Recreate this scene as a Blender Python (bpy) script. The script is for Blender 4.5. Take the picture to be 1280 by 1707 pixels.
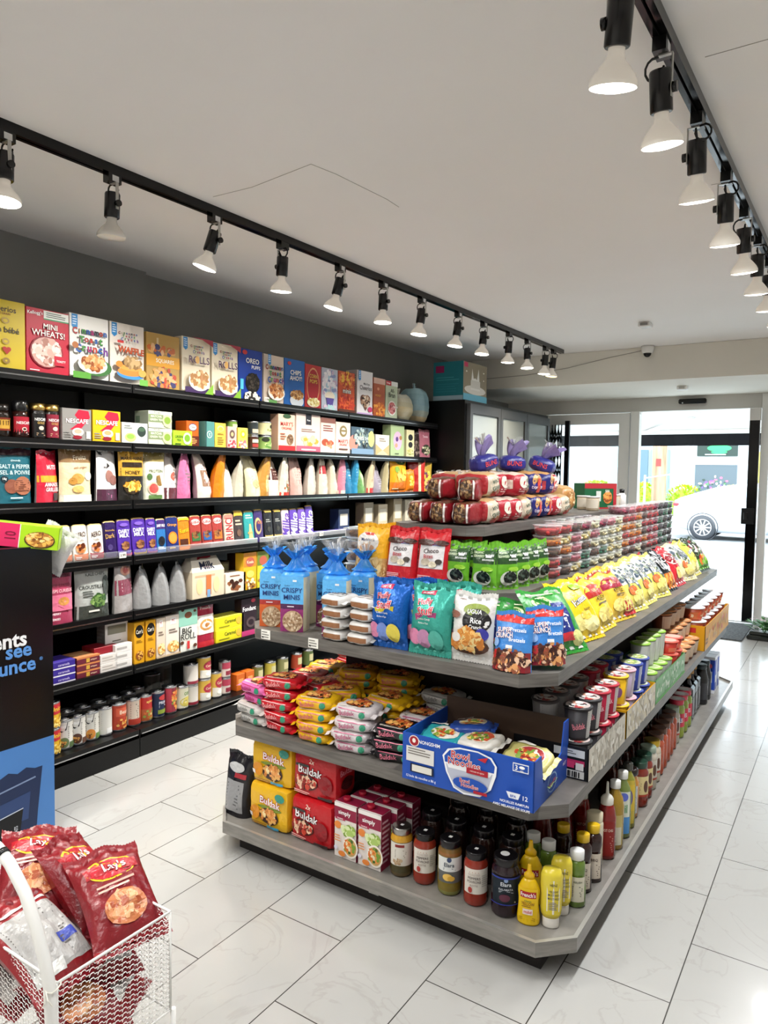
import bpy, math, random
from mathutils import Vector, Matrix, noise
PI = math.pi
S = bpy.context.scene
COL = S.collection
for o in list(bpy.data.objects): bpy.data.objects.remove(o)

# ---------------------------------------------------------------- camera
cam = bpy.data.cameras.new('camera'); camo = bpy.data.objects.new('camera', cam); COL.objects.link(camo); S.camera = camo
YAW, PITCH, ROLL = 0.579385, -0.0561583, 0.0146353
fw = Vector((-math.sin(YAW)*math.cos(PITCH), math.cos(YAW)*math.cos(PITCH), math.sin(PITCH)))
rt = Vector((math.cos(YAW), math.sin(YAW), 0)); up = rt.cross(fw)
rt, up = rt*math.cos(ROLL)+up*math.sin(ROLL), -rt*math.sin(ROLL)+up*math.cos(ROLL)
camo.matrix_world = Matrix(((rt.x, up.x, -fw.x, 2.812), (rt.y, up.y, -fw.y, 0.0), (rt.z, up.z, -fw.z, 1.471), (0, 0, 0, 1)))
cam.sensor_fit = 'VERTICAL'; cam.sensor_height = 36.0; cam.lens = 36.0*1199.76/1707.0
cam.clip_start = 0.05; cam.clip_end = 200

# ---------------------------------------------------------------- light
EXPOSURE = 1.0
LAMP_W, SKY, SUN = 5.0, 3.5, 1.4
vs = S.view_settings
vs.view_transform = 'Standard'; vs.look = 'None'; vs.gamma = 1.0; vs.use_curve_mapping = False; vs.exposure = EXPOSURE
w = bpy.data.worlds.new('sky'); S.world = w; w.use_nodes = True
bg = w.node_tree.nodes['Background']; bg.inputs[0].default_value = (0.80, 0.91, 1.0, 1); bg.inputs[1].default_value = SKY
sl = bpy.data.lights.new('sun', 'SUN'); sl.energy = SUN; sl.angle = 0.25; sl.color = (1, .96, .9)
so = bpy.data.objects.new('sun', sl); COL.objects.link(so); so.rotation_euler = (math.radians(-38), math.radians(20), 0)
try:
    S.cycles.use_denoising = True; S.cycles.max_bounces = 7; S.cycles.diffuse_bounces = 4; S.cycles.glossy_bounces = 3
    S.cycles.transmission_bounces = 6; S.cycles.transparent_max_bounces = 16; S.cycles.sample_clamp_indirect = 6
    S.cycles.caustics_reflective = False; S.cycles.caustics_refractive = False
except Exception: pass

# ---------------------------------------------------------------- colour and materials
def lin(c):
    if isinstance(c, str):
        c = c.lstrip('#'); c = '#'+c
        v = [int(c[i:i+2], 16)/255 for i in (1, 3, 5)]
    else: v = list(c)
    return tuple(x/12.92 if x <= .04045 else ((x+.055)/1.055)**2.4 for x in v[:3])+(1.0,)

def mat(name, rough=.5, metal=0., bump=0., bscale=60., col=None, clear=None, coat=0., emit=None, spec=.5, stretch=None):
    m = bpy.data.materials.new(name); m.use_nodes = True; nt = m.node_tree; b = nt.nodes['Principled BSDF']
    if col is None:
        a = nt.nodes.new('ShaderNodeAttribute'); a.attribute_name = 'Col'; nt.links.new(a.outputs['Color'], b.inputs['Base Color'])
    else: b.inputs['Base Color'].default_value = lin(col)
    b.inputs['Roughness'].default_value = rough; b.inputs['Metallic'].default_value = metal
    b.inputs['Specular IOR Level'].default_value = spec
    b.inputs['Coat Weight'].default_value = coat; b.inputs['Coat Roughness'].default_value = .08
    if emit:
        b.inputs['Emission Color'].default_value = lin(emit[0]); b.inputs['Emission Strength'].default_value = emit[1]
    if bump:
        tc = nt.nodes.new('ShaderNodeTexCoord'); n = nt.nodes.new('ShaderNodeTexNoise'); n.inputs['Scale'].default_value = bscale
        n.inputs['Detail'].default_value = 3
        mp = nt.nodes.new('ShaderNodeMapping'); nt.links.new(tc.outputs['Object'], mp.inputs[0]); nt.links.new(mp.outputs[0], n.inputs[0])
        if stretch: mp.inputs['Scale'].default_value = stretch
        bp = nt.nodes.new('ShaderNodeBump'); bp.inputs['Strength'].default_value = bump; bp.inputs['Distance'].default_value = .01
        nt.links.new(n.outputs[0], bp.inputs['Height']); nt.links.new(bp.outputs[0], b.inputs['Normal'])
    if clear is not None:     # thin clear plastic or glass: see-through with a gloss that grows towards grazing angles
        out = nt.nodes['Material Output']; tr = nt.nodes.new('ShaderNodeBsdfTransparent'); tr.inputs[0].default_value = lin(clear[0])
        lw = nt.nodes.new('ShaderNodeFresnel'); lw.inputs[0].default_value = 1.45
        ma = nt.nodes.new('ShaderNodeMath'); ma.operation = 'ADD'; ma.inputs[1].default_value = clear[1]; ma.use_clamp = True
        mx = nt.nodes.new('ShaderNodeMixShader'); nt.links.new(lw.outputs[0], ma.inputs[0]); nt.links.new(ma.outputs[0], mx.inputs[0])
        nt.links.new(tr.outputs[0], mx.inputs[1]); nt.links.new(b.outputs[0], mx.inputs[2]); nt.links.new(mx.outputs[0], out.inputs[0])
    return m

M = {
 'card': mat('printed_card', .42, spec=.35),
 'matte': mat('matte_surface', .8, spec=.2),
 'film': mat('glossy_film', .3, bump=.28, bscale=55, spec=.55),
 'foil': mat('crinkled_foil', .3, metal=.35, bump=.35, bscale=60),
 'tin': mat('tin_metal', .28, metal=1.0),
 'plastic': mat('smooth_plastic', .25, spec=.5),
 'sauce': mat('glassy_contents', .12, spec=.6, bump=.15, bscale=90),
 'food': mat('food_crumbs', .7, bump=.6, bscale=120, spec=.3),
 'clear': mat('clear_plastic', .08, col='#ffffff', clear=('#f4f6f6', .04)),
 'wrap': mat('crinkled_wrap', .12, col='#ffffff', clear=('#eef0f0', .12), bump=.9, bscale=45),
 'bluewrap': mat('blue_wrap', .15, col='#3f9be8', clear=('#58b0f0', .42), bump=.6, bscale=45),
 'black': mat('black_metal', .35, col='#050506', spec=.35),
 'blackgloss': mat('black_gloss', .16, col='#020203', spec=.4),
 'steel': mat('brushed_steel', .35, metal=.6, col='#b9b7b2', bump=.04, bscale=30, stretch=(1, 1, 20)),
 'fridgeglass': mat('fridge_glass', .03, col='#e8f0f0', clear=('#8a9292', .22)),
 'doorframe': mat('door_frame_metal', .4, col='#434446', metal=.3),
 'chrome': mat('chrome_strip', .18, metal=1.0, col='#b8b8bb'),
 'whitepaint': mat('white_paint', .4, col='#e9e8e4'),
 'leaf': mat('leaf', .5, bump=.1),
}

# ---------------------------------------------------------------- mesh builder
TXT = {}
def glyphs(s, bold):
    k = (s, bold)
    if k in TXT: return TXT[k]
    c = bpy.data.curves.new('t', 'FONT'); c.body = s; c.size = 1; c.resolution_u = 2; c.offset = bold; c.fill_mode = 'FRONT'
    o = bpy.data.objects.new('t', c); COL.objects.link(o)
    dg = bpy.context.evaluated_depsgraph_get(); me = bpy.data.meshes.new_from_object(o.evaluated_get(dg))
    vs_ = [(v.co.x, v.co.y) for v in me.vertices]; fs = [tuple(p.vertices) for p in me.polygons]
    bpy.data.objects.remove(o); bpy.data.curves.remove(c); bpy.data.meshes.remove(me)
    if not vs_: vs_ = [(0, 0)]; fs = []
    x0 = min(v[0] for v in vs_); x1 = max(v[0] for v in vs_); y0 = min(v[1] for v in vs_); y1 = max(v[1] for v in vs_)
    TXT[k] = ([(v[0]-(x0+x1)/2, v[1]-(y0+y1)/2) for v in vs_], fs, x1-x0, y1-y0)
    return TXT[k]

class MB:
    def __init__(s, m='card', col='#ffffff'):
        s.v = []; s.f = []; s.m = []; s.c = []; s.sm = []; s.mat = m; s.col = lin(col); s.smooth = False; s.T = None
    def V(s, p):
        p = Vector(p)
        if s.T is not None: p = s.T @ p
        s.v.append(p); return len(s.v)-1
    def F(s, idx, col=None, m=None, sm=None):
        s.f.append(tuple(idx)); s.m.append(m or s.mat); s.c.append(s.col if col is None else (lin(col) if isinstance(col, str) else col)); s.sm.append(s.smooth if sm is None else sm)
    def box(s, x0, y0, z0, x1, y1, z1, col=None, m=None, cols=None):
        i = [s.V((x, y, z)) for z in (z0, z1) for y in (y0, y1) for x in (x0, x1)]
        fs = [(0, 2, 3, 1), (4, 5, 7, 6), (0, 1, 5, 4), (2, 6, 7, 3), (0, 4, 6, 2), (1, 3, 7, 5)]  # bottom top front(-y) back(+y) left(-x) right(+x)
        for k, f in enumerate(fs): s.F([i[j] for j in f], (cols or {}).get(k, col), m)
    def rbox(s, x0, y0, z0, x1, y1, z1, r=.004, col=None, m=None):   # box with chamfered edges
        pts = {}
        for a in (0, 1):
            for b in (0, 1):
                for c in (0, 1):
                    for ax in range(3):
                        p = [(x0, x1)[a], (y0, y1)[b], (z0, z1)[c]]; q = [r*(1-2*a), r*(1-2*b), r*(1-2*c)]
                        for k in range(3):
                            if k != ax: p[k] += q[k]
                        pts[a, b, c, ax] = s.V(p)
        for ax in range(3):
            o1, o2 = [k for k in range(3) if k != ax]
            for sd in (0, 1):
                ids = []
                for (u, w_) in ((0, 0), (1, 0), (1, 1), (0, 1)):
                    t = [0, 0, 0]; t[ax] = sd; t[o1] = u; t[o2] = w_; ids.append(pts[(*t, ax)])
                flip = (sd == 0) ^ (ax == 1)
                s.F(ids[::-1] if flip else ids, col, m)
        for ax in range(3):
            o1, o2 = [k for k in range(3) if k != ax]
            for u in (0, 1):
                for w_ in (0, 1):
                    t0 = [0, 0, 0]; t1 = [0, 0, 0]; t0[o1] = t1[o1] = u; t0[o2] = t1[o2] = w_; t1[ax] = 1
                    ids = [pts[(*t0, o1)], pts[(*t1, o1)], pts[(*t1, o2)], pts[(*t0, o2)]]
                    s.F(ids, col, m)
        for a in (0, 1):
            for b in (0, 1):
                for c in (0, 1): s.F([pts[a, b, c, k] for k in range(3)], col, m)
    def lathe(s, prof, n=20, cols=None, cx=0, cy=0, sx=1, sy=1, cap=True, mats=None, a0=0, a1=2*PI, col=None, m=None):
        full = abs(a1-a0-2*PI) < 1e-6; nn = n if full else n+1; rings = []
        for (r, z) in prof:
            rings.append([s.V((cx+r*sx*math.cos(a0+(a1-a0)*k/n), cy+r*sy*math.sin(a0+(a1-a0)*k/n), z)) for k in range(nn)])
        for j in range(len(prof)-1):
            c = cols[j] if cols else col; mm = mats[j] if mats else m
            for k in range(n):
                k2 = (k+1) % nn; s.F((rings[j][k], rings[j][k2], rings[j+1][k2], rings[j+1][k]), c, mm, True)
        if cap and full:
            if prof[0][0] > 1e-5: s.F(rings[0][::-1], cols[0] if cols else col, mats[0] if mats else m, False)
            if prof[-1][0] > 1e-5: s.F(rings[-1], cols[-1] if cols else col, mats[-1] if mats else m, False)
    def tube(s, pts, r, n=6, col=None, m=None, caps=True):
        P = [Vector(p) for p in pts]; rings = []; prev = None
        for i, p in enumerate(P):
            d = (P[min(i+1, len(P)-1)]-P[max(i-1, 0)]).normalized()
            if prev is None: a = d.orthogonal().normalized()
            else:
                a = prev-d*prev.dot(d); a = a.normalized() if a.length > 1e-6 else d.orthogonal().normalized()
            prev = a; b = d.cross(a); rr = r[i] if isinstance(r, (list, tuple)) else r
            rings.append([s.V(p+(a*math.cos(2*PI*k/n)+b*math.sin(2*PI*k/n))*rr) for k in range(n)])
        for i in range(len(P)-1):
            for k in range(n):
                k2 = (k+1) % n; s.F((rings[i][k], rings[i][k2], rings[i+1][k2], rings[i+1][k]), col, m, n > 5)
        if caps: s.F(rings[0][::-1], col, m, False); s.F(rings[-1], col, m, False)
    def grid(s, f, nu, nv, col=None, m=None, sm=True, cf=None, flip=False):
        g = [[s.V(f(i/nu, j/nv)) for i in range(nu+1)] for j in range(nv+1)]
        for j in range(nv):
            for i in range(nu):
                q = (g[j][i], g[j][i+1], g[j+1][i+1], g[j+1][i])
                s.F(q[::-1] if flip else q, cf((i+.5)/nu, (j+.5)/nv) if cf else col, m, sm)
    def poly(s, pts, z0, z1, col=None, m=None):       # prism over a convex outline
        a = [s.V((x, y, z0)) for x, y in pts]; b = [s.V((x, y, z1)) for x, y in pts]; n = len(pts)
        s.F(a[::-1], col, m); s.F(b, col, m)
        for k in range(n): s.F((a[k], a[(k+1) % n], b[(k+1) % n], b[k]), col, m)
    def blob(s, c, r, n=8, k=5, col=None, m=None, rot=None):
        c = Vector(c); rx, ry, rz = (r, r, r) if not isinstance(r, (tuple, list)) else r; R_ = rot or Matrix.Identity(3)
        top = s.V(c+R_@Vector((0, 0, rz))); bot = s.V(c-R_@Vector((0, 0, rz))); rings = []
        for j in range(1, k):
            t = PI*j/k; rings.append([s.V(c+R_@Vector((rx*math.sin(t)*math.cos(2*PI*i/n), ry*math.sin(t)*math.sin(2*PI*i/n), rz*math.cos(t)))) for i in range(n)])
        for i in range(n):
            s.F((top, rings[0][i], rings[0][(i+1) % n]), col, m, True); s.F((bot, rings[-1][(i+1) % n], rings[-1][i]), col, m, True)
            for j in range(k-2): s.F((rings[j][i], rings[j+1][i], rings[j+1][(i+1) % n], rings[j][(i+1) % n]), col, m, True)
    # flat artwork laid on a surface: f(u, v, k) -> point, k = layer height; W, H = panel size in metres
    def art(s, items, f, W, H, m=None, seed=1, step=.0004, gu=1, gv=1):
        rnd = random.Random(seed); k = step
        for it in items:
            k += step; t = it[0]
            if t == 'r':
                _, u0, v0, u1, v1, c = it; nu = max(1, int(gu*(u1-u0)+.99)); nv = max(1, int(gv*(v1-v0)+.99)); kk = k
                s.grid(lambda a, b: f(u0+(u1-u0)*a, v0+(v1-v0)*b, kk), nu, nv, c, m, False)
            elif t == 'e':
                _, cu, cv, ru, rv, c = it; n = 18; big = max(ru*gu, rv*gv) > 1.2; kk = k; cc = s.V(f(cu, cv, kk)); prev = None
                for fr in ((.5, 1.) if big else (1.,)):
                    ring = [s.V(f(cu+ru*fr*math.cos(2*PI*i/n), cv+rv*fr*math.sin(2*PI*i/n), kk)) for i in range(n)]
                    for i in range(n):
                        j = (i+1) % n
                        if prev: s.F((prev[i], ring[i], ring[j], prev[j]), c, m, False)
                        else: s.F((cc, ring[i], ring[j]), c, m, False)
                    prev = ring
            elif t == 'p':
                ids = [s.V(f(a, b, k)) for a, b in it[1]]; s.F(ids, it[2], m, False)
            elif t == 'b':       # cluster of small bits (printed food)
                _, cu, cv, ru, rv, cols, n, sz = it
                for q in range(n):
                    a = rnd.random()*2*PI; d = math.sqrt(rnd.random()); x = cu+ru*d*math.cos(a); y = cv+rv*d*math.sin(a)
                    r = sz*(.6+.8*rnd.random())/W; r2 = sz*(.6+.8*rnd.random())/H; a0 = rnd.random()*6; nn = 6
                    k += step*.04; ids = [s.V(f(x+r*math.cos(a0+2*PI*i/nn)*(.8+.4*rnd.random()), y+r2*math.sin(a0+2*PI*i/nn)*(.8+.4*rnd.random()), k)) for i in range(nn)]
                    s.F(ids, rnd.choice(cols), m, False)
            elif t == 'l':       # lines of small print
                _, u0, v0, u1, v1, n, c = it
                for q in range(n):
                    vv = v1-(v1-v0)*(q+.5)/n; hh = (v1-v0)/n*.22; ue = u0+(u1-u0)*(.7+.3*rnd.random())
                    ids = [s.V(f(a, b, k)) for a, b in ((u0, vv-hh), (ue, vv-hh), (ue, vv+hh), (u0, vv+hh))]; s.F(ids, c, m, False)
            elif t in 'tT':      # text: (t, string, cu, cv, height fraction, max width fraction, colour[, rotation, outline colour])
                txt, cu, cv, hh, mw, c = it[1:7]; rot = it[7] if len(it) > 7 else 0; oc = it[8] if len(it) > 8 else None
                for lay in ((oc, .05 if oc != c else .028), (c, .012)) if oc else ((c, .012),):
                    pv, pf, w_, h_ = glyphs(txt, lay[1]); w0, h0 = glyphs(txt, .012)[2:]
                    sc = hh*H/h0; sx = min(sc, mw*W/w0); ca, sa = math.cos(rot), math.sin(rot); k += step
                    ids = [s.V(f(cu+(x*sx*ca-y*sc*sa)/W, cv+(x*sx*sa+y*sc*ca)/H, k)) for x, y in pv]
                    for q in pf: s.F([ids[j] for j in q], lay[0], m, False)
    def mesh(s, name):
        me = bpy.data.meshes.new(name); me.from_pydata([tuple(v) for v in s.v], [], s.f)
        names = []
        for x in s.m:
            if x not in names: names.append(x)
        for x in names: me.materials.append(M[x])
        ix = {x: i for i, x in enumerate(names)}
        me.polygons.foreach_set('material_index', [ix[x] for x in s.m]); me.polygons.foreach_set('use_smooth', s.sm)
        ca = me.color_attributes.new('Col', 'FLOAT_COLOR', 'CORNER'); buf = []
        for f, c in zip(s.f, s.c): buf.extend(c*len(f))
        ca.data.foreach_set('color', buf); me.update(); return me
    def obj(s, name, parent=None, loc=(0, 0, 0), rz=0, rot=None):
        o = bpy.data.objects.new(name, s.mesh(name)); COL.objects.link(o)
        if parent: o.parent = parent
        o.location = loc; o.rotation_euler = rot or (0, 0, rz); return o

LABELS = {}
def tag(o, label, cat, group=None, kind=None):
    if label in LABELS and not kind: print('DUPLABEL', label)
    LABELS[label] = 1
    n = len(label.split())
    if n < 4 or n > 16: print('LABELLEN', n, label)
    o['label'] = label; o['category'] = cat
    if group: o['group'] = group
    if kind: o['kind'] = kind
    return o
def struct(name, mb, label, cat='wall', parent=None):
    o = mb.obj(name, parent)
    if not parent: tag(o, label, cat); o['kind'] = 'structure'
    return o
def empty(name, loc=(0, 0, 0), rz=0, rot=None):
    o = bpy.data.objects.new(name, None); o.empty_display_size = .05; COL.objects.link(o); o.location = loc; o.rotation_euler = rot or (0, 0, rz); return o
# a kind of thing: built once as meshes, then copied object by object
PROTO = {}
def place(key, build, loc, label, cat, group=None, rz=0, rot=None, sc=1):
    if key not in PROTO: PROTO[key] = build()       # -> (name, [(part name, mesh, parent index or None), ...])
    name, parts = PROTO[key]
    if len(parts) == 1 and parts[0][0] is None:
        o = bpy.data.objects.new(name, parts[0][1]); COL.objects.link(o); o.location = loc; o.rotation_euler = rot or (0, 0, rz)
    else:
        o = empty(name, loc, rz, rot); made = []
        for pn, me, par in parts:
            c = bpy.data.objects.new(pn, me); COL.objects.link(c); c.parent = o if par is None else made[par]; made.append(c)
    if sc != 1: o.scale = (sc,)*3 if not isinstance(sc, tuple) else sc
    return tag(o, label, cat, group)
# ================================================================ the room
XL, XL2, XR, YB, YF, H = -.665, -.715, 4.7, -2.0, 8.1, 2.6
def nodemat(name, f, rough=.5, **kw):
    m = mat(name, rough, col='#808080', **kw); f(m.node_tree, m.node_tree.nodes['Principled BSDF']); M[name] = m; return m
def tile_nodes(nt, b):
    tc = nt.nodes.new('ShaderNodeTexCoord'); sp = nt.nodes.new('ShaderNodeSeparateXYZ'); cb = nt.nodes.new('ShaderNodeCombineXYZ')
    ad = nt.nodes.new('ShaderNodeMath'); ad.operation = 'ADD'; ad.inputs[1].default_value = -.22+.615*20
    ax = nt.nodes.new('ShaderNodeMath'); ax.operation = 'ADD'; ax.inputs[1].default_value = .305*20
    L = nt.links.new; L(tc.outputs['Object'], sp.inputs[0]); L(sp.outputs['Y'], ad.inputs[0]); L(sp.outputs['X'], ax.inputs[0])
    L(ad.outputs[0], cb.inputs['X']); L(ax.outputs[0], cb.inputs['Y'])
    br = nt.nodes.new('ShaderNodeTexBrick'); L(cb.outputs[0], br.inputs[0]); br.offset = .5; br.offset_frequency = 2; br.squash = 1
    for k, v in (('Scale', 1), ('Brick Width', .615), ('Row Height', .305), ('Mortar Size', .0018), ('Mortar Smooth', .1), ('Bias', 0)): br.inputs[k].default_value = v
    br.inputs['Mortar'].default_value = lin('#3a3835'); br.inputs['Color1'].default_value = lin('#b2b1ae'); br.inputs['Color2'].default_value = lin('#acaba8')
    n1 = nt.nodes.new('ShaderNodeTexNoise'); n1.inputs['Scale'].default_value = 2.6; n1.inputs['Detail'].default_value = 8; n1.inputs['Distortion'].default_value = 1.8; L(tc.outputs['Object'], n1.inputs[0])
    cr = nt.nodes.new('ShaderNodeValToRGB'); e = cr.color_ramp.elements; e[0].position = .485; e[0].color = (1, 1, 1, 1); e[1].position = .515; e[1].color = (1, 1, 1, 1)
    x = e.new(.5); x.color = (.80, .785, .76, 1); L(n1.outputs[0], cr.inputs[0])
    mx = nt.nodes.new('ShaderNodeMix'); mx.data_type = 'RGBA'; mx.blend_type = 'MULTIPLY'; mx.inputs[0].default_value = .45
    L(br.outputs['Color'], mx.inputs[6]); L(cr.outputs[0], mx.inputs[7]); L(mx.outputs[2], b.inputs['Base Color'])
nodemat('floor_tile', tile_nodes, .24, coat=.25, spec=.45)
def speckle(c1, c2, sc, lo=.4, hi=.6, stretch=(1, 1, 1)):
    def f(nt, b):
        tc = nt.nodes.new('ShaderNodeTexCoord'); mp = nt.nodes.new('ShaderNodeMapping'); mp.inputs['Scale'].default_value = stretch
        n = nt.nodes.new('ShaderNodeTexNoise'); n.inputs['Scale'].default_value = sc; n.inputs['Detail'].default_value = 5
        cr = nt.nodes.new('ShaderNodeValToRGB'); cr.color_ramp.elements[0].position = lo; cr.color_ramp.elements[1].position = hi
        cr.color_ramp.elements[0].color = lin(c1); cr.color_ramp.elements[1].color = lin(c2); L = nt.links.new
        L(tc.outputs['Object'], mp.inputs[0]); L(mp.outputs[0], n.inputs[0]); L(n.outputs[0], cr.inputs[0]); L(cr.outputs[0], b.inputs['Base Color'])
    return f
nodemat('ceiling_paint', speckle('#efecea', '#f2efee', .7), .9, spec=.1)
nodemat('wall_dark', speckle('#807f7d', '#888784', .8), .85, spec=.15)
nodemat('wall_light', speckle('#dedad0', '#e4e0d6', .9), .8, spec=.2)
nodemat('wall_white', speckle('#e6e3dd', '#ece9e4', .9), .8, spec=.2)
nodemat('wall_header', speckle('#c9c6c0', '#d0cdc7', .9), .6, spec=.3)
nodemat('laminate', speckle('#56524e', '#736f6a', 9, .3, .7, (1, 1, 12)), .42, spec=.4)
nodemat('deck_metal', speckle('#726f6a', '#8a8680', 14, .3, .7, (1, 1, 6)), .32, spec=.5)
nodemat('asphalt', speckle('#7f8386', '#909497', 6), .9)
nodemat('pavement', speckle('#b4b8b8', '#c2c6c6', 3), .9)
nodemat('timber', speckle('#8a6f55', '#c9a886', 5, .35, .65, (1, 1, .12)), .8)
nodemat('core_and_shade', speckle('#16100e', '#1e1714', 6), .7)
nodemat('matfibre', speckle('#3a3d40', '#54585b', 60), .95)

b = MB('floor_tile'); b.F([b.V(p) for p in ((-1.3, YB, 0), (XR, YB, 0), (XR, YF+.06, 0), (-1.3, YF+.06, 0))]); b.box(-1.3, YB, -.12, XR, YF+.06, -.002, m='pavement')
struct('floor', b, 'white marbled rectangular floor tiles laid in half bond', 'floor')
b = MB('ceiling_paint'); b.box(-1.3, YB, H, XR, YF, H+.1)
ceil = struct('ceiling', b, 'pale plain plastered ceiling with faint hairline seams', 'ceiling')
b = MB('matte', '#a29d96')
for pts in (((.528, 2.159), (.739, 2.168), (1.08, 2.121)), ((1.08, 2.121), (1.105, 2.24), (1.133, 2.553), (1.129, 2.654)), ((2.422, 2.144), (2.573, 2.143), (3.2, 2.14)), ((2.292, 3.077), (2.386, 3.08))):
    b.tube([(x, y, H-.0004) for x, y in pts], .0012, 4)
b.obj('seam', ceil)
b = MB('wall_dark'); b.box(-1.1, YB, 0, XL, 2.77, H); b.box(-1.1, 2.77, 0, XL2, YF, H)
struct('wall_left', b, 'charcoal grey painted wall above the black shelving', 'wall')
b = MB('wall_white'); b.box(XR, YB, 0, XR+.1, YF, H); struct('wall_right', b, 'pale side wall right of the aisle', 'wall')
b = MB('wall_white'); b.box(-1.3, YB-.1, 0, XR, YB, H); struct('wall_back', b, 'pale back wall of the shop', 'wall')
b = MB('wall_light'); b.box(XL2, 6.62, 2.305, XR, YF, H-.002); struct('trim_1', b, 'beige dropped beam across the shop front', 'beam')
# shop front: header, posts, sliding door track
b = MB('wall_light', ); b.box(XL2, YF-.02, 2.16, 2.06, YF+.1, 2.305, m='wall_header')
b.box(2.06, YF-.02, 2.45-.15, XR, YF+.1, 2.31); b.box(XL2, YF, 0, -.24, YF+.1, 2.16); b.box(3.5, YF, 0, XR, YF+.1, 2.3)
struct('wall_front', b, 'grey aluminium header over the shop entrance', 'wall')
def frame_rect(b, x0, x1, z0, z1, w, y0, y1, **k):
    b.box(x0, y0, z0, x0+w, y1, z1, **k); b.box(x1-w, y0, z0, x1, y1, z1, **k); b.box(x0+w, y0, z1-w, x1-w, y1, z1, **k); b.box(x0+w, y0, z0, x1-w, y1, z0+w, **k)
b = MB('whitepaint'); frame_rect(b, -.24, .72, 0, 2.15, .115, YF-.03, YF+.06); b.box(-.125, YF-.02, .12, .605, YF+.05, 1.02)
wo = struct('window_1', b, 'white framed shop window beside the folding gate', 'window')
b = MB('clear'); b.box(-.125, YF, 1.02, .605, YF+.008, 2.035); b.obj('pane', wo)
b = MB('whitepaint'); b.box(.735, YF-.05, 0, .825, YF+.06, 2.16); b.box(.72, YF-.01, 2.13, .83, YF+.06, 2.16); struct('trim_2', b, 'white aluminium door post left of the entrance', 'post')
b = MB('steel'); b.box(.72, YF-.045, -.01, 2.0, YF+.06, .006); struct('trim_3', b, 'thin metal door threshold at the entrance', 'threshold')
b = MB('whitepaint'); frame_rect(b, 2.0, 3.5, 0, 2.3, .075, YF-.03, YF+.05)
wo = struct('window_2', b, 'white framed glazed panel right of the entrance', 'window')
b = MB('clear'); b.box(2.075, YF, .075, 3.425, YF+.008, 2.225); b.obj('pane', wo)
# black edged swing panel at the right of the opening
d = empty('door_1', (1.95, YF-.09, 0)); d['kind'] = 'structure'; tag(d, 'black edged entrance door leaf standing at the right jamb', 'door', kind='structure')
b = MB('blackgloss'); b.box(-.045, -.03, .02, .045, .03, 2.03); b.obj('stile', d)
b = MB('steel'); b.box(-.045, -.035, 2.03, .05, .035, 2.15); b.obj('pivot', d)
b = MB('black'); b.rbox(-.085, -.06, 1.0, .03, -.03, 1.16, .006); b.rbox(-.06, -.1, 1.045, -.02, -.06, 1.12, .006); b.obj('handle', d)
# accordion security gate
g = empty('security_gate', (.04, YF-.16, 0))
tag(g, 'black folding scissor security gate bunched against the white window', 'gate')
b = MB('black'); n = 7
for k in range(n): b.box(-.26+k*.036, -.006, .03, -.25+k*.036, .006, 2.03)
b.box(.005, -.02, .03, .055, .02, 2.07); b.obj('bars', g)
b = MB('black')
for k in range(n-1):
    x = -.255+k*.036
    for j in range(10):
        z = .12+j*.19
        for sgn in (1, -1): b.tube([(x, .008*sgn, z if sgn > 0 else z+.16), (x+.036, .008*sgn, z+.16 if sgn > 0 else z)], .008, 4, caps=False)
b.obj('lattice', g)
# small fixtures on beam, ceiling and header
def on_wall(name, label, cat, f):
    b = MB('plastic'); f(b); return tag(b.obj(name), label, cat)
c = empty('security_camera', (1.24, 6.62, 2.585)); tag(c, 'white dome security camera on the beam corner', 'camera')
b = MB('plastic', '#e4e2de'); b.lathe([(.055, .012), (.055, -.01), (.05, -.03), (.042, -.05)], 20, cy=-.05); b.box(-.05, -.05, -.01, .05, 0, .012); b.obj('housing', c)
b = MB('blackgloss'); b.blob((0, -.055, -.05), (.034, .034, .034), 14, 9); b.obj('lens', c)
b = MB('plastic', '#dcdad6'); b.rbox(1.415, 5.52, H-.035, 1.5, 5.62, H-.001, .006); b.box(1.43, 5.519, H-.028, 1.485, 5.521, H-.008, '#8a8886')
tag(b.obj('smoke_alarm'), 'small pale rectangular alarm on the ceiling', 'alarm')
b = MB('plastic', '#e8e6e2'); b.rbox(1.38, 7.12, 2.27, 1.47, 7.2, 2.306, .006); b.box(1.4, 7.118, 2.277, 1.45, 7.121, 2.297, '#b8b6b2')
tag(b.obj('motion_detector'), 'small white detector box under the beam', 'detector')
b = MB('blackgloss'); b.rbox(1.22, YF-.075, 2.222, 1.49, YF-.021, 2.272, .01); b.box(1.255, YF-.077, 2.226, 1.268, YF-.074, 2.236, '#ffffff', 'plastic')
tag(b.obj('door_sensor'), 'black oblong door opener sensor on the header', 'sensor')
b = MB('matte', '#99948c'); b.tube([(1.19, 6.61, 2.57), (.9, 6.612, 2.53), (.5, 6.612, 2.46), (.1, 6.613, 2.42), (-.3, 6.613, 2.41), (-.6, 6.613, 2.42)], .003, 5)
tag(b.obj('cable'), 'thin pale cable sagging along the beam face', 'cable')
b = MB('matfibre'); b.rbox(.9, 7.08, .0005, 2.02, 7.92, .012, .005); tag(b.obj('door_mat'), 'dark grey ribbed door mat inside the entrance', 'mat')

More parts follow.
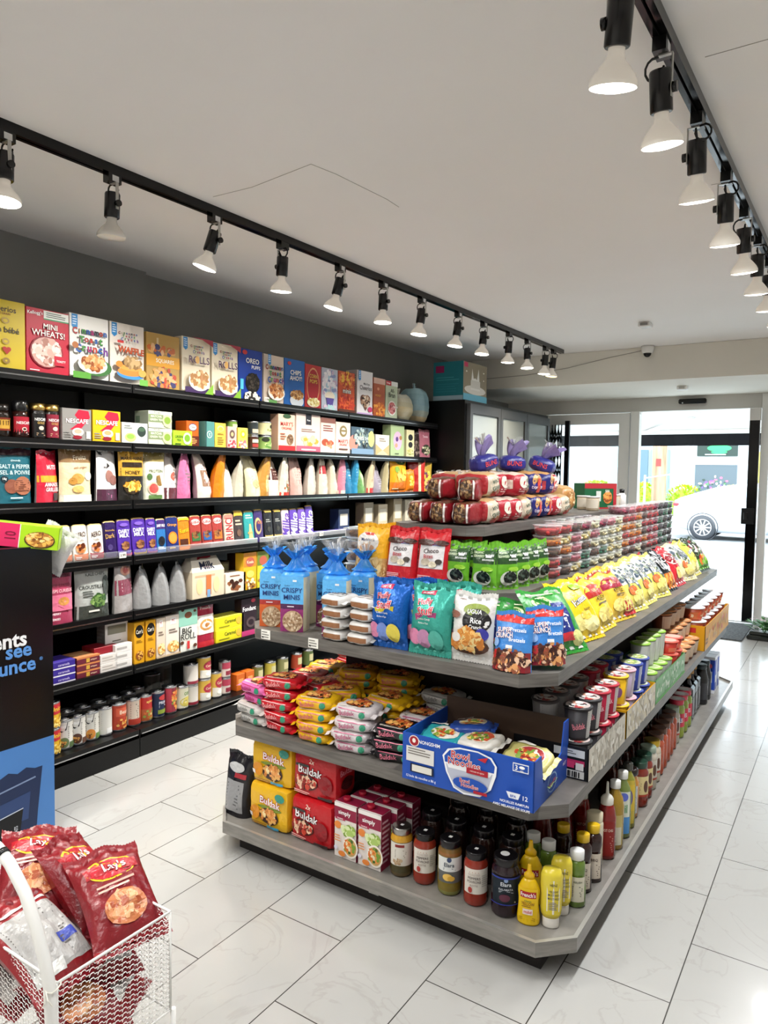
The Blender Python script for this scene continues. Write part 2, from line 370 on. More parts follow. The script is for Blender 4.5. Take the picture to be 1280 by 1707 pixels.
# ---------------------------------------------------------------- black wall shelving
SH = {'deck': .138, 'cookie': .462, 'bag': .742, 'choc': 1.022, 'almond': 1.306, 'coffee': 1.592, 'cereal': 1.884}
JY = [.505, 1.42, 2.335, 3.25, 4.165, 5.47]
for k in range(5):
    y0, y1 = JY[k], JY[k+1]; wl = 'first,second,third,fourth,fifth'.split(',')[k]
    u = empty('wall_shelving', (-.62, y0, 0))
    where = ['hidden behind the advertising stand', 'next to the advertising stand', 'opposite the near gondola corner', 'opposite the gondola middle', 'against the black fridge'][k]
    tag(u, 'black metal wall shelving bay %s, %s along the wall' % (where, wl), 'shelving', 'black shelving bays along the left wall')
    L_ = y1-y0
    b = MB('black'); b.box(-.03, 0, 0, 0, L_, 1.98); b.obj('back_panel', u)
    b = MB('black'); b.box(0, .002, 0, .44, L_-.002, .115); b.obj('kick_plate', u)
    for nm, z in SH.items():
        xf = .44 if nm == 'deck' else .395
        b = MB('black'); b.box(0, .003, z-.022, xf-.008, L_-.003, z); b.box(xf-.01, .003, z-.04, xf, L_-.003, z+.004)
        if nm == 'choc': b.mat = 'black'
        o = b.obj('shelf', u)
        b = MB('chrome'); b.box(xf, .012, z-.022, xf+.002, L_-.012, z-.016); b.obj('price_rail', o)
        if nm == 'choc':
            b = MB('clear'); b.box(xf-.004, .01, z, xf-.001, L_-.01, z+.035); b.obj('guard', o)
    for yy in (0, L_-.02):
        b = MB('black'); b.box(0, yy, .1, .03, yy+.02, 1.98); b.obj('upright', u)
# ---------------------------------------------------------------- gondola
GZ = {1: .12, 2: .493, 3: .87, 4: 1.062, 5: 1.276}
GO = {1: (.74, 2.188, 1.925, 5.29, .092, .045), 2: (.772, 2.14, 1.963, 5.25, .09, .04), 3: (.838, 2.084, 2.0, 5.15, .09, .04), 4: (1.09, 1.872, 2.243, 5.0, .075, .035), 5: (1.31, 1.692, 2.33, 4.55, .05, .035)}
def outline(x0, x1, y0, y1, c, i=0):
    x0 += i; x1 -= i; y0 += i; y1 -= i; c = c-i*.586
    return [(x0+c, y0), (x1-c, y0), (x1, y0+c), (x1, y1-c), (x1-c, y1), (x0+c, y1), (x0, y1-c), (x0, y0+c)]
gd = empty('gondola_shelving', (1.46, 3.6, 0)); tag(gd, 'tiered grey island shelving unit loaded with groceries in the middle aisle', 'shelving')
def gpart(b, n, par=gd):
    for i, v in enumerate(b.v): b.v[i] = v-Vector((1.46, 3.6, 0))
    o = b.obj(n, par); return o
for l, (x0, x1, y0, y1, c, lip) in GO.items():
    z = GZ[l]; b = MB('deck_metal' if l == 1 else 'laminate')
    if l == 1:
        o1 = outline(x0, x1, y0, y1, c); o2 = outline(x0, x1, y0, y1, c, .012)
        b.poly(o2, z-.03, z-.012); n = 8
        a = [b.V((x, y, z-lip)) for x, y in o1]; t = [b.V((x, y, z)) for x, y in o1]; t2 = [b.V((x, y, z)) for x, y in o2]; a2 = [b.V((x, y, z-.012)) for x, y in o2]
        for k in range(n):
            j = (k+1) % n; b.F((a[k], a[j], t[j], t[k])); b.F((t[k], t[j], t2[j], t2[k]), None, 'steel'); b.F((t2[k], t2[j], a2[j], a2[k]))
        b.F(a[::-1], None, 'core_and_shade')
    else: b.poly(outline(x0, x1, y0, y1, c), z-lip, z)
    gpart(b, 'shelf')
DECK = GZ[1]-.012
b = MB('core_and_shade'); b.box(.86, 1.99, 0, 2.09, 5.24, .076); gpart(b, 'base_frame')  # near-black core material puts the under-deck shadow into the base colour
b = MB('steel'); b.box(1.475, 1.982, .03, 1.515, 1.989, .07); b.box(1.487, 1.977, .042, 1.503, 1.983, .058, m='chrome'); gpart(b, 'base_bracket')
b = MB('core_and_shade'); b.box(1.02, 2.46, DECK, 1.87, 4.9, .83); b.box(1.25, 2.62, .87, 1.70, 4.8, 1.027); b.box(1.38, 2.75, 1.062, 1.6, 4.4, 1.24); gpart(b, 'core_panel')
def price_tag(x, y, z, ang, lines=3, w=.045, h=.035):
    b = MB('card', '#f1efe8'); b.box(-w/2, -.0012, -h/2, w/2, 0, h/2)
    b.art([('l', .08, .1, .9, .9, lines, '#8a8883'), ('r', .08, .12, .3, .3, '#444444')], lambda u, v, k: (-w/2+u*w, -.0012-k, -h/2+v*h), w, h)
    return b.obj('price_tag', gd, (x-1.46, y-3.6, z), ang)
for x, y in ((.982, 1.9985), (1.21, 1.9985)): price_tag(x, y, .853, 0)

# ---------------------------------------------------------------- tracks and lamps
def track(xa, ya, xb, yb, label):
    a = math.atan2(xb-xa, yb-ya); L_ = math.hypot(xb-xa, yb-ya); e = empty('lighting_track', (xa, ya, H), -a); tag(e, label, 'lighting track')
    b = MB('blackgloss'); b.box(-.02, 0, -.008, .02, L_, 0); b.box(-.02, 0, -.034, -.013, L_, -.008); b.box(.013, 0, -.034, .02, L_, -.008); b.box(-.013, 0, -.034, -.004, L_, -.028); b.box(.004, 0, -.034, .013, L_, -.028); b.obj('rail', e)
    b = MB('steel'); b.box(-.004, .01, -.012, .004, L_-.01, -.0085); b.obj('contact_strip', e)
track(.365, -1.5, .522, 6.42, 'long black lighting track on the ceiling above the wall shelving')
track(2.29, -1.5, 2.44, 6.3, 'long black lighting track on the ceiling above the right aisle')
M['glow'] = mat('lamp_face', .4, col='#ffffff', emit=('#fff4e2', 7.0)); M['glow_warm'] = mat('lamp_face_warm', .4, col='#ffe9b0', emit=('#ffd27a', 4.0))
M['bulb'] = mat('bulb_glass', .25, col='#dedad2', coat=.3); M['bulb_lit'] = mat('bulb_glass_lit', .25, col='#dedad2', coat=.3, emit=('#fff0dc', .1))
def lamp_protos():
    b = MB('black'); b.box(-.017, -.028, -.052, .017, .028, -.02, '#0a0a0a', 'plastic'); b.box(.0172, -.012, -.047, .0178, .016, -.026, '#d8d8d8', 'card'); ad = b.mesh('adapter')
    b = MB('steel'); b.box(.026, -.006, -.15, .029, .006, -.052); b.box(-.006, -.006, -.055, .029, .006, -.052); br = b.mesh('bracket')
    b = MB('plastic', '#0a0a0a'); pts = [(-.004, 0, -.05)]+[(-.02+.022*math.cos(t)-.0, .004*t, -.075+.024*math.sin(t)) for t in [1.2+.55*i for i in range(11)]]+[(-.002, 0, -.1)]
    b.tube(pts, .0033, 6); cb = b.mesh('cable')
    b = MB('plastic', '#0b0a0c'); b.lathe([(.008, -.085), (.026, -.087), (.028, -.092), (.028, -.175), (.0255, -.178)], 20); so_ = b.mesh('socket')
    b = MB('plastic', '#0a0a0a'); b.lathe([(.012, 0), (.012, .012)], 10); kn = b.mesh('knob')
    b = MB('bulb'); b.lathe([(.018, -.172), (.0185, -.19), (.022, -.2), (.034, -.213), (.046, -.228), (.052, -.240), (.0525, -.246), (.0505, -.25)], 24, cap=False); bu = b.mesh('bulb'); bl = bu.copy(); bl.materials.clear(); bl.materials.append(M['bulb_lit'])
    fs = []
    for g_ in ('glow', 'bulb', 'glow_warm'):
        b = MB(g_); b.lathe([(.0005, -.2555), (.03, -.2545), (.0505, -.25)], 24, cap=False); fs.append(b.mesh('bulb_face'))
    return ad, br, cb, so_, kn, (bl, bu, bl), fs
LP = lamp_protos(); ORD = 'first,second,third,fourth,fifth,sixth,seventh,eighth,ninth,tenth,eleventh,twelfth,thirteenth,fourteenth,fifteenth,sixteenth,seventeenth'.split(',')
def lamp(x, y, tx, ty, side, n, state=0, turn=0, pw=1.0, lab=None):
    e = empty('track_lamp', (x, y, H-.014), turn)
    if side == 'right': e.scale = (1, 1, 1.09)
    st = ['lit', 'unlit frosted', 'warm yellow'][state]
    tag(e, lab or '%s track spotlight, %s from the near end of the %s track' % (st, ORD[n], side), 'spotlight', 'track spotlights on the %s track' % side)
    def put(n_, me, par=e, **k):
        o = bpy.data.objects.new(n_, me); COL.objects.link(o); o.parent = par; return o
    put('adapter', LP[0]); put('bracket', LP[1]); put('cable', LP[2])
    s = put('socket', LP[3]); s.location = (0, 0, -.14); s.rotation_euler = (ty, tx, 0)
    for v in (s,): v.location = Vector((0, 0, -.13))-Matrix.Rotation(tx, 3, 'Y')@Matrix.Rotation(ty, 3, 'X')@Vector((0, 0, -.13)) if 0 else Vector((0, 0, -.1))-(v.rotation_euler.to_matrix()@Vector((0, 0, -.1)))
    bu = put('bulb', LP[5][state], s); put('bulb_face', LP[6][state], bu)
    k = put('knob', LP[4]); k.location = (.029, 0, -.13); k.rotation_euler = (0, PI/2, 0)
    if state != 1:
        l = bpy.data.lights.new('lamp_light', 'AREA'); l.shape = 'DISK'; l.size = .1; l.energy = LAMP_W*pw*(.6 if state == 2 else 1); l.color = ((1, .98, .92) if side == 'left' else (.98, .995, 1)) if state == 0 else (1, .8, .5); l.spread = 2.15 if side == 'left' and not lab else 2.8
        lo = bpy.data.objects.new('lamp_light', l); COL.objects.link(lo); lo.parent = s; lo.location = (0, 0, -.258)
LY = [1.341, 1.745, 2.251, 2.683, 3.136, 3.545, 3.974, 4.453, 4.841, 5.278, 5.639, 6.029, 6.213]
LT = [.05, -.06, -.28, .12, -.22, 0, -.1, -.12, -.05, .06, .02, .06, .1]; LU = [.1, 0, .25, .12, .2, .05, .1, .12, .12, .05, .05, 0, 0]
for i, y in enumerate(LY): lamp(.424+(y-1.341)*.0193, y, -LT[i], -LU[i]*.6, 'left', i, 1 if i == 1 else 2 if i == 12 else 0, PI if i in (3, 9, 11, 12) else 0)
for i, y in enumerate([1.603, 1.945, 2.392, 2.9, 3.329, 3.745, 4.15, 4.6, 5.1, 5.6]): lamp(2.3485+(y-1.6)*.0193, y, -.02 if i else -.14, (.2, .2, .28, .25, .22, .2, .18, .17, .16, .15)[i]*(1 if i in (1, 4) else -1), 'right', i, 0, PI if i not in (1, 4) else 0, .75)
for i, y in enumerate([.85, .4, -.1, -.6, -1.1]):  # unseen lamps added to brighten the near ceiling and gondola front
    for sd, x0 in (('left', .395), ('right', 2.325)): lamp(x0, y, 0, 0, sd, 0, 0, 0, 1.1 if sd == 'left' else .55, 'added lit track spotlight behind the viewpoint on the %s track, %s one back' % (sd, ORD[i]))

# ---------------------------------------------------------------- fridges
fr = empty('glass_door_fridge', (-.335, 5.5, 0)); tag(fr, 'tall black drinks fridge with three glass doors beside the wall shelving', 'fridge')
b = MB('black'); b.box(-.37, 0, .05, .35, .03, 2.09); b.box(-.37, 1.93, .05, .35, 1.96, 2.09); b.box(-.37, .03, .05, -.34, 1.93, 2.09); b.box(-.34, .03, .05, .35, 1.93, .2); b.box(-.34, .03, 2.0, .35, 1.93, 2.09); b.obj('cabinet', fr)
for k in range(3):
    y0 = .035+k*.632; e = MB('black'); 
    b = MB('steel'); 
    for (a0, z0, a1, z1) in ((y0, .2, y0+.05, 2.06), (y0+.575, .2, y0+.625, 2.06), (y0+.05, .2, y0+.575, .27), (y0+.05, 1.98, y0+.575, 2.06)): b.box(.352, a0, z0, .388, a1, z1, None, 'doorframe')
    o = b.obj('door', fr)
    b = MB('fridgeglass'); b.box(.365, y0+.05, .27, .372, y0+.575, 1.98); b.obj('pane', o)
    b = MB('black'); b.box(.388, y0+.56, .9, .41, y0+.585, 1.4); b.obj('handle', o)
for z in (.55, .9, 1.25, 1.6):
    b = MB('black'); b.box(-.33, .04, z, .3, 1.92, z+.008)
    for q_ in range(46): b.box(.3, .05+q_*.041, z, .306, .056+q_*.041, z+.03, '#c8ccd0', 'plastic')
    b.obj('rack', fr)
# ================================================================ product builders
T = lambda s, u, v, h, w_, c, *r: ('t', s, u, v, h, w_, c, *r)
R = lambda u0, v0, u1, v1, c: ('r', u0, v0, u1, v1, c)
E = lambda u, v, a, b, c: ('e', u, v, a, b, c)
B = lambda u, v, a, b, cs, n=30, sz=.008: ('b', u, v, a, b, cs.split(), n, sz)
L = lambda u0, v0, u1, v1, n, c: ('l', u0, v0, u1, v1, n, c)
Pg = lambda pts, c: ('p', pts, c)
def carton(name, w, d, h, base, front=(), side=(), top=(), m='card', sidec=None, topc=None, seed=1, right=()):
    b = MB(m, base); b.rbox(-w/2, 0, 0, w/2, d, h, .0015)
    if sidec: b.box(-w/2-.0002, .002, .002, -w/2+.001, d-.002, h-.002, sidec)
    b.art(front, lambda u, v, k: (-w/2+u*w, -k, v*h), w, h, seed=seed)
    b.art(side, lambda u, v, k: (-w/2-.0002-k, d-u*d, v*h), d, h, seed=seed+1)
    b.art(right, lambda u, v, k: (w/2+k, u*d, v*h), d, h, seed=seed+2)
    if topc: b.box(-w/2+.001, .001, h-.001, w/2-.001, d-.001, h+.0003, topc)
    b.art(top, lambda u, v, k: (-w/2+u*w, v*d, h+.0003+k), w, d, seed=seed+2)
    return (name, [(None, b.mesh(name), None)])
def nz(x, y, s): return noise.noise(Vector((x, y, s)))
def bagsurf(w, h, t, kind, seed, side, wr=1.0):
    def f(u, v, k=0):
        e = abs(2*u-1); pr = max(0, 1-e**3.2)
        if kind == 'pillow': pv = max(0, math.sin(PI*min(1, max(0, (v-.05)/.9))))**.55; pin = 1-.10*pv; bowx = 0
        else: pv = max(0, (1-v*1.0))**.5*.9+.1*math.sin(PI*v); pv = pv*(1 if v < .93 else max(0, (1-v)/.07)); pin = 1-.05*math.sin(PI*v)
        x = (u-.5)*w*pin; dd = t/2*(pr**.5)*pv
        edge = min(v, 1-v)
        fold = .0035*math.sin(u*31+seed*3+2*nz(u*3, v*3, seed))*math.exp(-edge/.09)*(1 if kind == 'pillow' else (v > .5)*1.0)
        wn = (nz(u*w*26, v*h*17, seed*7.3)*.0042+nz(u*w*60, v*h*42, seed*3.1)*.0017+abs(nz(u*w*14+5, v*h*11, seed))*.003)*pr*min(1, edge*9)
        dd += (wn+fold*pr)*wr
        z = v*h+(.004*math.sin(u*9+seed))*(v > .9)*wr
        return (x, side*(dd+k)+t/2*0, z)
    return f
def bag(name, w, h, t, kind='pillow', c='#cc2222', front=(), back='#c8c8c8', backart=(), seal=None, seed=1, m='film', wr=1.0, nu=16, nv=22, sides=None, tops=None, prebend=None):
    b = MB(m, c); fF = bagsurf(w, h, t, kind, seed, -1, wr); fB = bagsurf(w, h, t, kind, seed, 1, wr); seal = seal or c
    cf = None
    if sides or tops: cf = lambda u, v: lin(sides) if sides and (u < .06 or u > .94) else (lin(tops) if tops and v > .93 else lin(c))
    b.grid(fF, nu, nv, c, m, True, cf); b.grid(fB, nu, nv, back, m, True, flip=True)
    if kind == 'pouch':
        b.grid(lambda u, v: (lambda p, q: (p[0]*(1-v)+q[0]*v, p[1]*(1-v)+q[1]*v, 0.0))(fF(u, 0), fB(u, 0)), nu, 2, back, m)
    for vv, dz in ((1, 1), (0, -1)) if kind == 'pillow' else ((1, 1),):
        def sg(u, v):
            x, y, z = fF(u, vv); return (x, .0012*math.sin(u*40), z+dz*v*.014*(1 if int(u*nu*2+.01) % 2 == 0 else .8))
        b.grid(sg, nu*2, 1, seal, m, False)
    b.art(front, fF, w, h, m, seed, step=.0005, gu=nu*.8, gv=nv*.8); b.art(backart, lambda u, v, k=0: fB(1-u, v, k), w, h, m, seed+5, step=.0005, gu=nu, gv=nv)
    if prebend: b.v = [prebend(v) for v in b.v]
    return (name, [(None, b.mesh(name), None)])
def puff(name, w, d, h, base, front=(), side=(), top=(), n=5, seed=1, m='film', wr=.0025, cols=None, fin=None, res=8, back=None, right=()):
    b = MB(m, base); hw = Vector((w/2, d/2, h/2))
    def pt(dv, k=0):
        s_ = (abs(dv.x)**n+abs(dv.y)**n+abs(dv.z)**n)**(-1/n); q = dv*s_; p = Vector((q.x*hw.x, q.y*hw.y, q.z*hw.z))
        nn = Vector((q.x**3/hw.x, q.y**3/hw.y, q.z**3/hw.z)).normalized(); a = noise.noise(p*38+Vector((seed*9, 0, 0)))*wr+noise.noise(p*95+Vector((0, seed*5, 0)))*wr*.5
        p = p+nn*(a+k*1.5); return (p.x, p.y+hw.y, max(0, p.z+hw.z))
    fs = {'front': lambda u, v, k=0: pt(Vector((2*u-1, -1, 2*v-1)), k), 'back': lambda u, v, k=0: pt(Vector((1-2*u, 1, 2*v-1)), k), 'left': lambda u, v, k=0: pt(Vector((-1, 1-2*u, 2*v-1)), k),
          'right': lambda u, v, k=0: pt(Vector((1, 2*u-1, 2*v-1)), k), 'top': lambda u, v, k=0: pt(Vector((2*u-1, 2*v-1, 1)), k), 'bottom': lambda u, v, k=0: pt(Vector((2*u-1, 1-2*v, -1)), k)}
    for nm, f in fs.items(): b.grid(f, res, res, (cols or {}).get(nm, base), m)
    b.art(front, fs['front'], w, h, m, seed, gu=res, gv=res); b.art(side, fs['left'], d, h, m, seed+1, gu=res, gv=res); b.art(top, fs['top'], w, d, m, seed+2, gu=res, gv=res); b.art(right, fs['right'], d, h, m, seed+3, gu=res, gv=res)
    if fin:      # crimped end seals: ('x' or 'y', colour, length)
        ax, fc, ln = fin
        for sg in (-1, 1):
            def fn(u, v):
                z = h*.5+math.sin(u*17+seed)*.003; s2 = (u-.5)*.92
                return (sg*(w/2-.002+ln*v), d/2+s2*d, z-.004*v) if ax == 'x' else (s2*w, d/2+sg*(d/2-.002+ln*v), z-.004*v)
            b.grid(fn, 14, 1, fc, m, False)
    return (name, [(None, b.mesh(name), None)])
def cylmap(r, z0, z1, a0, a1, cx=0, cy=0, sy=1, taper=0):     # label wrapped around a round body, facing -y at the middle of a0..a1
    def f(u, v, k=0):
        a = a0+(a1-a0)*u; rr = r+taper*v+k+.0004; return (cx+rr*math.cos(a), cy+rr*sy*math.sin(a), z0+(z1-z0)*v)
    return f
def can(name, r, h, col, label=(), seed=1, turn=0, lab=(.08, .92), m='card', metal='#a8a8aa', pull=True):
    b = MB(m, col); b.lathe([(r*.93, 0), (r, .003), (r, .006), (r*.975, .009), (r*.975, h-.009), (r, h-.006), (r, h-.001), (r*.95, h), (r*.94, h-.004), (.0005, h-.004)], 24, cols=[metal]*3+[col]+[metal]*5, mats=['tin']*3+[m]+['tin']*5)
    f = cylmap(r*.975, .009, h-.009, -PI/2-1.5+turn, -PI/2+1.5+turn); b.art(label, f, 3*r, h, m, seed, gu=14, gv=2)
    if pull: b.tube([(r*.5*math.cos(t), r*.3*math.sin(t)-r*.2, h-.002) for t in [i*PI/4 for i in range(9)]], .0015, 4, '#c8c8c8', 'tin')
    return (name, [(None, b.mesh(name), None)])
def jar(name, body, cap, col='#7a2a18', bm='sauce', capcol='#15100c', capm='plastic', label=(), lz=(0, 1), lr=None, la=(1.2, 1.2), lcol=None, seed=1, n=22, sy=1, lsy=None, bcols=None, turn=0, capname='lid', topart=None, neck=None):
    # body, cap: lists of (r, z)
    b = MB(bm, col); b.lathe(body, n, cols=bcols, sy=sy); 
    if neck: b.lathe(neck[0], n, col=neck[1], m='clear', sy=sy)
    parts = [('body', None, None)]; me_b = b
    if lcol or label:
        q = MB('card', lcol or '#ffffff'); r = lr or max(x[0] for x in body); f = cylmap(r, lz[0], lz[1], -PI/2-la[0]+turn, -PI/2+la[1]+turn, sy=sy)
        q.grid(lambda u, v: f(u, v, 0), 16, 2, lcol, 'card'); q.art(label, f, r*(la[0]+la[1]), lz[1]-lz[0], None, seed, gu=14, gv=2)
    c = MB(capm, capcol); c.lathe(cap, n, sy=sy)
    if topart: c.art(topart, lambda u, v, k: ((u-.5)*cap[-1][0]*2, (v-.5)*cap[-1][0]*2*sy, cap[-1][1]+k), cap[-1][0]*2, cap[-1][0]*2, 'card')
    ps = [('body', me_b.mesh('body'), None)]
    if lcol or label: ps.append(('label', q.mesh('label'), None))
    ps.append((capname, c.mesh(capname), None))
    return (name, ps)
def tail(b, x, y, z, w, h, m='wrap', col=None, seed=1, ang=0, lean=0, n=14):      # gathered film standing up from a tie
    b.grid(lambda u, v: (x+math.cos(ang)*(u-.5)*w*(.25+v*.9)+lean*v*h+.006*math.sin(u*21+seed)*v, y+math.sin(ang)*(u-.5)*w*(.25+v*.9)+.012*math.sin(u*15+seed*2)*(.3+v), z+h*v*(.82+.18*math.sin(u*7+seed*3))), n, 4, col, m)

FOOD = '#b8763e #d89a5a #8a4a22 #e6bb7a #c98848'
# ================================================================ left wall goods
XF = -.245
ROWW = {'cereal': 'on the top wall shelf', 'coffee': 'on the tea and coffee shelf', 'almond': 'on the nut shelf', 'choc': 'on the chocolate shelf', 'bag': 'on the snack pouch shelf', 'cookie': 'on the biscuit shelf', 'deck': 'on the bottom wall shelf'}
def wall(row, y, key, build, desc, cat, group=None, dx=0, rz=0, dz=0, rot=None, sc=1, exact=False):
    label = desc if exact else desc+' '+ROWW[row]
    return place(key, build, (XF+dx, y, SH[row]+.0005+dz), label, cat, group, PI/2+rz, rot, sc)
CG = 'cereal boxes on the top wall shelf'
def cer(y, w_, h, base, art, desc, side=(), sidec=None, seed=1, key=None, d=.06): wall('cereal', y, key or 'cer'+desc, lambda: carton('cereal_box', w_, d, h, base, art, side, sidec=sidec, seed=seed), desc, 'cereal box', CG)
rib = [R(.05, .8, .2, .99, '#3f8fd0'), Pg([(.05, .8), (.125, .76), (.2, .8)], '#3f8fd0'), L(.07, .82, .18, .97, 4, '#d8ecff')]
def ctc(wd, oy=.62, s=.1):
    o = []; 
    for word, v, cs in (('Cinnamon', oy, '#c8402f #d9832c #4a9a3c #2f62b8 #b03070 #333333 #c8402f #2f62b8'), ('Toast', oy-s*1.05, '#4a9a3c #c8402f #c8402f #2f62b8 #4a9a3c'), ('Crunch', oy-s*2.2, '#2f62b8 #4a9a3c #b03070 #c8402f #2f62b8 #7a3a98')):
        cs = cs.split(); n = len(word); W_ = wd*(.9 if n > 6 else .62 if n == 5 else .86)
        o.append(('t', word, .5, v, s*(1.05 if n == 6 else .85), W_, '#20304a', 0, '#20304a'))
        for i, ch in enumerate(word): o.append(('t', ch, .5+W_*((i+.5)/n-.5), v-(.012 if ch in 'p' else 0), s*(.95 if ch.isupper() or ch in 'ht' else .62)*(1.05 if n == 6 else .85), W_/n*1.02, cs[i], 0, '#26344a'))
    return [x for x in o if x[1] not in ('Cinnamon', 'Toast', 'Crunch')]
bowl = lambda cs, v=.2, a=.36, bb=.13, n=60, sz=.012, rim='#f3efe6': [E(.5, v-.03, a, bb, rim), E(.5, v, a*.9, bb*.9, '#f7ead2'), B(.5, v+.01, a*.8, bb*.85, cs, n, sz)]
cer(1.706, .178, .292, '#d8bd2c', [T('Cheerios', .42, .87, .085, .8, '#2a2218'), T('MULTI GRAIN', .42, .8, .03, .5, '#8a4020'), T('mon bébé', .45, .57, .085, .82, '#2a2218'), E(.5, .7, .1, .045, '#b89a4e'), E(.5, .7, .06, .025, '#d8bd2c'), E(.5, .4, .09, .045, '#b89a4e'), E(.5, .4, .05, .02, '#d8bd2c'), E(.47, .29, .055, .032, '#b8342a'), E(.57, .29, .055, .032, '#b8342a'), Pg([(.42, .28), (.62, .28), (.52, .21)], '#b8342a'), E(.5, .12, .09, .045, '#9a7c3e'), E(.5, .12, .03, .015, '#d8bd2c')], 'yellow cereal box with oat rings and a red heart')
cer(1.901, .203, .285, '#c0203a', [R(.4, .86, 1, .985, '#e9ece6'), R(.4, .845, 1, .865, '#4a9a6a'), L(.46, .88, .94, .97, 3, '#66706a'), T("Kellogg's", .2, .92, .07, .36, '#ffffff', .05), T('MINI', .55, .74, .085, .5, '#fff6f0', 0, '#8a1020'), T('WHEATS!', .5, .63, .095, .78, '#fff6f0', 0, '#8a1020'), E(.45, .34, .39, .25, '#8a1828'), E(.45, .34, .36, .23, '#d8a8a0'), B(.45, .35, .32, .2, '#d8a99c #e9c8bc #b07a6c #f3ded6', 80, .013), R(.62, .15, .9, .3, '#c0203a'), T('TOASTY', .78, .22, .035, .22, '#ffffff'), L(.05, .03, .3, .06, 1, '#ffffff')], 'red frosted wheat cereal box with white banner')
cer(2.110, .206, .297, '#e9e7e3', rib+ctc(.95, .74, .125)+[E(.6, .2, .4, .14, '#3d6a3a'), R(0, 0, .45, .1, '#5a9a3c')]+bowl('#b5713c #d0905a #8c4a24 #e0b080', .26, .38, .14)+[E(.05, .5, .08, .05, '#a8683a')], 'white cinnamon square cereal box with rainbow lettering and green base')
cer(2.321, .200, .297, '#e6ddd3', rib+ctc(.6, .84, .05)+[T('WAFFLE', .52, .555, .1, .8, '#c85a34', -.03, '#7a2a18'), R(.12, .66, .3, .7, '#c03a3a'), E(.5, .16, .4, .08, '#3f86c8'), E(.48, .2, .36, .07, '#d8843a'), E(.5, .27, .34, .05, '#e89a4a'), B(.56, .36, .22, .09, '#a8865a #c8a878 #8c6a40', 60, .012), E(.16, .31, .1, .05, '#d8843a'), E(.83, .2, .12, .06, '#e0a050'), R(.75, 0, 1, .1, '#6aa84a')], 'white waffle cereal box with orange lettering and blue plate')
cer(2.543, .215, .283, '#b8934e', [R(.3, .8, .36, .92, '#d8c49a'), R(0, .4, 1, .61, '#e0a02c'), T('SQUARES', .55, .505, .085, .62, '#fff4dc'), B(.45, .7, .4, .07, '#c0622c #e0b080 #40406a #d8a05a', 30, .014), B(.5, .2, .42, .17, '#c8854a #e0b080 #40406a #b84a34 #d8a05a', 80, .013)], 'gold squares cereal box with an amber band')
rolls = rib+ctc(.45, .85, .05)+[Pg([(.2, 1), (1, 1), (1, .88), (.6, .98)], '#a83848'), T('ROLLS', .5, .6, .13, .72, '#4a2450', .02), E(.43, .6, .07, .07, '#d8a860'), R(0, 0, 1, .1, '#3a2450'), Pg([(.7, 0), (1, 0), (1, .2)], '#7aa838')]+bowl('#c8a070 #b5835a #e8cfa8 #a87848', .25, .38, .18, 70, .013)
cer(2.768, .202, .299, '#e8dcc4', rolls, 'cream cinnamon roll cereal box beside the gold box', key='rolls'); cer(2.984, .202, .299, '#e8dcc4', rolls, 'cream cinnamon roll cereal box beside the dark blue box', key='rolls')
cer(3.192, .203, .301, '#1d3f9a', [T('OREO', .58, .78, .1, .7, '#ffffff', 0, '#0c1c50'), T('PUFFS', .72, .66, .07, .46, '#ffffff'), E(.25, .93, .1, .045, '#c83a3a'), E(.58, .35, .3, .2, '#16130f'), B(.58, .37, .27, .17, '#2c2620 #4a4038 #16130f', 70, .009), E(.55, .06, .36, .1, '#2a2420'), B(.55, .08, .34, .09, '#e8e0d0 #2a2420 #f4efe4', 60, .01), R(.05, .2, .18, .4, '#58c0e0')], 'dark blue chocolate cookie cereal box with white lettering')
cer(3.399, .182, .296, '#dccbbb', ctc(.92, .74, .12)+bowl('#b5713c #d0905a #8c4a24 #e0b080', .25, .42, .16)+[R(.1, .0, .5, .06, '#5a8a4c')]+rib, 'beige cinnamon square cereal box behind blue cookie boxes')
cer(3.597, .2, .298, '#1d62b0', [T('CHIPS', .55, .72, .1, .6, '#ffffff', .03, '#0a2a58'), T('AHOY!', .55, .6, .1, .6, '#ffffff', .03, '#0a2a58'), E(.22, .9, .09, .04, '#c83a3a'), E(.6, .12, .34, .14, '#d8dde4'), E(.6, .24, .34, .1, '#e8d8b0'), B(.6, .25, .3, .09, '#b8834a #d8a868 #8a5a2c', 60, .01)], 'bright blue chocolate chip cereal box')
cer(3.787, .168, .288, '#b8282c', [E(.5, .52, .4, .42, '#d89a6a'), E(.5, .52, .36, .38, '#a81c28'), T('CORN', .5, .74, .09, .5, '#f0c050', 0, '#6a1018'), T('POPS', .5, .62, .09, .5, '#f0c050', 0, '#6a1018'), E(.5, .13, .4, .1, '#e8e0c8'), B(.5, .15, .36, .08, '#e0d080 #c8a850 #f4ecc0', 60, .01)], 'red cereal box with an oval emblem and pale bowl')
cer(3.968, .18, .287, '#b9c0d0', [B(.5, .6, .45, .35, '#8a94c0 #e8e4ec #a8c8d8 #c8b0c8 #f4f0f4', 120, .016), E(.5, .35, .3, .1, '#e8dcc8'), Pg([(.25, .3), (.75, .3), (.65, .1), (.35, .1)], '#5a4a9a'), B(.5, .08, .4, .06, '#b0d8d8 #e0c8d8', 30, .01)], 'pastel cereal box with a purple cup of swirls')
cer(4.164, .195, .288, '#c8502a', [B(.5, .8, .48, .18, '#d86a2c #a83a1c #e88a4a #e8b83a', 110, .012), T('minis', .5, .53, .11, .8, '#f6f0e4', 0, '#2a1410'), B(.5, .25, .48, .2, '#c83a24 #e0602c #a82a1c', 130, .011), R(0, 0, 1, .08, '#5a2a18')], 'orange speckled minis cereal box')
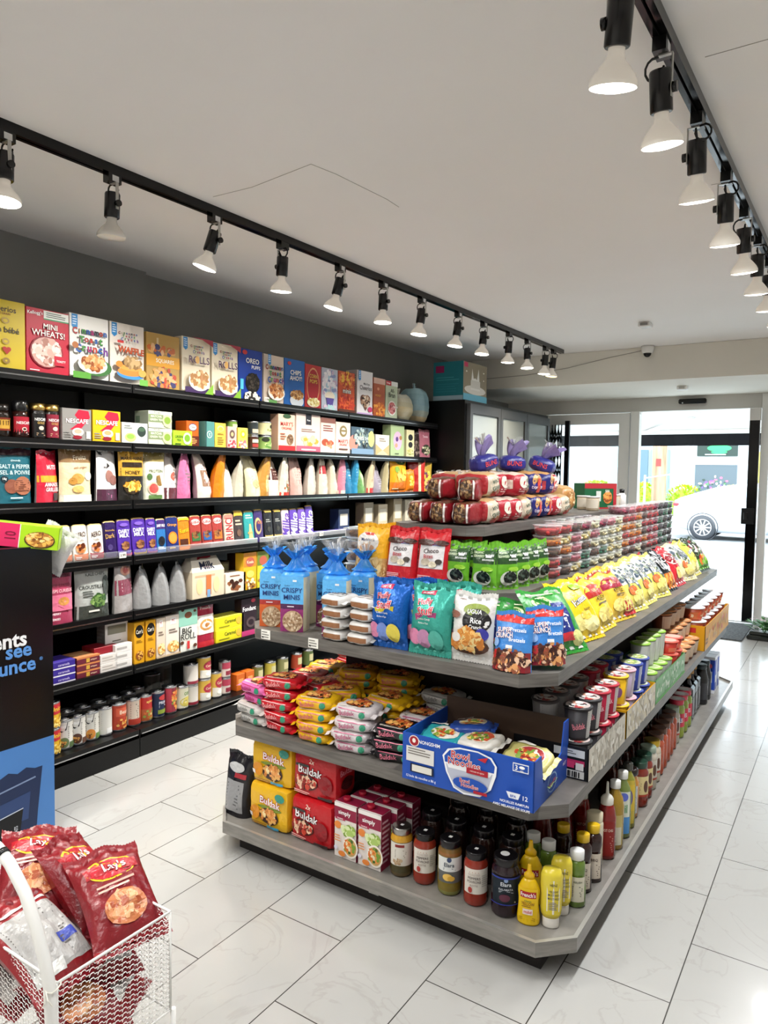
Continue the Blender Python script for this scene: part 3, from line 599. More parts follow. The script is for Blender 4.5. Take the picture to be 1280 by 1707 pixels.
cer(4.392, .2, .322, '#e3e0e2', [T('Cheerios', .55, .62, .1, .78, '#4a4450'), T('Multi Grain', .6, .71, .045, .4, '#4a4450'), E(.38, .36, .18, .1, '#6a3a2a'), E(.66, .36, .18, .1, '#6a3a2a'), Pg([(.22, .33), (.84, .33), (.53, .1)], '#6a3a2a'), B(.52, .32, .25, .13, '#e0cdb8 #3a2018 #a8846a', 60, .012), R(0, 0, 1, .05, '#c8a8d8'), E(.82, .14, .15, .06, '#c83a6a')]+rib, 'white cereal box with a heart of oat rings', sidec='#b9b2ae', side=[L(.1, .2, .9, .9, 14, '#8a8480')], d=.1)
cer(4.583, .157, .292, '#a8502c', [R(0, .85, 1, 1, '#d8b0a0'), E(.4, .72, .1, .04, '#d8906a'), T('HONEY', .4, .55, .06, .5, '#e8a83a'), B(.5, .2, .48, .18, '#d87a2c #e8a040 #b85a24', 60, .013)], 'rust brown cereal box with amber lower part')
cer(4.757, .168, .287, '#b9c4a8', [R(0, .88, .45, 1, '#b82838'), T("Kellogg's", .22, .94, .05, .4, '#ffffff'), R(.45, .88, 1, 1, '#e8e8e4'), T('All-', .55, .75, .1, .4, '#3a3a30'), T('Bran', .5, .63, .13, .6, '#3a3a30'), E(.5, .28, .36, .2, '#f0ece4'), E(.5, .28, .3, .16, '#b04a50'), B(.5, .28, .26, .13, '#8a2a34 #d89a9a #c86a6a', 50, .012), R(.62, .3, 1, .34, '#e0d8d0')], 'pale green bran cereal box with a bowl of flakes')
def loafbag(name, c, w_, h, d, cs, seed, tint):
    def bd():
        b = MB('film', c); 
        def f(u, v, k=0):
            a = 2*PI*u; p = (math.sin(PI*min(.999, v*.93+.04)))**.5; rr = 1+.16*nz(3*math.cos(a), 3*math.sin(a)+v*3, seed); p = p**.55
            return (w_/2*p*rr*abs(math.cos(a))**.7*(1 if math.cos(a) > 0 else -1), d/2+d/2*p*rr*abs(math.sin(a))**.7*(1 if math.sin(a) > 0 else -1), max(0, h*.92*v+.01*nz(u*5, v*9, seed)-(.0 if v > .02 else .02)))
        b.grid(f, 28, 18, None, 'film', True, lambda u, v: lin(cs[int(v*len(cs)*.999)])); tail(b, 0, d/2, h*.88, .09, .06, 'film', tint, seed, .4)
        return (name, [(None, b.mesh(name), None)])
    return bd
wall('cereal', 5.01, 'breadA', loafbag('bread_bag', '#cfc7a8', .27, .235, .2, ['#cfc8ac', '#cfc09a', '#d6c79e', '#c9c3a5', '#cfcbb6', '#c6c6b8'], 3, '#d8d6c8'), 'cream plastic bag of bread leaning beside the bran box', 'bread', dx=.0)
wall('cereal', 5.29, 'breadB', loafbag('bread_bag', '#8fb0ba', .25, .315, .24, ['#c8b48e', '#a8b2a8', '#8fb0ba', '#86aab8', '#8fb4c0', '#9cc0ca'], 8, '#b0ccd4'), 'pale blue knotted plastic bag of bread', 'bread')
# coffee and tea
TG = 'tea boxes on the tea and coffee shelf'
def jarw(row, y, r, h, key, desc, cat='jar', group=None, **k): wall(row, y, key, lambda: jar('coffee_jar', **k), desc, cat, group, dx=-r)
jarw('coffee', 1.701, .034, .144, 'cj1', 'squat dark coffee jar with a gold band label', group='coffee jars', body=[(.03, 0), (.034, .01), (.034, .1), (.028, .115)], cap=[(.03, .115), (.031, .12), (.031, .144)], col='#1c120c', capcol='#17120e', lcol='#c89a3c', lz=(.03, .085), lr=.034, label=[T('1117', .5, .6, .35, .5, '#3a1c0c'), R(0, 0, 1, .15, '#7a2a18'), R(0, .88, 1, 1, '#7a2a18')])
jarw('coffee', 1.786, .037, .166, 'cj2', 'coffee jar with black knob lid and red label', group='coffee jars', body=[(.032, 0), (.038, .012), (.037, .06), (.032, .1), (.033, .118)], cap=[(.033, .118), (.034, .13), (.034, .155), (.028, .166)], col='#2a120e', capcol='#101012', lcol='#a81c30', lz=(.012, .095), lr=.037, label=[T('NESCAFE', .5, .68, .14, .7, '#ffffff'), E(.5, .35, .12, .1, '#e8d8c8'), E(.5, .35, .08, .06, '#3a1c12'), L(.25, .05, .75, .2, 2, '#e8b8b0')])
for y, lc, dn in ((1.864, '#151414', 'black label'), (1.931, '#8a2438', 'plum label')): jarw('coffee', y, .033, .16, 'cj'+dn, 'tall glass coffee jar with gold lid and '+dn, group='coffee jars', body=[(.031, 0), (.033, .008), (.033, .125), (.031, .13)], cap=[(.033, .13), (.034, .135), (.034, .16)], col='#140c08', capcol='#b89a5a', capm='tin', lcol=lc, lz=(.01, .115), lr=.033, label=[T('NESCAFE', .5, .75, .12, .66, '#ffffff'), T('GOLD', .5, .6, .1, .4, '#d8b060'), E(.5, .38, .14, .09, '#d8c8b8'), L(.25, .05, .75, .2, 2, '#b89a7a')])
def tea(y, w_, h, d, base, art, desc, key=None, dz=0, dx=0, side=(), sidec=None, cat='tea box', group=TG): wall('coffee', y, key or desc, lambda: carton('tea_box', w_, d, h, base, art, side, sidec=sidec), desc, cat, group, dx=dx, dz=dz)
nes = lambda c, c2: [Pg([(.25, .35), (.6, .35), (.95, .75), (.9, .95), (.55, .98), (.42, .8), (.6, .6)], '#c8203c'), T('NESCAFE', .5, .62, .14, .8, '#ffffff', 0, '#7a3a3a'), E(.52, .28, .2, .13, '#f2e4d4'), E(.52, .3, .13, .07, c2), E(.5, .12, .16, .06, '#8a1c2c'), L(.05, .1, .3, .3, 3, '#8a8884'), R(.8, .08, .95, .32, '#cfc8c0')]
tea(2.041, .15, .15, .07, '#8f8c89', nes(0, '#c8a890'), 'grey coffee sachet box with a pale cup', cat='coffee box', group='coffee sachet boxes'); tea(2.201, .155, .153, .07, '#d8ae18', nes(0, '#c8a070'), 'yellow coffee sachet box with a pale cup', cat='coffee box', group='coffee sachet boxes')
tea(2.365, .155, .105, .08, '#d9dbd9', [E(.32, .3, .22, .22, '#b8cc7a'), E(.32, .34, .15, .12, '#8ab04a'), E(.75, .6, .17, .25, '#2c3a34'), E(.75, .7, .13, .1, '#46604a'), L(.08, .7, .4, .9, 2, '#8a9088')], 'white green tea box with bowl and whisk')
mt = [R(0, .8, 1, 1, '#d8dccc'), T('ITO EN', .35, .89, .12, .5, '#23302a'), R(0, .35, .62, .8, '#7f9066'), T('MATCHA', .32, .68, .14, .5, '#e8ecd8'), T('GREEN TEA', .32, .48, .13, .55, '#e8ecd8'), E(.78, .45, .2, .38, '#c8d49a'), E(.78, .48, .14, .22, '#7c9a3c'), R(0, 0, .62, .2, '#c8ccb4')]
for dz, dn in ((0, 'lower'), (.0885, 'upper')): tea(2.523, .152, .087, .11, '#c3c8ae', mt, '%s olive green matcha tea box of the stacked pair' % dn, key='matcha', dz=dz, side=[R(.1, .3, .4, .7, '#5a6a58')], sidec='#8a9080')
tea(2.673, .133, .083, .08, '#9ac32c', [T('GREEN', .3, .6, .16, .4, '#2a4a18'), T('TEA', .3, .38, .14, .3, '#2a4a18'), E(.72, .5, .22, .4, '#dce4b0'), E(.72, .52, .15, .24, '#6c9a2c'), L(.1, .08, .5, .2, 1, '#2a4a18')], 'lime green low tea box')
tea(2.77, .088, .142, .09, '#d85a1c', [E(.5, .76, .34, .15, '#1c2a5a'), E(.5, .76, .3, .12, '#e8e0d0'), T('Tetley', .5, .76, .09, .5, '#1c2a5a'), R(0, 0, 1, .42, '#5a2418'), L(.15, .1, .85, .35, 4, '#e8a060')], 'orange tea box with a brown base', dx=-.03)
tea(2.869, .07, .145, .07, '#4f8580', [E(.45, .5, .28, .14, '#d8e8e0'), E(.45, .5, .23, .11, '#4f8580'), T('t', .45, .5, .12, .2, '#d8e8e0'), R(.0, 0, .12, 1, '#2a4a48')], 'teal tea box with a round white mark')
tea(2.95, .084, .142, .07, '#d9b446', [E(.5, .78, .3, .12, '#f0dc90'), E(.5, .76, .22, .08, '#d9b446'), T('HERBAL', .5, .55, .07, .6, '#6a4a1c'), L(.2, .12, .8, .45, 4, '#8a6a2c')], 'mustard yellow tea box with an arch')
tea(3.042, .073, .127, .07, '#d8a8a0', [E(.5, .65, .3, .2, '#5a4a44'), E(.5, .65, .15, .1, '#c8a878'), B(.5, .2, .4, .16, '#c85a5a #f0d0c8 #a83a4a', 30, .007)], 'pink tea box with a dark rosette'); tea(3.131, .083, .125, .07, '#e3cf58', [E(.5, .7, .28, .18, '#d8c020'), E(.5, .7, .14, .09, '#fff4a0'), B(.5, .22, .4, .18, '#e87a7a #f8e0c0 #d85a6a', 34, .007)], 'yellow and pink floral tea box')
def cn(row, y, r, h, col, lab, desc, dz=0, dx=0, key=None, cat='can', group='food cans', exact=False, turn=.35, metal='#a8a8aa'): wall(row, y, key or desc, lambda: can('food_can', r, h, col, lab, turn=turn, metal=metal), desc, cat, group, dx=-r+dx, dz=dz, exact=exact)
CT = 'powder tins on the tea and coffee shelf'
cn('coffee', 3.15, .036, .086, '#7aa04a', [R(.2, .2, .8, .8, '#d8dcb0')], 'upper leafy green powder tin of the pair', .0865, -.08, 'tin1', 'tin', CT); cn('coffee', 3.15, .036, .086, '#7aa04a', [], 'lower leafy green powder tin of the pair', 0, -.08, 'tin1', 'tin', CT)
cn('coffee', 3.249, .034, .085, '#2e3436', [R(.1, .1, .9, .45, '#c8b8a0')], 'upper charcoal powder tin of the pair', .0855, 0, 'tin2', 'tin', CT); cn('coffee', 3.249, .034, .085, '#4a2c22', [R(.1, .5, .9, .8, '#e0d0b8'), R(.1, .1, .9, .4, '#a83a34')], 'lower brown powder tin of the pair', 0, 0, 'tin3', 'tin', CT)
cn('coffee', 3.362, .046, .088, '#d8cf9a', [E(.6, .7, .2, .2, '#2a3020'), T('Kuli', .4, .4, .2, .3, '#7a8a4a')], 'upper cream cocoa tin of the pair', .0885, 0, 'tin4', 'tin', CT); cn('coffee', 3.362, .046, .088, '#8aa858', [E(.2, .8, .2, .2, '#2a3020'), B(.5, .3, .3, .2, '#c8d890 #5a8a3c', 16, .01)], 'lower green cocoa tin of the pair', 0, 0, 'tin5', 'tin', CT)
mary = lambda g: [T("MARY'S", .5, .74 if g else .4, .12, .75, '#c0282c'), T('ORGANIC', .5, .62 if g else .29, .07, .7, '#c0282c')]
CB = 'cracker boxes on the tea and coffee shelf'
def crk(y, w_, h, d, base, art, desc, **k): tea(y, w_, h, d, base, art, desc, cat='cracker box', group=CB, **k)
crk(3.523, .16, .233, .07, '#e8cdb4', mary(1)+[E(.5, .95, .25, .06, '#3a5a3a'), E(.7, .32, .2, .15, '#8a6a50'), B(.7, .32, .17, .12, '#6a4a34 #a8886a', 40, .006), R(0, 0, 1, .15, '#c0282c'), L(.1, .3, .45, .5, 3, '#a8604a')], 'cream cracker box with red lettering and red base', sidec='#c8a088')
crk(3.742, .25, .25, .07, '#ead2c6', [R(.38, .72, .62, 1, '#2a2c34'), T('Pure', .5, .84, .05, .2, '#ffffff'), L(.2, .52, .8, .62, 2, '#8a6a60'), B(.5, .28, .42, .1, '#e8c060 #d8a040 #f0e0a0', 20, .02), R(0, 0, 1, .16, '#c85a70'), L(.2, .03, .8, .1, 1, '#ffffff')], 'wide pale pink cracker box with a black top tab')
crk(3.955, .163, .242, .07, '#e6d3c6', [R(0, .85, 1, 1, '#8a5a50'), L(.15, .6, .85, .8, 3, '#8a3a34'), E(.3, .3, .24, .1, '#a84a30'), B(.6, .25, .25, .1, '#b85a3c #d89a70', 20, .01)], 'cream fruit cracker box with a brown top band')
crk(4.129, .172, .222, .07, '#e8d3c4', mary(0)+[E(.5, .72, .25, .18, '#8a7a50'), E(.5, .72, .16, .11, '#e8d3c4'), R(.3, .7, .7, .76, '#8a7a50'), R(.2, .12, .8, .17, '#6a4a40')], 'small cream cracker box with a round olive seal')
crk(4.37, .285, .2, .08, '#4a6070', [E(.1, .4, .2, .3, '#d88a7a'), B(.55, .6, .45, .35, '#20262a #7a9090 #c8d0b0 #3a4a50 #a8b8b8', 90, .013), T('CRUISE SHIP', .5, .6, .13, .6, '#e8eeee'), R(0, 0, 1, .22, '#7a96b0'), E(.88, .6, .14, .3, '#c8d080')], 'wide slate blue snack box with busy print')
crk(4.638, .19, .16, .08, '#e3dccd', [Pg([(0, .55), (.5, .25), (1, .55), (1, 0), (0, 0)], '#b8a878'), Pg([(0, 0), (.5, .28), (1, 0)], '#c8c0a0'), L(.25, .65, .75, .85, 2, '#8a7a6a')], 'ivory box with a folded envelope print')
crk(4.854, .2, .247, .08, '#a8bc8c', [E(.5, .5, .32, .3, '#d0aec8'), E(.45, .55, .1, .08, '#5a3a7a'), E(.72, .6, .1, .07, '#a87a4a'), E(.4, .35, .1, .07, '#c89a7a'), L(.3, .05, .7, .12, 1, '#5a6a4a')], 'sage green box with a pink medallion')
crk(5.051, .12, .22, .07, '#d8d0a4', [E(.5, .72, .3, .12, '#1c1c20'), E(.5, .45, .28, .11, '#2a2a2c'), B(.5, .18, .4, .12, '#c8c070 #8a9a4a', 20, .008)], 'narrow cream box with two black discs')
def pch(row, y, w_, h, t, c, art, desc, rz=0, back='#b8b4ae', seed=1, dx=0, group=None, cat='snack pouch', key=None, backart=None, sides=None, kind='pouch', m='film', tilt=0, name='snack_pouch', tops=None, exact=False, dz=0, **bk_):
    ba = [L(.15, .1, .85, .8, 14, '#8a8884'), R(.1, .04, .45, .2, '#e8e6e2')] if backart is None else backart
    wall(row, y, key or desc, lambda: bag(name, w_, h, t, kind, c, art, back, ba, seed=seed, sides=sides, m=m, tops=tops, **bk_), desc, cat, group, dx=-t/2+dx, rz=rz, rot=(tilt, 0, PI/2+rz), exact=exact, dz=dz)
pch('coffee', 5.171, .12, .2, .05, '#2a1c1c', [B(.5, .4, .4, .3, '#5a4a40 #8a7a70', 30, .01)], 'dark chocolate treat pouch beside the pink pouch', group='treat pouches'); pch('coffee', 5.32, .19, .225, .06, '#9a5a68', [T('Sweets', .5, .8, .1, .7, '#f0d0d8'), E(.5, .3, .38, .2, '#4a4a3c'), B(.5, .3, .34, .18, '#8aa070 #d8c8b0 #2a2a24', 50, .01)], 'dusty pink treat pouch with a dark oval', group='treat pouches')
# nuts and fruit pouches
NG = 'nut and fruit pouches'
G = lambda **k: dict(group=NG, **k)
pch('almond', 1.748, .158, .24, .05, '#1f6272', [T('SALT & PEPPER', .5, .68, .075, .9, '#cfe8ea'), T('SEL & POIVRE', .5, .57, .075, .9, '#cfe8ea'), T('almonds', .5, .79, .04, .4, '#cfe8ea'), R(0, .88, 1, 1, '#3a1f2a'), E(.35, .32, .2, .13, '#8a5240'), E(.68, .33, .27, .17, '#a86a50'), L(.45, .22, .9, .44, 6, '#6a3a2c'), E(.15, .45, .1, .06, '#0c2a34'), T('18g', .15, .45, .05, .14, '#ffffff'), L(.3, .08, .7, .14, 1, '#cfe8ea')], 'teal almond pouch with two printed almonds', **G(seed=2))
pch('almond', 1.902, .15, .225, .06, '#c01f38', [R(0, .42, 1, .55, '#e8a02c'), T('NUTS', .55, .72, .09, .6, '#ffffff'), T('AMANDES', .55, .37, .08, .8, '#ffffff'), T('GRILLEES', .55, .27, .08, .8, '#ffffff'), R(.55, .05, 1, .2, '#3a2a2a')], 'red roasted almond pouch turned sideways with orange band', rz=.45, back='#8a8484', **G(seed=5))
pch('almond', 2.045, .17, .245, .055, '#dcc9a4', [R(0, .76, 1, 1, '#8a6a44'), T('Fruits', .6, .86, .09, .5, '#f0e4cc', .08), T('with yogurt', .6, .66, .06, .7, '#8a5a3a', .08), E(.5, .45, .2, .1, '#c8984c'), E(.35, .4, .14, .07, '#b8843c'), E(.85, .5, .12, .08, '#e8e4d0'), E(.5, .25, .18, .07, '#d8b068'), R(0, 0, 1, .14, '#ece4d4')], 'beige yogurt fruit pouch with brown top', **G(seed=7))
pch('almond', 2.215, .15, .245, .07, '#e3e1e0', [Pg([(0, 1), (.2, 1), (.55, .7), (.4, .66)], '#1e1a1c'), T('mix', .3, .68, .06, .3, '#4a4448'), E(.45, .5, .22, .12, '#9a6a60'), E(.65, .42, .2, .1, '#8a5a50'), R(0, 0, 1, .24, '#4a2438'), Pg([(.3, .16), (.5, .06), (.8, .2), (.5, .12)], '#c86a98')], 'white nut pouch with black corner and plum base', rz=.35, back='#6f6c70', **G(seed=9))
pch('almond', 2.356, .155, .247, .05, '#1b1814', [R(0, .5, 1, 1, '#c99a34'), T('MARIE-ANNE', .5, .86, .07, .85, '#2a1c10'), T('HONEY', .5, .57, .08, .7, '#2a1c10'), R(.1, .68, .9, .78, '#2a1c10'), E(.45, .27, .32, .14, '#3a2c1c'), B(.45, .28, .28, .12, '#e0b040 #f0d070 #b88020', 30, .013)], 'black and gold honey cashew pouch', **G(seed=11))
pch('almond', 2.496, .13, .249, .05, '#d8d8c4', [R(0, .8, 1, 1, '#8a7a44'), T('PROTEIN', .55, .6, .06, .7, '#4a5a34'), E(.25, .48, .12, .07, '#4a6a3a'), Pg([(.55, .5), (.72, .52), (.8, .3), (.6, .28)], '#8a6a3a'), E(.42, .24, .26, .13, '#c8b8a0'), E(.42, .24, .2, .1, '#d0504a'), R(.2, .02, .8, .1, '#5a7a44')], 'pale fig pouch with a cut fig and olive top', rz=-.15, **G(seed=13))
ex = [(2.619, .14, .245, '#d8cfc8', '#8f8d8c', -1.0, 'silver back nut pouch with a maroon base', [E(.4, .5, .2, .1, '#a85a4a'), R(0, 0, 1, .25, '#5a2c34')]),
 (2.711, .15, .242, '#c86a94', '#7b6a70', -1.0, 'pink and mauve nut pouch turned edge on', []),
 (2.859, .14, .262, '#d8ccc0', '#a89a9c', -.9, 'cream pouch with a twisted top and brown print', [R(.1, .25, .8, .6, '#8a6a54'), E(.45, .45, .2, .12, '#e8d8c8')]),
 (2.967, .10, .257, '#d87a14', '#c8680c', -.9, 'plain bright orange paper pouch', []),
 (3.046, .11, .208, '#d0c9bc', '#9c968c', -1.0, 'short grey white pouch beside the orange pouch', []),
 (3.128, .11, .209, '#bcb7a6', '#b8b4a4', -1.3, 'short silvery pouch with a barcode corner', []),
 (3.265, .15, .258, '#d8cfa6', '#c8bf98', -.5, 'crumpled ivory pouch with a folded neck', [E(.5, .3, .3, .1, '#b8a878')]),
 (3.348, .10, .261, '#b8843a', '#c89a54', -.8, 'amber and brown narrow pouch', [R(.2, .1, .8, .5, '#e0c888')]),
 (3.448, .15, .241, '#d8cabc', '#c0b2a6', -.9, 'cream pouch with a dark brown middle band', [R(0, .42, 1, .72, '#4a201c')]),
 (3.541, .15, .235, '#d0c6b4', '#c8c0ae', -1.0, 'pale leaning pouch with red lower edge', [R(0, 0, 1, .1, '#c83a2c'), B(.5, .2, .4, .1, '#5a7a3a #a85a34', 16, .01)]),
 (3.673, .13, .242, '#c8a298', '#b89088', -.3, 'dusty rose pouch with small print', [L(.2, .3, .8, .8, 7, '#8a5a54')]),
 (3.818, .15, .25, '#c8bcae', '#b8ada0', -1.1, 'beige pouch with a silver back and barcode', []),
 (3.953, .12, .257, '#d8cab6', '#c4b6a4', -.7, 'cream pouch with a red neck band', [R(0, .55, 1, .78, '#a02c34')]),
 (4.063, .10, .248, '#d0c4ae', '#c8bca6', -1.2, 'plain sand coloured tall pouch', []),
 (4.163, .09, .25, '#c87a8c', '#c8a8a0', -.5, 'pink striped pouch before the blue pouches', [R(0, 0, 1, .1, '#e8d8c0')]),
 (4.244, .07, .26, '#2c7aa0', '#2a6a8c', -.6, 'first blue pouch left of its twin', [L(.2, .2, .8, .9, 8, '#a8d0e0')]),
 (4.319, .08, .262, '#2a86b0', '#2a6a8c', -.6, 'second blue pouch next to the green pouch', [L(.2, .2, .8, .9, 8, '#a8d0e0')]),
 (4.408, .09, .26, '#6a9a5a', '#5a8a54', -.6, 'green pouch beside the blue pouches', [E(.5, .4, .3, .2, '#a8c890')]),
 (4.52, .13, .244, '#c8b494', '#b8a890', -.9, 'cream pouch with a red base beside the green pouch', [R(0, 0, 1, .16, '#b82c2c')]),
 (4.627, .15, .26, '#8f8794', '#87808c', -.6, 'mauve grey pouch with pale print', [L(.2, .1, .8, .5, 6, '#c8c4cc')]),
 (4.735, .1, .258, '#b8ac84', '#a8a080', -.6, 'khaki pouch with a white stripe', [R(.6, 0, .75, 1, '#e8e4d8')])]
for i, (y, w_, h, c, bk, rz, dn, art) in enumerate(ex): pch('almond', y, w_*.93, h, .09, c, art+[L(.2, .3, .8, .75, 6, bk)], dn, rz=-rz*.5, back=bk, dx=-.01, wr=2.2, nu=14, nv=18, prebend=(lambda q: (lambda v: Vector((v.x*(1-.35*(v.z/.26)**2*abs(math.sin(q*2.3)))+.03*math.sin(q*1.7)*(v.z/.26)**2, v.y+.045*math.sin(q*2.9)*(v.z/.26)**2, v.z))))(i+1), **G(seed=15+i))
pch('almond', 4.909, .25, .268, .06, '#e09a14', [E(.6, .92, .3, .1, '#3a5a24'), T('Patas', .6, .92, .08, .4, '#e8e0c0'), E(.3, .68, .14, .1, '#7a9a3c'), R(0, 0, 1, .3, '#d8700c'), L(.1, .08, .5, .14, 1, '#fff0c0'), B(.6, .5, .3, .15, '#f0b83a #f8d060', 20, .02)], 'large yellow orange chip bag with green top mark', kind='pillow', **G(seed=40))
pch('almond', 5.09, .13, .172, .05, '#d8780c', [B(.5, .5, .3, .3, '#f0b030 #f8d870', 20, .012)], 'small orange chip bag tucked beside the large one', kind='pillow', **G(seed=41))
pch('almond', 5.197, .16, .256, .06, '#a82018', [R(.6, 0, .75, 1, '#e0c8a0')], 'red and cream leaning pouch', tilt=0, rz=-.7, back='#8a5a34', **G(seed=42)); pch('almond', 5.32, .17, .25, .06, '#a88a34', [B(.5, .45, .4, .4, '#e0c050 #5a3a4a #8a2c4a #d8b070', 60, .014)], 'patchwork yellow and plum pouch near the fridge', rz=-.5, back='#5a3a34', **G(seed=43))
# chocolate bars
def bar(y, w_, h, c, art, desc, key=None, d=.016, fin='#c8a860', **k): wall('choc', y, key or desc, lambda: puff('chocolate_bar', w_, d, h, c, art, n=9, wr=.0008, res=6, cols={'top': fin}), desc, 'chocolate bar', 'chocolate bars standing on the wall shelf', rot=(-.10, 0, PI/2), dx=.004, **k)
aero = lambda c, b2: [T('AERO', .52, .72, .14, .7, '#3a1c14', .15), T('Truffle', .5, .57, .05, .5, '#8a7a70'), R(0, 0, 1, .2, c), E(.5, .35, .35, .13, b2), B(.5, .36, .3, .11, '#8a4a2c #b8703c #5a2814', 20, .008), L(.1, .05, .5, .14, 2, '#ffffff')]
bar(1.881, .07, .182, '#d8d4a8', [R(0, 0, 1, .3, '#a83a4a')], 'pale chocolate bar half hidden by the advertising stand')
bar(1.971, .077, .178, '#ded8cf', aero('#c0622c', '#d8a070'), 'white truffle bar with caramel base, nearer one of the pair', key='aeroA'); bar(2.056, .077, .173, '#ded8cf', aero('#c0622c', '#d8a070'), 'white truffle bar with caramel base, farther one of the pair', key='aeroA')
bar(2.14, .08, .177, '#ded8cf', aero('#8c1c30', '#c8a0a0'), 'white truffle bar with dark cherry base')
bar(2.219, .073, .187, '#2a1650', [T('Dark', .5, .6, .12, .7, '#c8a050', .1), T('bournville', .5, .75, .05, .7, '#c8a050'), E(.45, .3, .2, .08, '#4a3a70'), R(0, 0, .1, 1, '#1a0c30')], 'deep purple dark chocolate bar with gold script')
dm = [T('DAIRY', .5, .68, .1, .8, '#ffffff'), T('MILK', .5, .57, .1, .7, '#ffffff'), E(.5, .85, .3, .05, '#7a5ac0'), E(.55, .3, .3, .12, '#5a3a2c'), B(.55, .3, .25, .1, '#7a4a30 #9a6a44', 14, .008)]
for y, w_, h, dn, c2 in ((2.301, .08, .192, 'nearest one', '#c83a70'), (2.39, .085, .196, 'middle one', '#c8a03a'), (2.467, .062, .192, 'farthest one', '#b03a90')): bar(y, w_, h, '#4a2a94', dm+[R(0, 0, 1, .08, c2)], 'purple milk chocolate bar with white capitals, '+dn, dx=0) if 0 else bar(y, w_, h, '#4a2a94', dm+[R(0, 0, 1, .08, c2)], 'purple milk chocolate bar with white capitals, '+dn)
bar(2.531, .06, .184, '#2a6aa8', [R(0, .7, 1, 1, '#3a2468'), T('DAIRY MILK', .5, .8, .08, .9, '#ffffff'), E(.5, .35, .35, .14, '#1a1a20'), L(.1, .1, .9, .2, 2, '#ffffff')], 'purple and blue cookie chocolate bar'); bar(2.606, .083, .194, '#1d2a6a', [T('Orange', .5, .75, .1, .8, '#e8a03a'), E(.5, .4, .36, .17, '#d8741c'), E(.5, .4, .28, .13, '#e8943c'), L(.2, .08, .8, .15, 1, '#e8c080')], 'navy orange flavoured chocolate bar')
bar(2.686, .08, .187, '#e07818', [T("Reese", .5, .6, .15, .8, '#e8c020', .2, '#5a2010'), R(.1, .15, .8, .35, '#4a2414'), R(0, .9, 1, 1, '#e0b020')], 'bright orange peanut butter chocolate bar')
for y, c2, dn in ((2.77, '#3a6a3c', 'green'), (2.854, '#2a5a9a', 'blue'), (2.935, '#c0702c', 'amber')): bar(y, .077, .192, '#9c3a34', [E(.5, .8, .42, .09, '#f0e8e0'), T('KitKat', .5, .8, .1, .75, '#c02028', .1), R(.1, .25, .9, .5, c2), B(.5, .42, .3, .1, '#5a3020 #8a5a34', 12, .008), R(0, 0, 1, .12, '#5a2a24')], 'red wafer bar with a %s panel' % dn)
bar(3.025, .075, .192, '#d8c0ac', [T('CRUNCH', .5, .5, .3, 2.4, '#b02030', PI/2), R(0, .85, 1, 1, '#b87a6a')], 'cream chocolate bar with red vertical capitals')
bar(3.104, .076, .206, '#3c3434', [R(0, .85, 1, 1, '#d8b03a'), L(.15, .55, .85, .75, 2, '#d8c8a0'), E(.5, .35, .25, .1, '#6a5040')], 'dark brown bar with a gold top'); bar(3.193, .082, .2, '#2f9090', [L(.15, .75, .85, .9, 2, '#d8f0e8'), Pg([(.4, .15), (.5, .6), (.65, .6), (.85, .15)], '#e0c080'), R(.3, .3, .8, .36, '#c8a060')], 'turquoise wafer chocolate bar'); bar(3.277, .075, .207, '#3a2c62', [E(.4, .5, .4, .25, '#c8a870'), E(.45, .5, .28, .17, '#3a2c62'), T('NUTS', .6, .6, .08, .5, '#d87a3c')], 'indigo bar with a curved gold mark')
for y, dn in ((3.364, 'left'), (3.45, 'right')): bar(y, .076, .2, '#1c1c20', [R(0, 0, 1, .2, '#b8a060'), L(.2, .6, .8, .72, 2, '#a8a8a0'), E(.5, .4, .2, .08, '#3a3830'), R(.1, .93, .9, 1, '#c8a850')], 'black and gold chocolate bar, %s one of two' % dn)
for y, c, h, dn in ((3.528, '#cdb9c4', .2, 'first'), (3.609, '#5a3aa0', .2, 'second'), (3.69, '#6a4aa8', .202, 'third'), (3.77, '#5c3ca4', .216, 'fourth')): bar(y, .072, h, c, [T('Milka', .5, .5, .34, 2.2, '#ffffff' if dn != 'first' else '#5a3aa0', PI/2-.15), R(0, 0, 1, .1, '#c8a0d0')], 'lilac chocolate bar with slanting white script, %s of four' % dn)
for i in range(5):
    for j in range(2): wall('choc', 3.92+i*.13, 'flatbar', lambda: puff('chocolate_bar', .11, .09, .014, '#3a2a8a', (), top=[L(.2, .2, .8, .8, 3, '#c8c0e8')], n=8, wr=.001, res=5, fin=('x', '#8a80c0', .012)), '%s indigo bar lying flat, pile %s from the upright bars' % (('lower', 'upper')[j], ORD[i]), 'chocolate bar', 'flat lying indigo chocolate bars', dz=j*.0155, dx=.01)
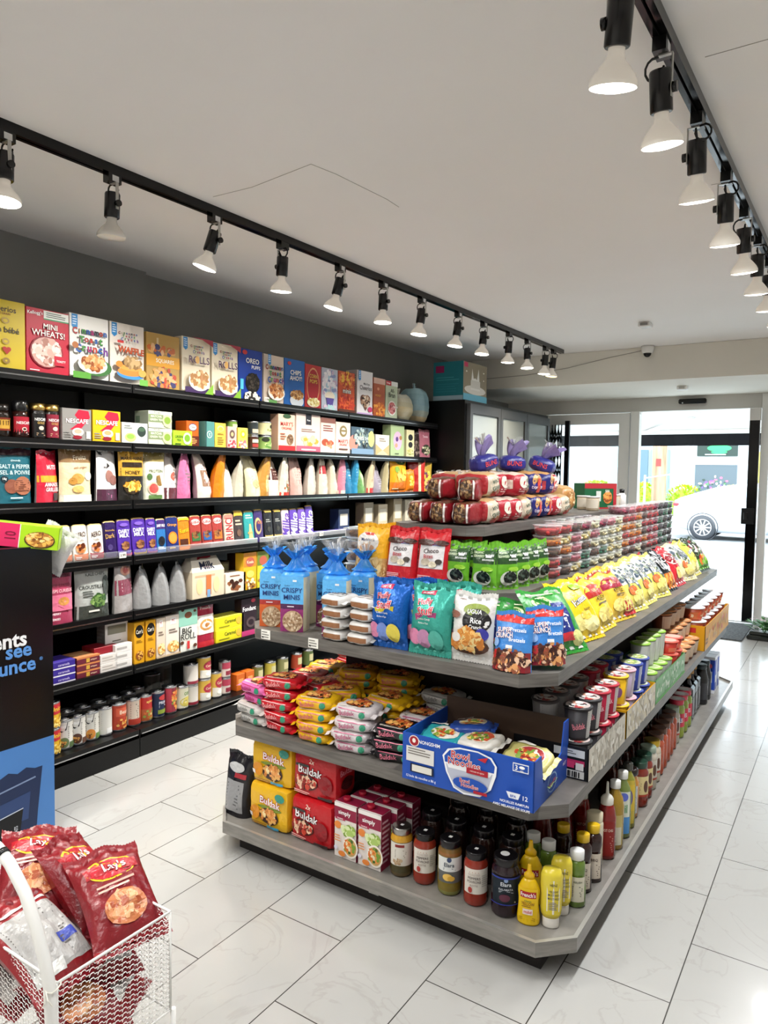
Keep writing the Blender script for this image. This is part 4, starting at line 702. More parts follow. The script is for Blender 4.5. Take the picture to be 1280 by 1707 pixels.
# snack pouches
SG = dict(group='snack pouches on the lower wall shelf')
pch('bag', 1.952, .15, .248, .06, '#a8405c', [T('Whole Shake', .5, .9, .07, .8, '#4a1c2c'), T('RICE BAKED', .5, .72, .06, .9, '#7a1c34'), T('CRISPS CURIEUX', .5, .62, .06, .9, '#e8b8c0'), R(.05, .25, 1, .55, '#d8708c'), E(.6, .42, .2, .08, '#c88a4a'), Pg([(0, .0), (1, .0), (.7, .25), (.4, .35), (0, .2)], '#a81c38'), T('CHERRY', .3, .2, .04, .4, '#ffffff'), T('CERISES', .3, .1, .04, .4, '#ffffff')], 'pink rice snack pouch with cherry print beside the stand', sides='#6a2038', **SG)
pch('bag', 2.132, .19, .252, .065, '#a9aca8', [R(0, 0, 1, .25, '#3c403a'), T('KALE CHIPS', .55, .84, .06, .7, '#3a3e38'), T('CROUSTILLES', .45, .6, .07, .85, '#20241e'), L(.15, .4, .5, .54, 3, '#4a4e48'), E(.6, .33, .22, .13, '#4a6a34'), B(.6, .34, .2, .12, '#6a8a4a #8aa860 #33502a', 30, .011), L(.3, .1, .7, .18, 1, '#c8c8c0'), E(.85, .6, .1, .2, '#3c403a')], 'grey kale crisp pouch with dark base', back='#8a8c88', seed=3, **SG)
pch('bag', 2.309, .15, .256, .07, '#9a9492', [R(0, .35, 1, .65, '#7a3848'), L(.2, .4, .9, .6, 3, '#e0d8d4'), E(.5, .82, .3, .1, '#c88a70'), E(.5, .82, .18, .06, '#b84a3c')], 'silver pouch with a wine coloured band and twisted top', rz=.4, back='#8e8a88', seed=5, **SG)
for y, h, dn in ((2.44, .205, 'nearest'), (2.563, .212, 'middle'), (2.678, .204, 'farthest')): pch('bag', y, .12, h, .11, '#8f8f8f', [L(.1, .1, .9, .6, 10, '#6a6a6a')], 'grey back snack pouch turned away, %s of three alike' % dn, rz=.75, back='#a5a5a5', key='greyp', seed=6, **SG)
def milk():
    b = MB('card', '#d8cbb6'); w_, d, h = .24, .12, .15; b.box(-w_/2, 0, 0, w_/2, d, h, '#d6c6ac')
    a = [b.V(p) for p in ((-w_/2, 0, h), (w_/2, 0, h), (w_/2, d, h), (-w_/2, d, h), (-w_*.36, d/2, h+.112), (w_*.36, d/2, h+.112))]
    for f_ in ((0, 1, 5, 4), (2, 3, 4, 5), (1, 2, 5), (3, 0, 4)): b.F([a[i] for i in f_], '#e6dcca')
    b.art([L(.08, .75, .92, .92, 1, '#c8a888'), E(.22, .45, .1, .3, '#e0c898'), E(.75, .45, .1, .3, '#e0c898'), R(.42, .1, .58, .85, '#c07040'), R(.45, 0, .55, .3, '#7aa0c8')], lambda u, v, k: (-w_/2+u*w_, -k, v*h), w_, h)
    sf = lambda u, v, k: (-w_/2*(1-v*.28)+u*w_*(1-v*.28), v*d/2-k, h+v*.112+k)
    b.art([T('Milk', .5, .28, .36, .55, '#1c2440', 0, '#1c2440'), Pg([(.25, .78), (.35, .86), (.65, .84), (.78, .9), (.75, .64), (.6, .6), (.35, .62), (.22, .56)], '#a02434'), L(.35, .14, .65, .24, 1, '#5a4a50')], sf, w_, .13)
    return ('biscuit_bag', [(None, b.mesh('biscuit_bag'), None)])
wall('bag', 2.86, 'milk', milk, 'gable topped cream milk biscuit bag with navy lettering', 'biscuit bag')
def bx(row, y, w_, h, d, base, art, desc, key=None, name='biscuit_box', cat='biscuit box', group='biscuit boxes', **k):
    pk = {a: k.pop(a) for a in ('side', 'sidec', 'top', 'topc') if a in k}
    wall(row, y, key or desc, lambda: carton(name, w_, d, h, base, art, **pk), desc, cat, group, **k)
bx('bag', 3.076, .165, .115, .1, '#e3d6c4', [B(.5, .4, .38, .25, '#5a3020 #8a5434 #3a1c10', 14, .016), L(.2, .8, .8, .92, 1, '#8a5a44')], 'low white box with chocolate biscuits printed')
bx('bag', 3.1, .1, .17, .08, '#55503c', [R(.1, .5, .9, .9, '#8a8460')], 'olive box behind the low white biscuit box', dx=-.13); bx('bag', 3.2, .06, .215, .08, '#3a2018', [R(.1, .2, .9, .8, '#5a3a24')], 'dark brown box behind the yellow treat box', dx=-.09)
ap = [R(0, .62, 1, 1, '#c8842c'), E(.5, .75, .34, .13, '#b05a48'), T('Koala', .5, .75, .08, .5, '#f0e0c0'), E(.5, .42, .3, .1, '#e8c860'), B(.5, .16, .42, .13, '#6a3a20 #a8703c #f0e0b0', 26, .009)]
bx('bag', 3.195, .11, .225, .07, '#dcae28', ap, 'yellow treat box with an oval red mark'); bx('bag', 3.31, .1, .224, .07, '#c8c030', [R(0, .62, 1, 1, '#6a7a34')]+ap[1:2]+ap[4:], 'lime yellow treat box beside the rice cake bags')
# biscuit shelf
for k in range(3):
    bx('cookie', 1.96, .12, .034, .12, '#3a2a8c', [R(0, .0, 1, .18, '#e0dce8'), T('caramels', .5, .55, .35, .6, '#c8bce8')], 'purple flat caramel box, layer %s beside the stand' % ORD[k], key='carm', dz=k*.0345, topc='#4a3a9c')
    if k < 3: bx('cookie', 2.09, .125, .033, .12, '#6a2434', [R(0, .75, 1, 1, '#c87a4a'), R(.4, .1, .55, .7, '#c89a3c'), T('whippet', .72, .4, .3, .4, '#e8c8a8')], 'maroon flat marshmallow biscuit box, layer %s' % ORD[k], key='whip', dz=k*.0335, topc='#c88a5a', top=[R(.1, .3, .9, .7, '#e8b07a')])
for k in range(2): bx('cookie', 2.205, .1, .043, .12, '#d8d2cc', [L(.1, .2, .9, .8, 2, '#b8b0a8')], '%s white flat box beside the maroon boxes' % ('lower', 'upper')[k], key='wfl', dz=k*.0435)
for k in range(3): bx('cookie', 2.29, .1, .04, .05, '#dcd8d4', [L(.1, .2, .9, .8, 1, '#a8a4a0')], 'white flat box in front of the tall white box, layer %s' % ORD[k], key='wf2', dz=k*.0405, sidec='#a82c34' if 0 else None)
bx('cookie', 2.2, .13, .035, .1, '#8a1c28', [], 'crimson flat box lying on top of the white boxes', dz=.0875, dx=-.02)
bx('cookie', 2.29, .135, .222, .07, '#e0ddd8', [R(0, 0, 1, .2, '#4a4a38'), R(.1, .75, .9, .95, '#8a8878'), L(.3, .5, .8, .62, 2, '#6a6a60'), Pg([(.25, .35), (.5, .42), (.8, .36), (.5, .3)], '#1c1c18'), L(.2, .05, .6, .12, 1, '#d8d8c8')], 'white tea biscuit box with a dark olive base', dx=-.055, side=[L(.1, .2, .9, .9, 8, '#8a8a84')], sidec='#7a7872')
car = [E(.5, .78, .42, .16, '#17130f'), T("Carr's", .5, .78, .1, .66, '#e8e0d0'), L(.2, .5, .8, .58, 2, '#8a6418'), E(.5, .2, .38, .11, '#8a4a1c'), B(.5, .2, .32, .09, '#c88a3c #6a3414 #e0a850', 26, .005)]
bx('cookie', 2.385, .062, .213, .06, '#d89c1c', car, 'slim mustard cracker box with black oval, nearer one', key='carr'); bx('cookie', 2.457, .062, .213, .06, '#d89c1c', car, 'slim mustard cracker box with black oval, farther one', key='carr')
pc = [R(.3, .78, .7, .95, '#e8e4e0'), T('PC', .5, .88, .06, .2, '#a82030'), L(.2, .55, .8, .68, 2, '#7a6a60'), E(.5, .22, .4, .14, '#d8a050'), B(.5, .22, .36, .12, '#e8c078 #c88a3c #f0d8a0', 26, .008), R(0, 0, 1, .05, '#c8b090')]
bx('cookie', 2.524, .058, .213, .06, '#d8c8b4', pc, 'slim ivory cookie box with orange biscuits'); bx('cookie', 2.605, .1, .216, .06, '#e0d4c8', pc, 'wide ivory cookie box with orange biscuits')
bx('cookie', 2.71, .132, .258, .06, '#dfe0d6', [R(0, .55, 1, 1, '#8fc2b0'), E(.5, .78, .2, .07, '#7a4a34'), E(.2, .9, .08, .03, '#5a3424'), E(.85, .85, .08, .03, '#5a3424'), T('BIG', .42, .45, .13, .5, '#1f1a1c'), T('ROLL', .5, .32, .13, .8, '#1f1a1c'), R(.42, .05, .56, .22, '#c83a3a'), E(.15, .2, .1, .04, '#5a3424'), E(.85, .1, .1, .04, '#5a3424')], 'mint and white rolled cookie box with big black letters')
pch('cookie', 2.85, .148, .255, .06, '#9c2038', [T('Pretzels', .5, .86, .07, .6, '#f0d8d0'), R(.05, .28, .95, .7, '#e8dcd4'), E(.5, .48, .34, .13, '#c8904c'), E(.5, .48, .25, .08, '#e8dcd4'), E(.5, .48, .1, .05, '#b87a3c'), R(0, 0, 1, .12, '#b82c34')], 'wine red pretzel bag with white window', seed=8, cat='pretzel bag')
for k in range(2): bx('cookie', 3.03, .225, .072, .1, '#dcd024', [T('Caramel', .5, .6, .3, .4, '#4a5a1c'), E(.82, .5, .1, .3, '#e8b040'), L(.1, .15, .6, .3, 1, '#8a8a20')], '%s lemon yellow cookie box of the stacked pair' % ('lower', 'upper')[k], key='lemn', dz=k*.0725, topc='#e4dc50')
bx('cookie', 3.19, .132, .228, .06, '#2a1c24', [T('Fondant', .5, .72, .12, .85, '#ffffff'), E(.75, .92, .14, .05, '#b83a4c'), E(.6, .35, .3, .14, '#5a4a4c'), E(.6, .35, .18, .08, '#2a1c24'), R(0, 0, 1, .14, '#b83a70')], 'black fondant cake box with pink base'); bx('cookie', 3.4, .2, .2, .08, '#3a3c30', [R(.1, .3, .9, .7, '#5a5c4a')], 'shadowed olive box at the far end of the row', dx=-.1)
# cans
soup = lambda c, c2: [Pg([(0, 1), (.35, 1), (.28, .7), (.1, .62), (0, .7)], '#16161a'), T('SPENCE', .17, .83, .1, .2, '#ffffff'), L(.35, .35, .75, .85, 6, '#6a6660'), R(.4, 0, 1, .22, c), E(.2, .22, .18, .2, c2), B(.2, .22, .14, .15, '#a86a3c #d8a050 #6a3a20', 14, .005)]
CN = dict(group='soup and vegetable cans on the bottom wall shelf')
uni = [R(0, .55, 1, 1, '#b8202c'), T('Unico', .5, .78, .2, .5, '#f0d040'), B(.5, .25, .4, .25, '#e8c050 #f0d880 #c89a30', 40, .008)]
for k in range(2): cn('deck', 1.9, .05, .124, '#d8a828', uni, '%s yellow and red chickpea can of the stack' % ('bottom', 'top')[k], k*.1245, .02, 'unico', **CN)
D = [(1.984, '#d6d2ca', soup('#5a7048', '#6a7a50'), 'white soup can with green vegetables, nearest of its row'), (2.052, '#d6d2ca', soup('#6a4a3c', '#5a3a2c'), 'white soup can with brown stew picture'), (2.125, '#d2cfc6', soup('#6a8a4c', '#d88a3c'), 'white soup can with orange carrot picture'), (2.2, '#cfccc4', [L(.1, .2, .9, .9, 9, '#77736c'), R(.3, .03, .6, .25, '#f0f0ee')], 'white can turned to its small print and barcode'),
 (2.283, '#b0402c', [R(.1, .55, .9, .9, '#c8583c'), T('Beans', .5, .72, .16, .5, '#f0d8c0'), B(.5, .25, .35, .2, '#d8903c #b84a24 #e8b060', 30, .007)], 'rust red bean can'), (2.372, '#c8b8a8', [R(.5, 0, 1, 1, '#b85a3c'), L(.08, .15, .45, .9, 8, '#77706a'), R(0, 0, 1, .25, '#a83a2c')], 'cream and red can turned to its ingredients'), (2.445, '#b8302c', [T('aylmer', .5, .8, .14, .5, '#f0d070'), R(0, .0, 1, .5, '#a85a34'), B(.5, .25, .35, .2, '#e8c080 #c86a34 #8aa04a', 30, .007)], 'red chunky soup can'),
 (2.528, '#1e2a48', [E(.5, .8, .25, .12, '#b83a3c'), T('PRIMO', .5, .58, .13, .5, '#d8dce8'), L(.25, .35, .75, .48, 2, '#d8dce8'), R(.2, .1, .8, .28, '#8a9a3c')], 'navy blue lentil can'), (2.612, '#8a3440', [B(.6, .5, .35, .42, '#d86a34 #c83a2c #e8a050 #7a9a4a', 50, .009), R(0, 0, .25, 1, '#a83a48')], 'colourful pasta can with a maroon edge'), (2.693, '#d0cdb4', [E(.5, .3, .4, .25, '#c8b85a'), T('corn', .5, .72, .16, .4, '#5a7a3c')], 'short pale corn can')]
for i, (y, c, lab, dn) in enumerate(D): cn('deck', y, .0405, .127 if i == 9 else .148 if i == 8 else .14, c, lab, dn, 0, 0, **CN)
coc = [R(0, 0, 1, .4, '#e0dcd0'), E(.5, .6, .35, .25, '#a83444'), T('Coconut', .5, .6, .12, .5, '#f0e0c0'), E(.4, .2, .15, .1, '#f8f4ea')]
for k in range(2):
    cn('deck', 2.765, .042, .118, '#cac4bc', [L(.1, .2, .9, .9, 8, '#8a857c'), R(0, 0, 1, .15, '#8a2c3c')], '%s grey and wine can beside the coconut milk' % ('lower', 'upper')[k], k*.1185, 0, 'gw', **CN)
    cn('deck', 2.86, .043, .13, '#d8b04a', coc, '%s gold topped coconut can of the tall pair' % ('lower', 'upper')[k], k*.1305, 0, 'coc', **CN)
    cn('deck', 3.02, .036, .1, '#cfc0b8', [R(0, .55, 1, 1, '#a83c50'), R(.2, .1, .8, .4, '#8a2c3c')], '%s small cream and rose can near the gondola' % ('lower', 'upper')[k], k*.1005, 0, 'rose', **CN)
cn('deck', 2.946, .038, .15, '#d8b04a', coc, 'single coconut milk can beside the tall pair', 0, 0, 'coc2', **CN)
# a second row of cans in the shade behind
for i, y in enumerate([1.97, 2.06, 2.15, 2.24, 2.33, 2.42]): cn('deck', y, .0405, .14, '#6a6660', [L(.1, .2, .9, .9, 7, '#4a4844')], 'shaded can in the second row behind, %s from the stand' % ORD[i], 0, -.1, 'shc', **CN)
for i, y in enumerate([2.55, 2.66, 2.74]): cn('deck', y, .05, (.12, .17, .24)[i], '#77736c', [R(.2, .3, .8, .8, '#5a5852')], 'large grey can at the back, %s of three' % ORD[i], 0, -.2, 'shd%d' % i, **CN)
for i, y in enumerate([3.12, 3.2]): bx('deck', y, .07, .1, .06, '#c8601c', [R(.2, .3, .8, .7, '#e8a060')], 'orange stock cube box beside the rose cans, %s of two' % ORD[i], key='orb', dz=.1 if 0 else 0, name='stock_box', cat='stock box', group='orange stock cube boxes')
for i, y in enumerate([3.3, 3.42, 3.54, 3.68, 3.8]):
    cn('deck', y, .038, .11, ['#7a7a3c', '#c8b44a', '#8a8a5a', '#a8442c', '#5a6a3a'][i], [R(.2, .3, .8, .8, '#c8c090')], 'can beyond the noodle packs, %s along the bottom shelf' % ORD[i], 0, 0, 'farc%d' % i, **CN)
for i, (y, c, h) in enumerate([(3.98, '#2c3a5a', .2), (4.3, '#8a7a5c', .24), (4.5, '#c8b89a', .22), (4.72, '#a89878', .26), (4.9, '#c8c0ac', .25)]): bx('choc', y+.25, .13, h-.03, .08, c, [R(.15, .3, .85, .8, '#d8d0bc')], 'biscuit carton above the clear trays, %s toward the fridge' % ORD[i], name='biscuit_box', dx=-.06)
# box on top of the fridge
place('teal', lambda: carton('appliance_box', .29, .46, .33, '#22707c', [R(.08, .72, .36, .9, '#8a1c50'), L(.1, .5, .9, .62, 2, '#3f8f98'), L(.1, .2, .9, .45, 4, '#2c7a86'), R(0, 0, 1, .12, '#8fa8b4')], right=[R(0, .18, 1, 1, '#8a7f6a'), R(.03, .86, .18, .98, '#c02858'), E(.5, .3, .45, .12, '#d8d4cc'), Pg([(.3, .3), (.36, .85), (.42, .6), (.5, .62), (.56, .58), (.63, .88), (.7, .3)], '#e4e2dc'), R(.3, .35, .7, .55, '#cfccc4'), E(.12, .75, .03, .02, '#f4f0e0'), E(.85, .8, .03, .02, '#f4f0e0'), E(.85, .6, .02, .02, '#f4f0e0'), R(0, 0, 1, .18, '#5fb0cc')]),
      (-.155, 5.51, 2.0905), 'large teal cardboard box on top of the fridge', 'box')

for y, z, nm in ((2.27, 1.037, 'on the chocolate shelf'), (3.86, 1.04, 'beside the flat indigo bars'), (3.31, 1.9, 'under the beige cereal box')):
    b = MB('card', '#efece0'); b.box(-.02, -.001, -.014, .02, 0, .014); b.art([T('3.99', .5, .5, .5, .8, '#3a3a34')], lambda u, v, k: (-.02+.04*u, -.001-k, -.014+.028*v), .04, .028)
    tag(b.obj('price_tag', None, (-.2215, y, z), PI/2), 'small cream price tag clipped '+nm, 'price tag', 'price tags on the wall shelving')
# ================================================================ gondola goods
def gp(l, x, y, key, build, desc, cat, group=None, rz=0, dz=0, rot=None, sc=1):
    z = (DECK if l == 1 else GZ[l])+.0006+dz
    return place(key or desc, build, (x, y, z), desc, cat, group, rz, rot, sc)
def gbag(l, x, y, w_, h, t, c, art, desc, rz=0, tilt=-.08, dz=0, group=None, cat='snack bag', key=None, **k):
    k.setdefault('kind', 'pillow'); nm = k.pop('name', 'snack_bag')
    return gp(l, x, y, key, lambda: bag(nm, w_, h, t, c=c, front=art, **k), desc, cat, group, rot=(tilt, 0, rz), dz=dz+(.013 if k['kind'] == 'pillow' else 0))
# --- shelf 3, front: rice cake bags
def crispy(o1, o2):
    def f():
        W_, D_, H_ = .098, .085, .235; b = MB('film', '#8fc4ea'); n_ = 4.5
        def S_(u, v, k=0):
            a = 2*PI*u-PI/2-PI; ca, sa = math.cos(a+PI), math.sin(a+PI); q = (abs(ca)**n_+abs(sa)**n_)**(-1/n_)
            vv = 1 if v < .88 else math.cos((v-.88)/.12*1.25); vv = vv*(1+.015*math.sin(v*95)); r_ = (1-.0)*vv
            return ((W_/2+k)*ca*q*r_, D_/2+(D_/2+k)*sa*q*r_, H_*v)
        b.grid(S_, 32, 30, None, 'film', True, lambda u, v: lin('#4aa0e6' if v > .86 else '#c9c2a8' if .62 < u < .9 or .1 < u < .38 else ('#5aaee8' if v > .5 else o1)))
        F_ = lambda u, v, k=0: (lambda c, q: (W_/2*c, -k-.0006, H_*v))((2*u-1)*.9, 0)
        b.art([R(0, .44, 1, .88, '#5fb2ec'), R(0, .36, 1, .44, '#4a1c4a' if o2 is None else '#a8302c'), R(0, .0, 1, .36, o1), T('CRISPY', .5, .66, .08, .94, '#1c3a7a'), T('MINIS', .5, .55, .08, .84, '#1c3a7a'), L(.3, .385, .7, .42, 1, '#e8dce8'), T('Quaker', .3, .735, .025, .3, '#1c2c5a'), E(.55, .17, .45, .17, '#b89a7c'), B(.55, .17, .4, .15, '#c8ac90 #a88868 #d8c4a8 #907050', 90, .005), R(.55, .8, .72, .83, '#e8ecf0')], F_, W_*.9, H_)
        m1 = b.mesh('cake_sleeve'); q = MB('bluewrap'); q.grid(lambda u, v: ((W_/2*(1-.82*v**.6)*math.cos(2*PI*u)*(1+.12*math.sin(u*44)), D_/2+D_/2*(1-.82*v**.6)*math.sin(2*PI*u)*(1+.12*math.cos(u*38)), H_*.97+.05*v)), 30, 6)
        q.grid(lambda u, v: ((.012+.028*v)*math.cos(2*PI*u)*(1+.25*math.sin(u*50)), D_/2+(.012+.028*v)*math.sin(2*PI*u)*(1+.25*math.cos(u*44)), H_+.035+.03*v+.006*math.sin(u*30)), 26, 4); m2 = q.mesh('gathered_top')
        q = MB('wrap'); tail(q, 0, D_/2, H_+.055, .1, .06, 'wrap', None, 5, .2); tail(q, .004, D_/2+.01, H_+.052, .08, .055, 'wrap', None, 9, 1.4); m3 = q.mesh('film_tail')
        return ('rice_cake_bag', [('cake_sleeve', m1, None), ('gathered_top', m2, None), ('film_tail', m3, None)])
    return f
RG = 'blue topped rice cake bags'
for i, (x, y, k, rz, dn) in enumerate([(.955, 2.055, 'crB', .42, 'at the left corner with orange flakes'), (1.078, 2.035, 'crA', .4, 'front and centre of the group'), (1.255, 2.06, 'crA', .4, 'beside the wrapped cakes'), (1.0, 2.17, 'crB', .1, 'behind the orange one'), (1.135, 2.16, 'crA', -.1, 'behind the front one'), (1.27, 2.19, 'crA', .1, 'at the back beside the clear trays')]):
    gp(3, x, y, k, crispy('#c85a24' if k == 'crB' else '#8a2a6a', 1 if k == 'crB' else None), 'tall rice cake bag with gathered blue top, '+dn, 'rice cake bag', RG, rz)
for i in range(8):
    k, j = divmod(i, 2); place('roll', lambda: puff('wrapped_cake', .1, .13, .04, '#cfcdca', [R(.08, .25, .92, .68, '#8f6242'), R(.0, .3, .1, .6, '#b88a68')], top=[R(.15, .2, .85, .5, '#b8b4ae'), L(.2, .3, .8, .9, 3, '#6a5040')], side=[R(.1, .25, .9, .7, '#9a6c4a')], wr=.003, n=4, seed=3, fin=('x', '#d8d8d6', .012)),
        (1.285+j*.112+.004*math.sin(i*5), 2.0+.012*math.sin(i*3), GZ[3]+.0006+k*.0405), 'cellophane wrapped brown cake, %s column, layer %s from the bottom' % (('left', 'right')[j], ORD[k]), 'wrapped cake', 'stacked wrapped cakes', .06*math.sin(i*7))
fl = lambda c1, c2, c3: [R(.25, .88, .6, .94, '#c83a5a'), T("CHARMS", .42, .91, .035, .3, '#ffffff'), T('Fluffy', .42, .76, .12, .7, '#d8283c', .15, '#f4e8ec'), T('Stuff', .46, .63, .12, .58, '#d8283c', .1, '#f4e8ec'), Pg([(.2, .57), (.75, .62), (.6, .12), (.35, .12)], c1), T('Cotton Candy', .45, .5, .04, .55, '#f4f4f4'), T('Barbe a Papa', .45, .44, .035, .5, '#f4f4f4'), E(.22, .22, .15, .13, '#e890b8'), E(.46, .2, .17, .15, c2), E(.74, .2, .17, .15, c3)]
FG = 'foil bags of cotton candy'
blu, tea_ = fl('#e6cf3a', '#7f9ae0', '#e8d85a'), fl('#b04a80', '#c890b8', '#58b8a8')
gbag(3, 1.50, 2.045, .155, .215, .075, '#1a5fb8', blu, 'blue cotton candy bag facing front', key='fluffB', seed=3, back='#1c58a8', group=FG, cat='candy bag', m='foil', tilt=-.1)
gbag(3, 1.60, 2.11, .155, .215, .075, '#1a5fb8', blu, 'blue cotton candy bag tucked behind its twin', key='fluffB', rz=.5, group=FG, cat='candy bag', tilt=-.05)
gbag(3, 1.665, 2.04, .16, .212, .08, '#3fa898', tea_, 'teal cotton candy bag facing front', key='fluffT', seed=8, back='#3a9888', group=FG, cat='candy bag', m='foil', tilt=-.12)
gbag(3, 1.72, 2.125, .16, .215, .075, '#3fa898', tea_, 'teal cotton candy bag standing behind the rice crisps', key='fluffT', rz=.1, group=FG, cat='candy bag', tilt=-.05)
gbag(3, 1.815, 2.045, .155, .195, .07, '#dedcd8', [T('nongshim', .25, .93, .03, .3, '#6a3a34'), E(.62, .8, .3, .1, '#8a9a4a'), E(.65, .62, .33, .2, '#1c1a1c'), T('UGUA', .6, .77, .07, .4, '#ffffff'), T('Rice', .66, .63, .09, .42, '#ffffff'), T('Crunch', .66, .53, .06, .5, '#ffffff'), E(.82, .42, .14, .1, '#3a3a9a'), E(.5, .22, .46, .15, '#4a2a1c'), B(.46, .3, .38, .16, '#d89040 #f0b868 #c87828 #e8d090', 60, .014), E(.2, .34, .12, .08, '#e8e4e0'), E(.12, .7, .16, .06, '#8a5a4a')], 'white rice crunch bag with black disc', seed=6, back='#c8c8c6', tilt=-.1)
pz = [R(0, .88, 1, 1, '#c8302c'), T('SUPER', .3, .74, .08, .4, '#ffffff', .1, '#b02030'), T('CRUNCH', .3, .64, .1, .5, '#ffffff', .1, '#b02030'), T('Pretzels', .68, .76, .07, .4, '#ffffff'), T('Bretzels', .68, .58, .07, .44, '#ffffff'), E(.1, .5, .1, .08, '#8ab0e0'), R(0, 0, 1, .36, '#8a1c28'), B(.5, .2, .48, .2, '#5a2c20 #8a4a30 #d89a60 #c83030 #3a1a18 #e8c0a0', 130, .008), R(.42, .42, .6, .48, '#e8e8e8')]
PZG = 'bags of chocolate pretzels'
gbag(3, 1.955, 2.04, .125, .165, .075, '#3f86d0', pz, 'blue and red pretzel bag facing front', key='pretz', kind='pouch', seed=4, group=PZG, back='#3a78b8', tilt=-.1)
gbag(3, 2.03, 2.125, .125, .165, .075, '#3f86d0', pz, 'blue and red pretzel bag turned to the corner', key='pretz', rz=.75, group=PZG, tilt=-.12)
# chips along the aisle side
lays = lambda c, tx: [E(.5, .66, .42, .2, '#e8e4d8'), E(.5, .66, .4, .17, c), T(tx, .5, .66, .14, .66, '#ffffff', .12)]
cg = 'chip bags leaning along the aisle side'
green = [E(.3, .8, .2, .1, '#d8e0a0'), E(.3, .8, .14, .07, '#3f8a3a'), R(.42, .2, .74, .75, '#22307a'), T("Lay's", .58, .5, .2, .6, '#ffffff', PI/2-.1), R(.42, .12, .74, .24, '#c82c34'), E(.78, .15, .14, .12, '#d8d88a'), E(.25, .35, .18, .14, '#c8d88a'), E(.25, .35, .12, .09, '#3f8a3a'), L(.1, .9, .9, .95, 1, '#e8f0c0')]
yel = [T('Hostess', .5, .62, .12, .8, '#f4f4f4', .2, '#203068'), E(.3, .25, .26, .13, '#f0e08a'), E(.62, .2, .26, .13, '#f4e8a0'), E(.5, .35, .2, .08, '#e8c850'), T('Hickory', .6, .44, .07, .5, '#3a2c1c', .1), E(.7, .88, .2, .05, '#9ac83a')]
mv = lambda c, t_: [R(0, .94, 1, 1, '#a02c24'), E(.5, .68, .42, .13, c), R(.05, .56, .95, .68, c), T("Vickie's", .5, .68, .08, .6, '#f0d8a0', .08), T(t_, .5, .5, .09, .8, '#2a2418'), E(.35, .22, .25, .12, '#f0dc80'), E(.65, .18, .22, .1, '#e8cc60'), L(.3, .38, .7, .44, 1, '#6a5a3a')]
ket = [R(0, .5, 1, .98, '#e2e0d4'), B(.5, .62, .48, .32, '#3a4a5a #5a6a4a #8a94a0 #f4f4f0 #707c84', 70, .011), E(.4, .35, .18, .1, '#d8703a'), E(.6, .2, .3, .14, '#f0e080'), T('Kettle', .5, .7, .12, .7, '#34424c', .1, '#f0f0ec')]
blk = [R(0, 0, 1, .36, '#d8701c'), B(.5, .2, .45, .16, '#f09a34 #e87a18 #f8b850', 40, .014), B(.5, .68, .4, .26, '#e8e8e8 #16181c #16181c #c8ccd0', 50, .017), R(0, .0, .4, .06, '#2c8a5a'), T('SPICY', .5, .68, .14, .8, '#ffffff', .2, '#16181c')]
CH = [(2.345, '#2f8f34', green, 'green chip bag with navy vertical logo at the corner', 'chG'), (2.56, '#e6c21c', yel, 'golden yellow chip bag with white script', 'chY'), (2.78, '#e8c832', mv('#b02c24', 'HONEY'), 'yellow honey chip bag with red scroll', 'chH'), (3.02, '#e0b83a', mv('#9a1c34', 'KETTLE')+[R(.55, 0, 1, .3, '#b82c30'), E(.7, .2, .24, .14, '#f0dc80')], 'maroon and yellow kettle chip bag', 'chM'), (3.25, '#e4d468', ket, 'yellow and white kettle chip bag, nearest of three', 'chK'), (3.48, '#e4d468', ket, 'yellow and white kettle chip bag, middle of three', 'chK'), (3.70, '#e4d468', ket, 'yellow and white kettle chip bag, farthest of three', 'chK'),
 (3.93, '#1a1c20', blk, 'black and orange spicy chip bag', 'chB'), (4.16, '#c02430', lays('#8a1420', "Lay's")+[E(.5, .25, .3, .14, '#e8d070')], 'red chip bag between the black and the ivory bag', 'chR'), (4.4, '#e8dca8', ket, 'ivory and yellow chip bag near the far end', 'chI'), (4.65, '#d8c84a', yel, 'mustard chip bag near the far end', 'chZ'), (4.92, '#2a3a24', [B(.5, .6, .45, .35, '#e8e8e8 #2a2a2a #c83a4a #7a8a6a', 60, .015), R(0, 0, 1, .3, '#5a9a2c'), B(.5, .25, .4, .15, '#e87a2c #8ac83a', 24, .014)], 'dark green chip bag last before the entrance', 'chE')]
for i, (y, c, art, dn, k) in enumerate(CH):
    gbag(3, 2.03, y-(.03 if i == 0 else 0), .225, .215, .075, c, art, dn, rz=PI/2-(.35 if i == 0 else .12)+.1*math.sin(i*4), tilt=-.6, key=k, seed=20+i, wr=1.9, group=cg, cat='chip bag', back='#c8c8c4')
BH = [(1.80, 2.2, 'chG', 'green chip bag upright behind the pretzels, left one', .25), (1.9, 2.26, 'chG', 'green chip bag upright behind the pretzels, right one', .35)]
for x, y, k, dn, rz in BH: gp(3, x, y, k, None, dn, 'chip bag', cg, rot=(-.1, 0, rz), dz=.013, sc=.72)
for i, (y, k, dn) in enumerate([(2.62, 'chY', 'golden chip bag in the back layer behind the yellow ones'), (2.86, 'chH', 'yellow honey chip bag in the back layer'), (3.15, 'chM', 'maroon kettle chip bag in the back layer'), (3.4, 'chK', 'pale kettle chip bag in the back layer, nearer one'), (3.63, 'chK', 'pale kettle chip bag in the back layer, farther one'), (3.86, 'chR', 'red chip bag in the back layer'), (4.1, 'chB', 'black and orange chip bag in the back layer'), (4.6, 'chR', 'red chip bag in the back layer near the far end'), (4.85, 'chE', 'dark green chip bag in the back layer')]):
    gp(3, 1.955, y, k, None, dn, 'chip bag', cg, rot=(-.4, 0, PI/2-.1+.2*math.sin(i*3)), dz=.014, sc=.86)
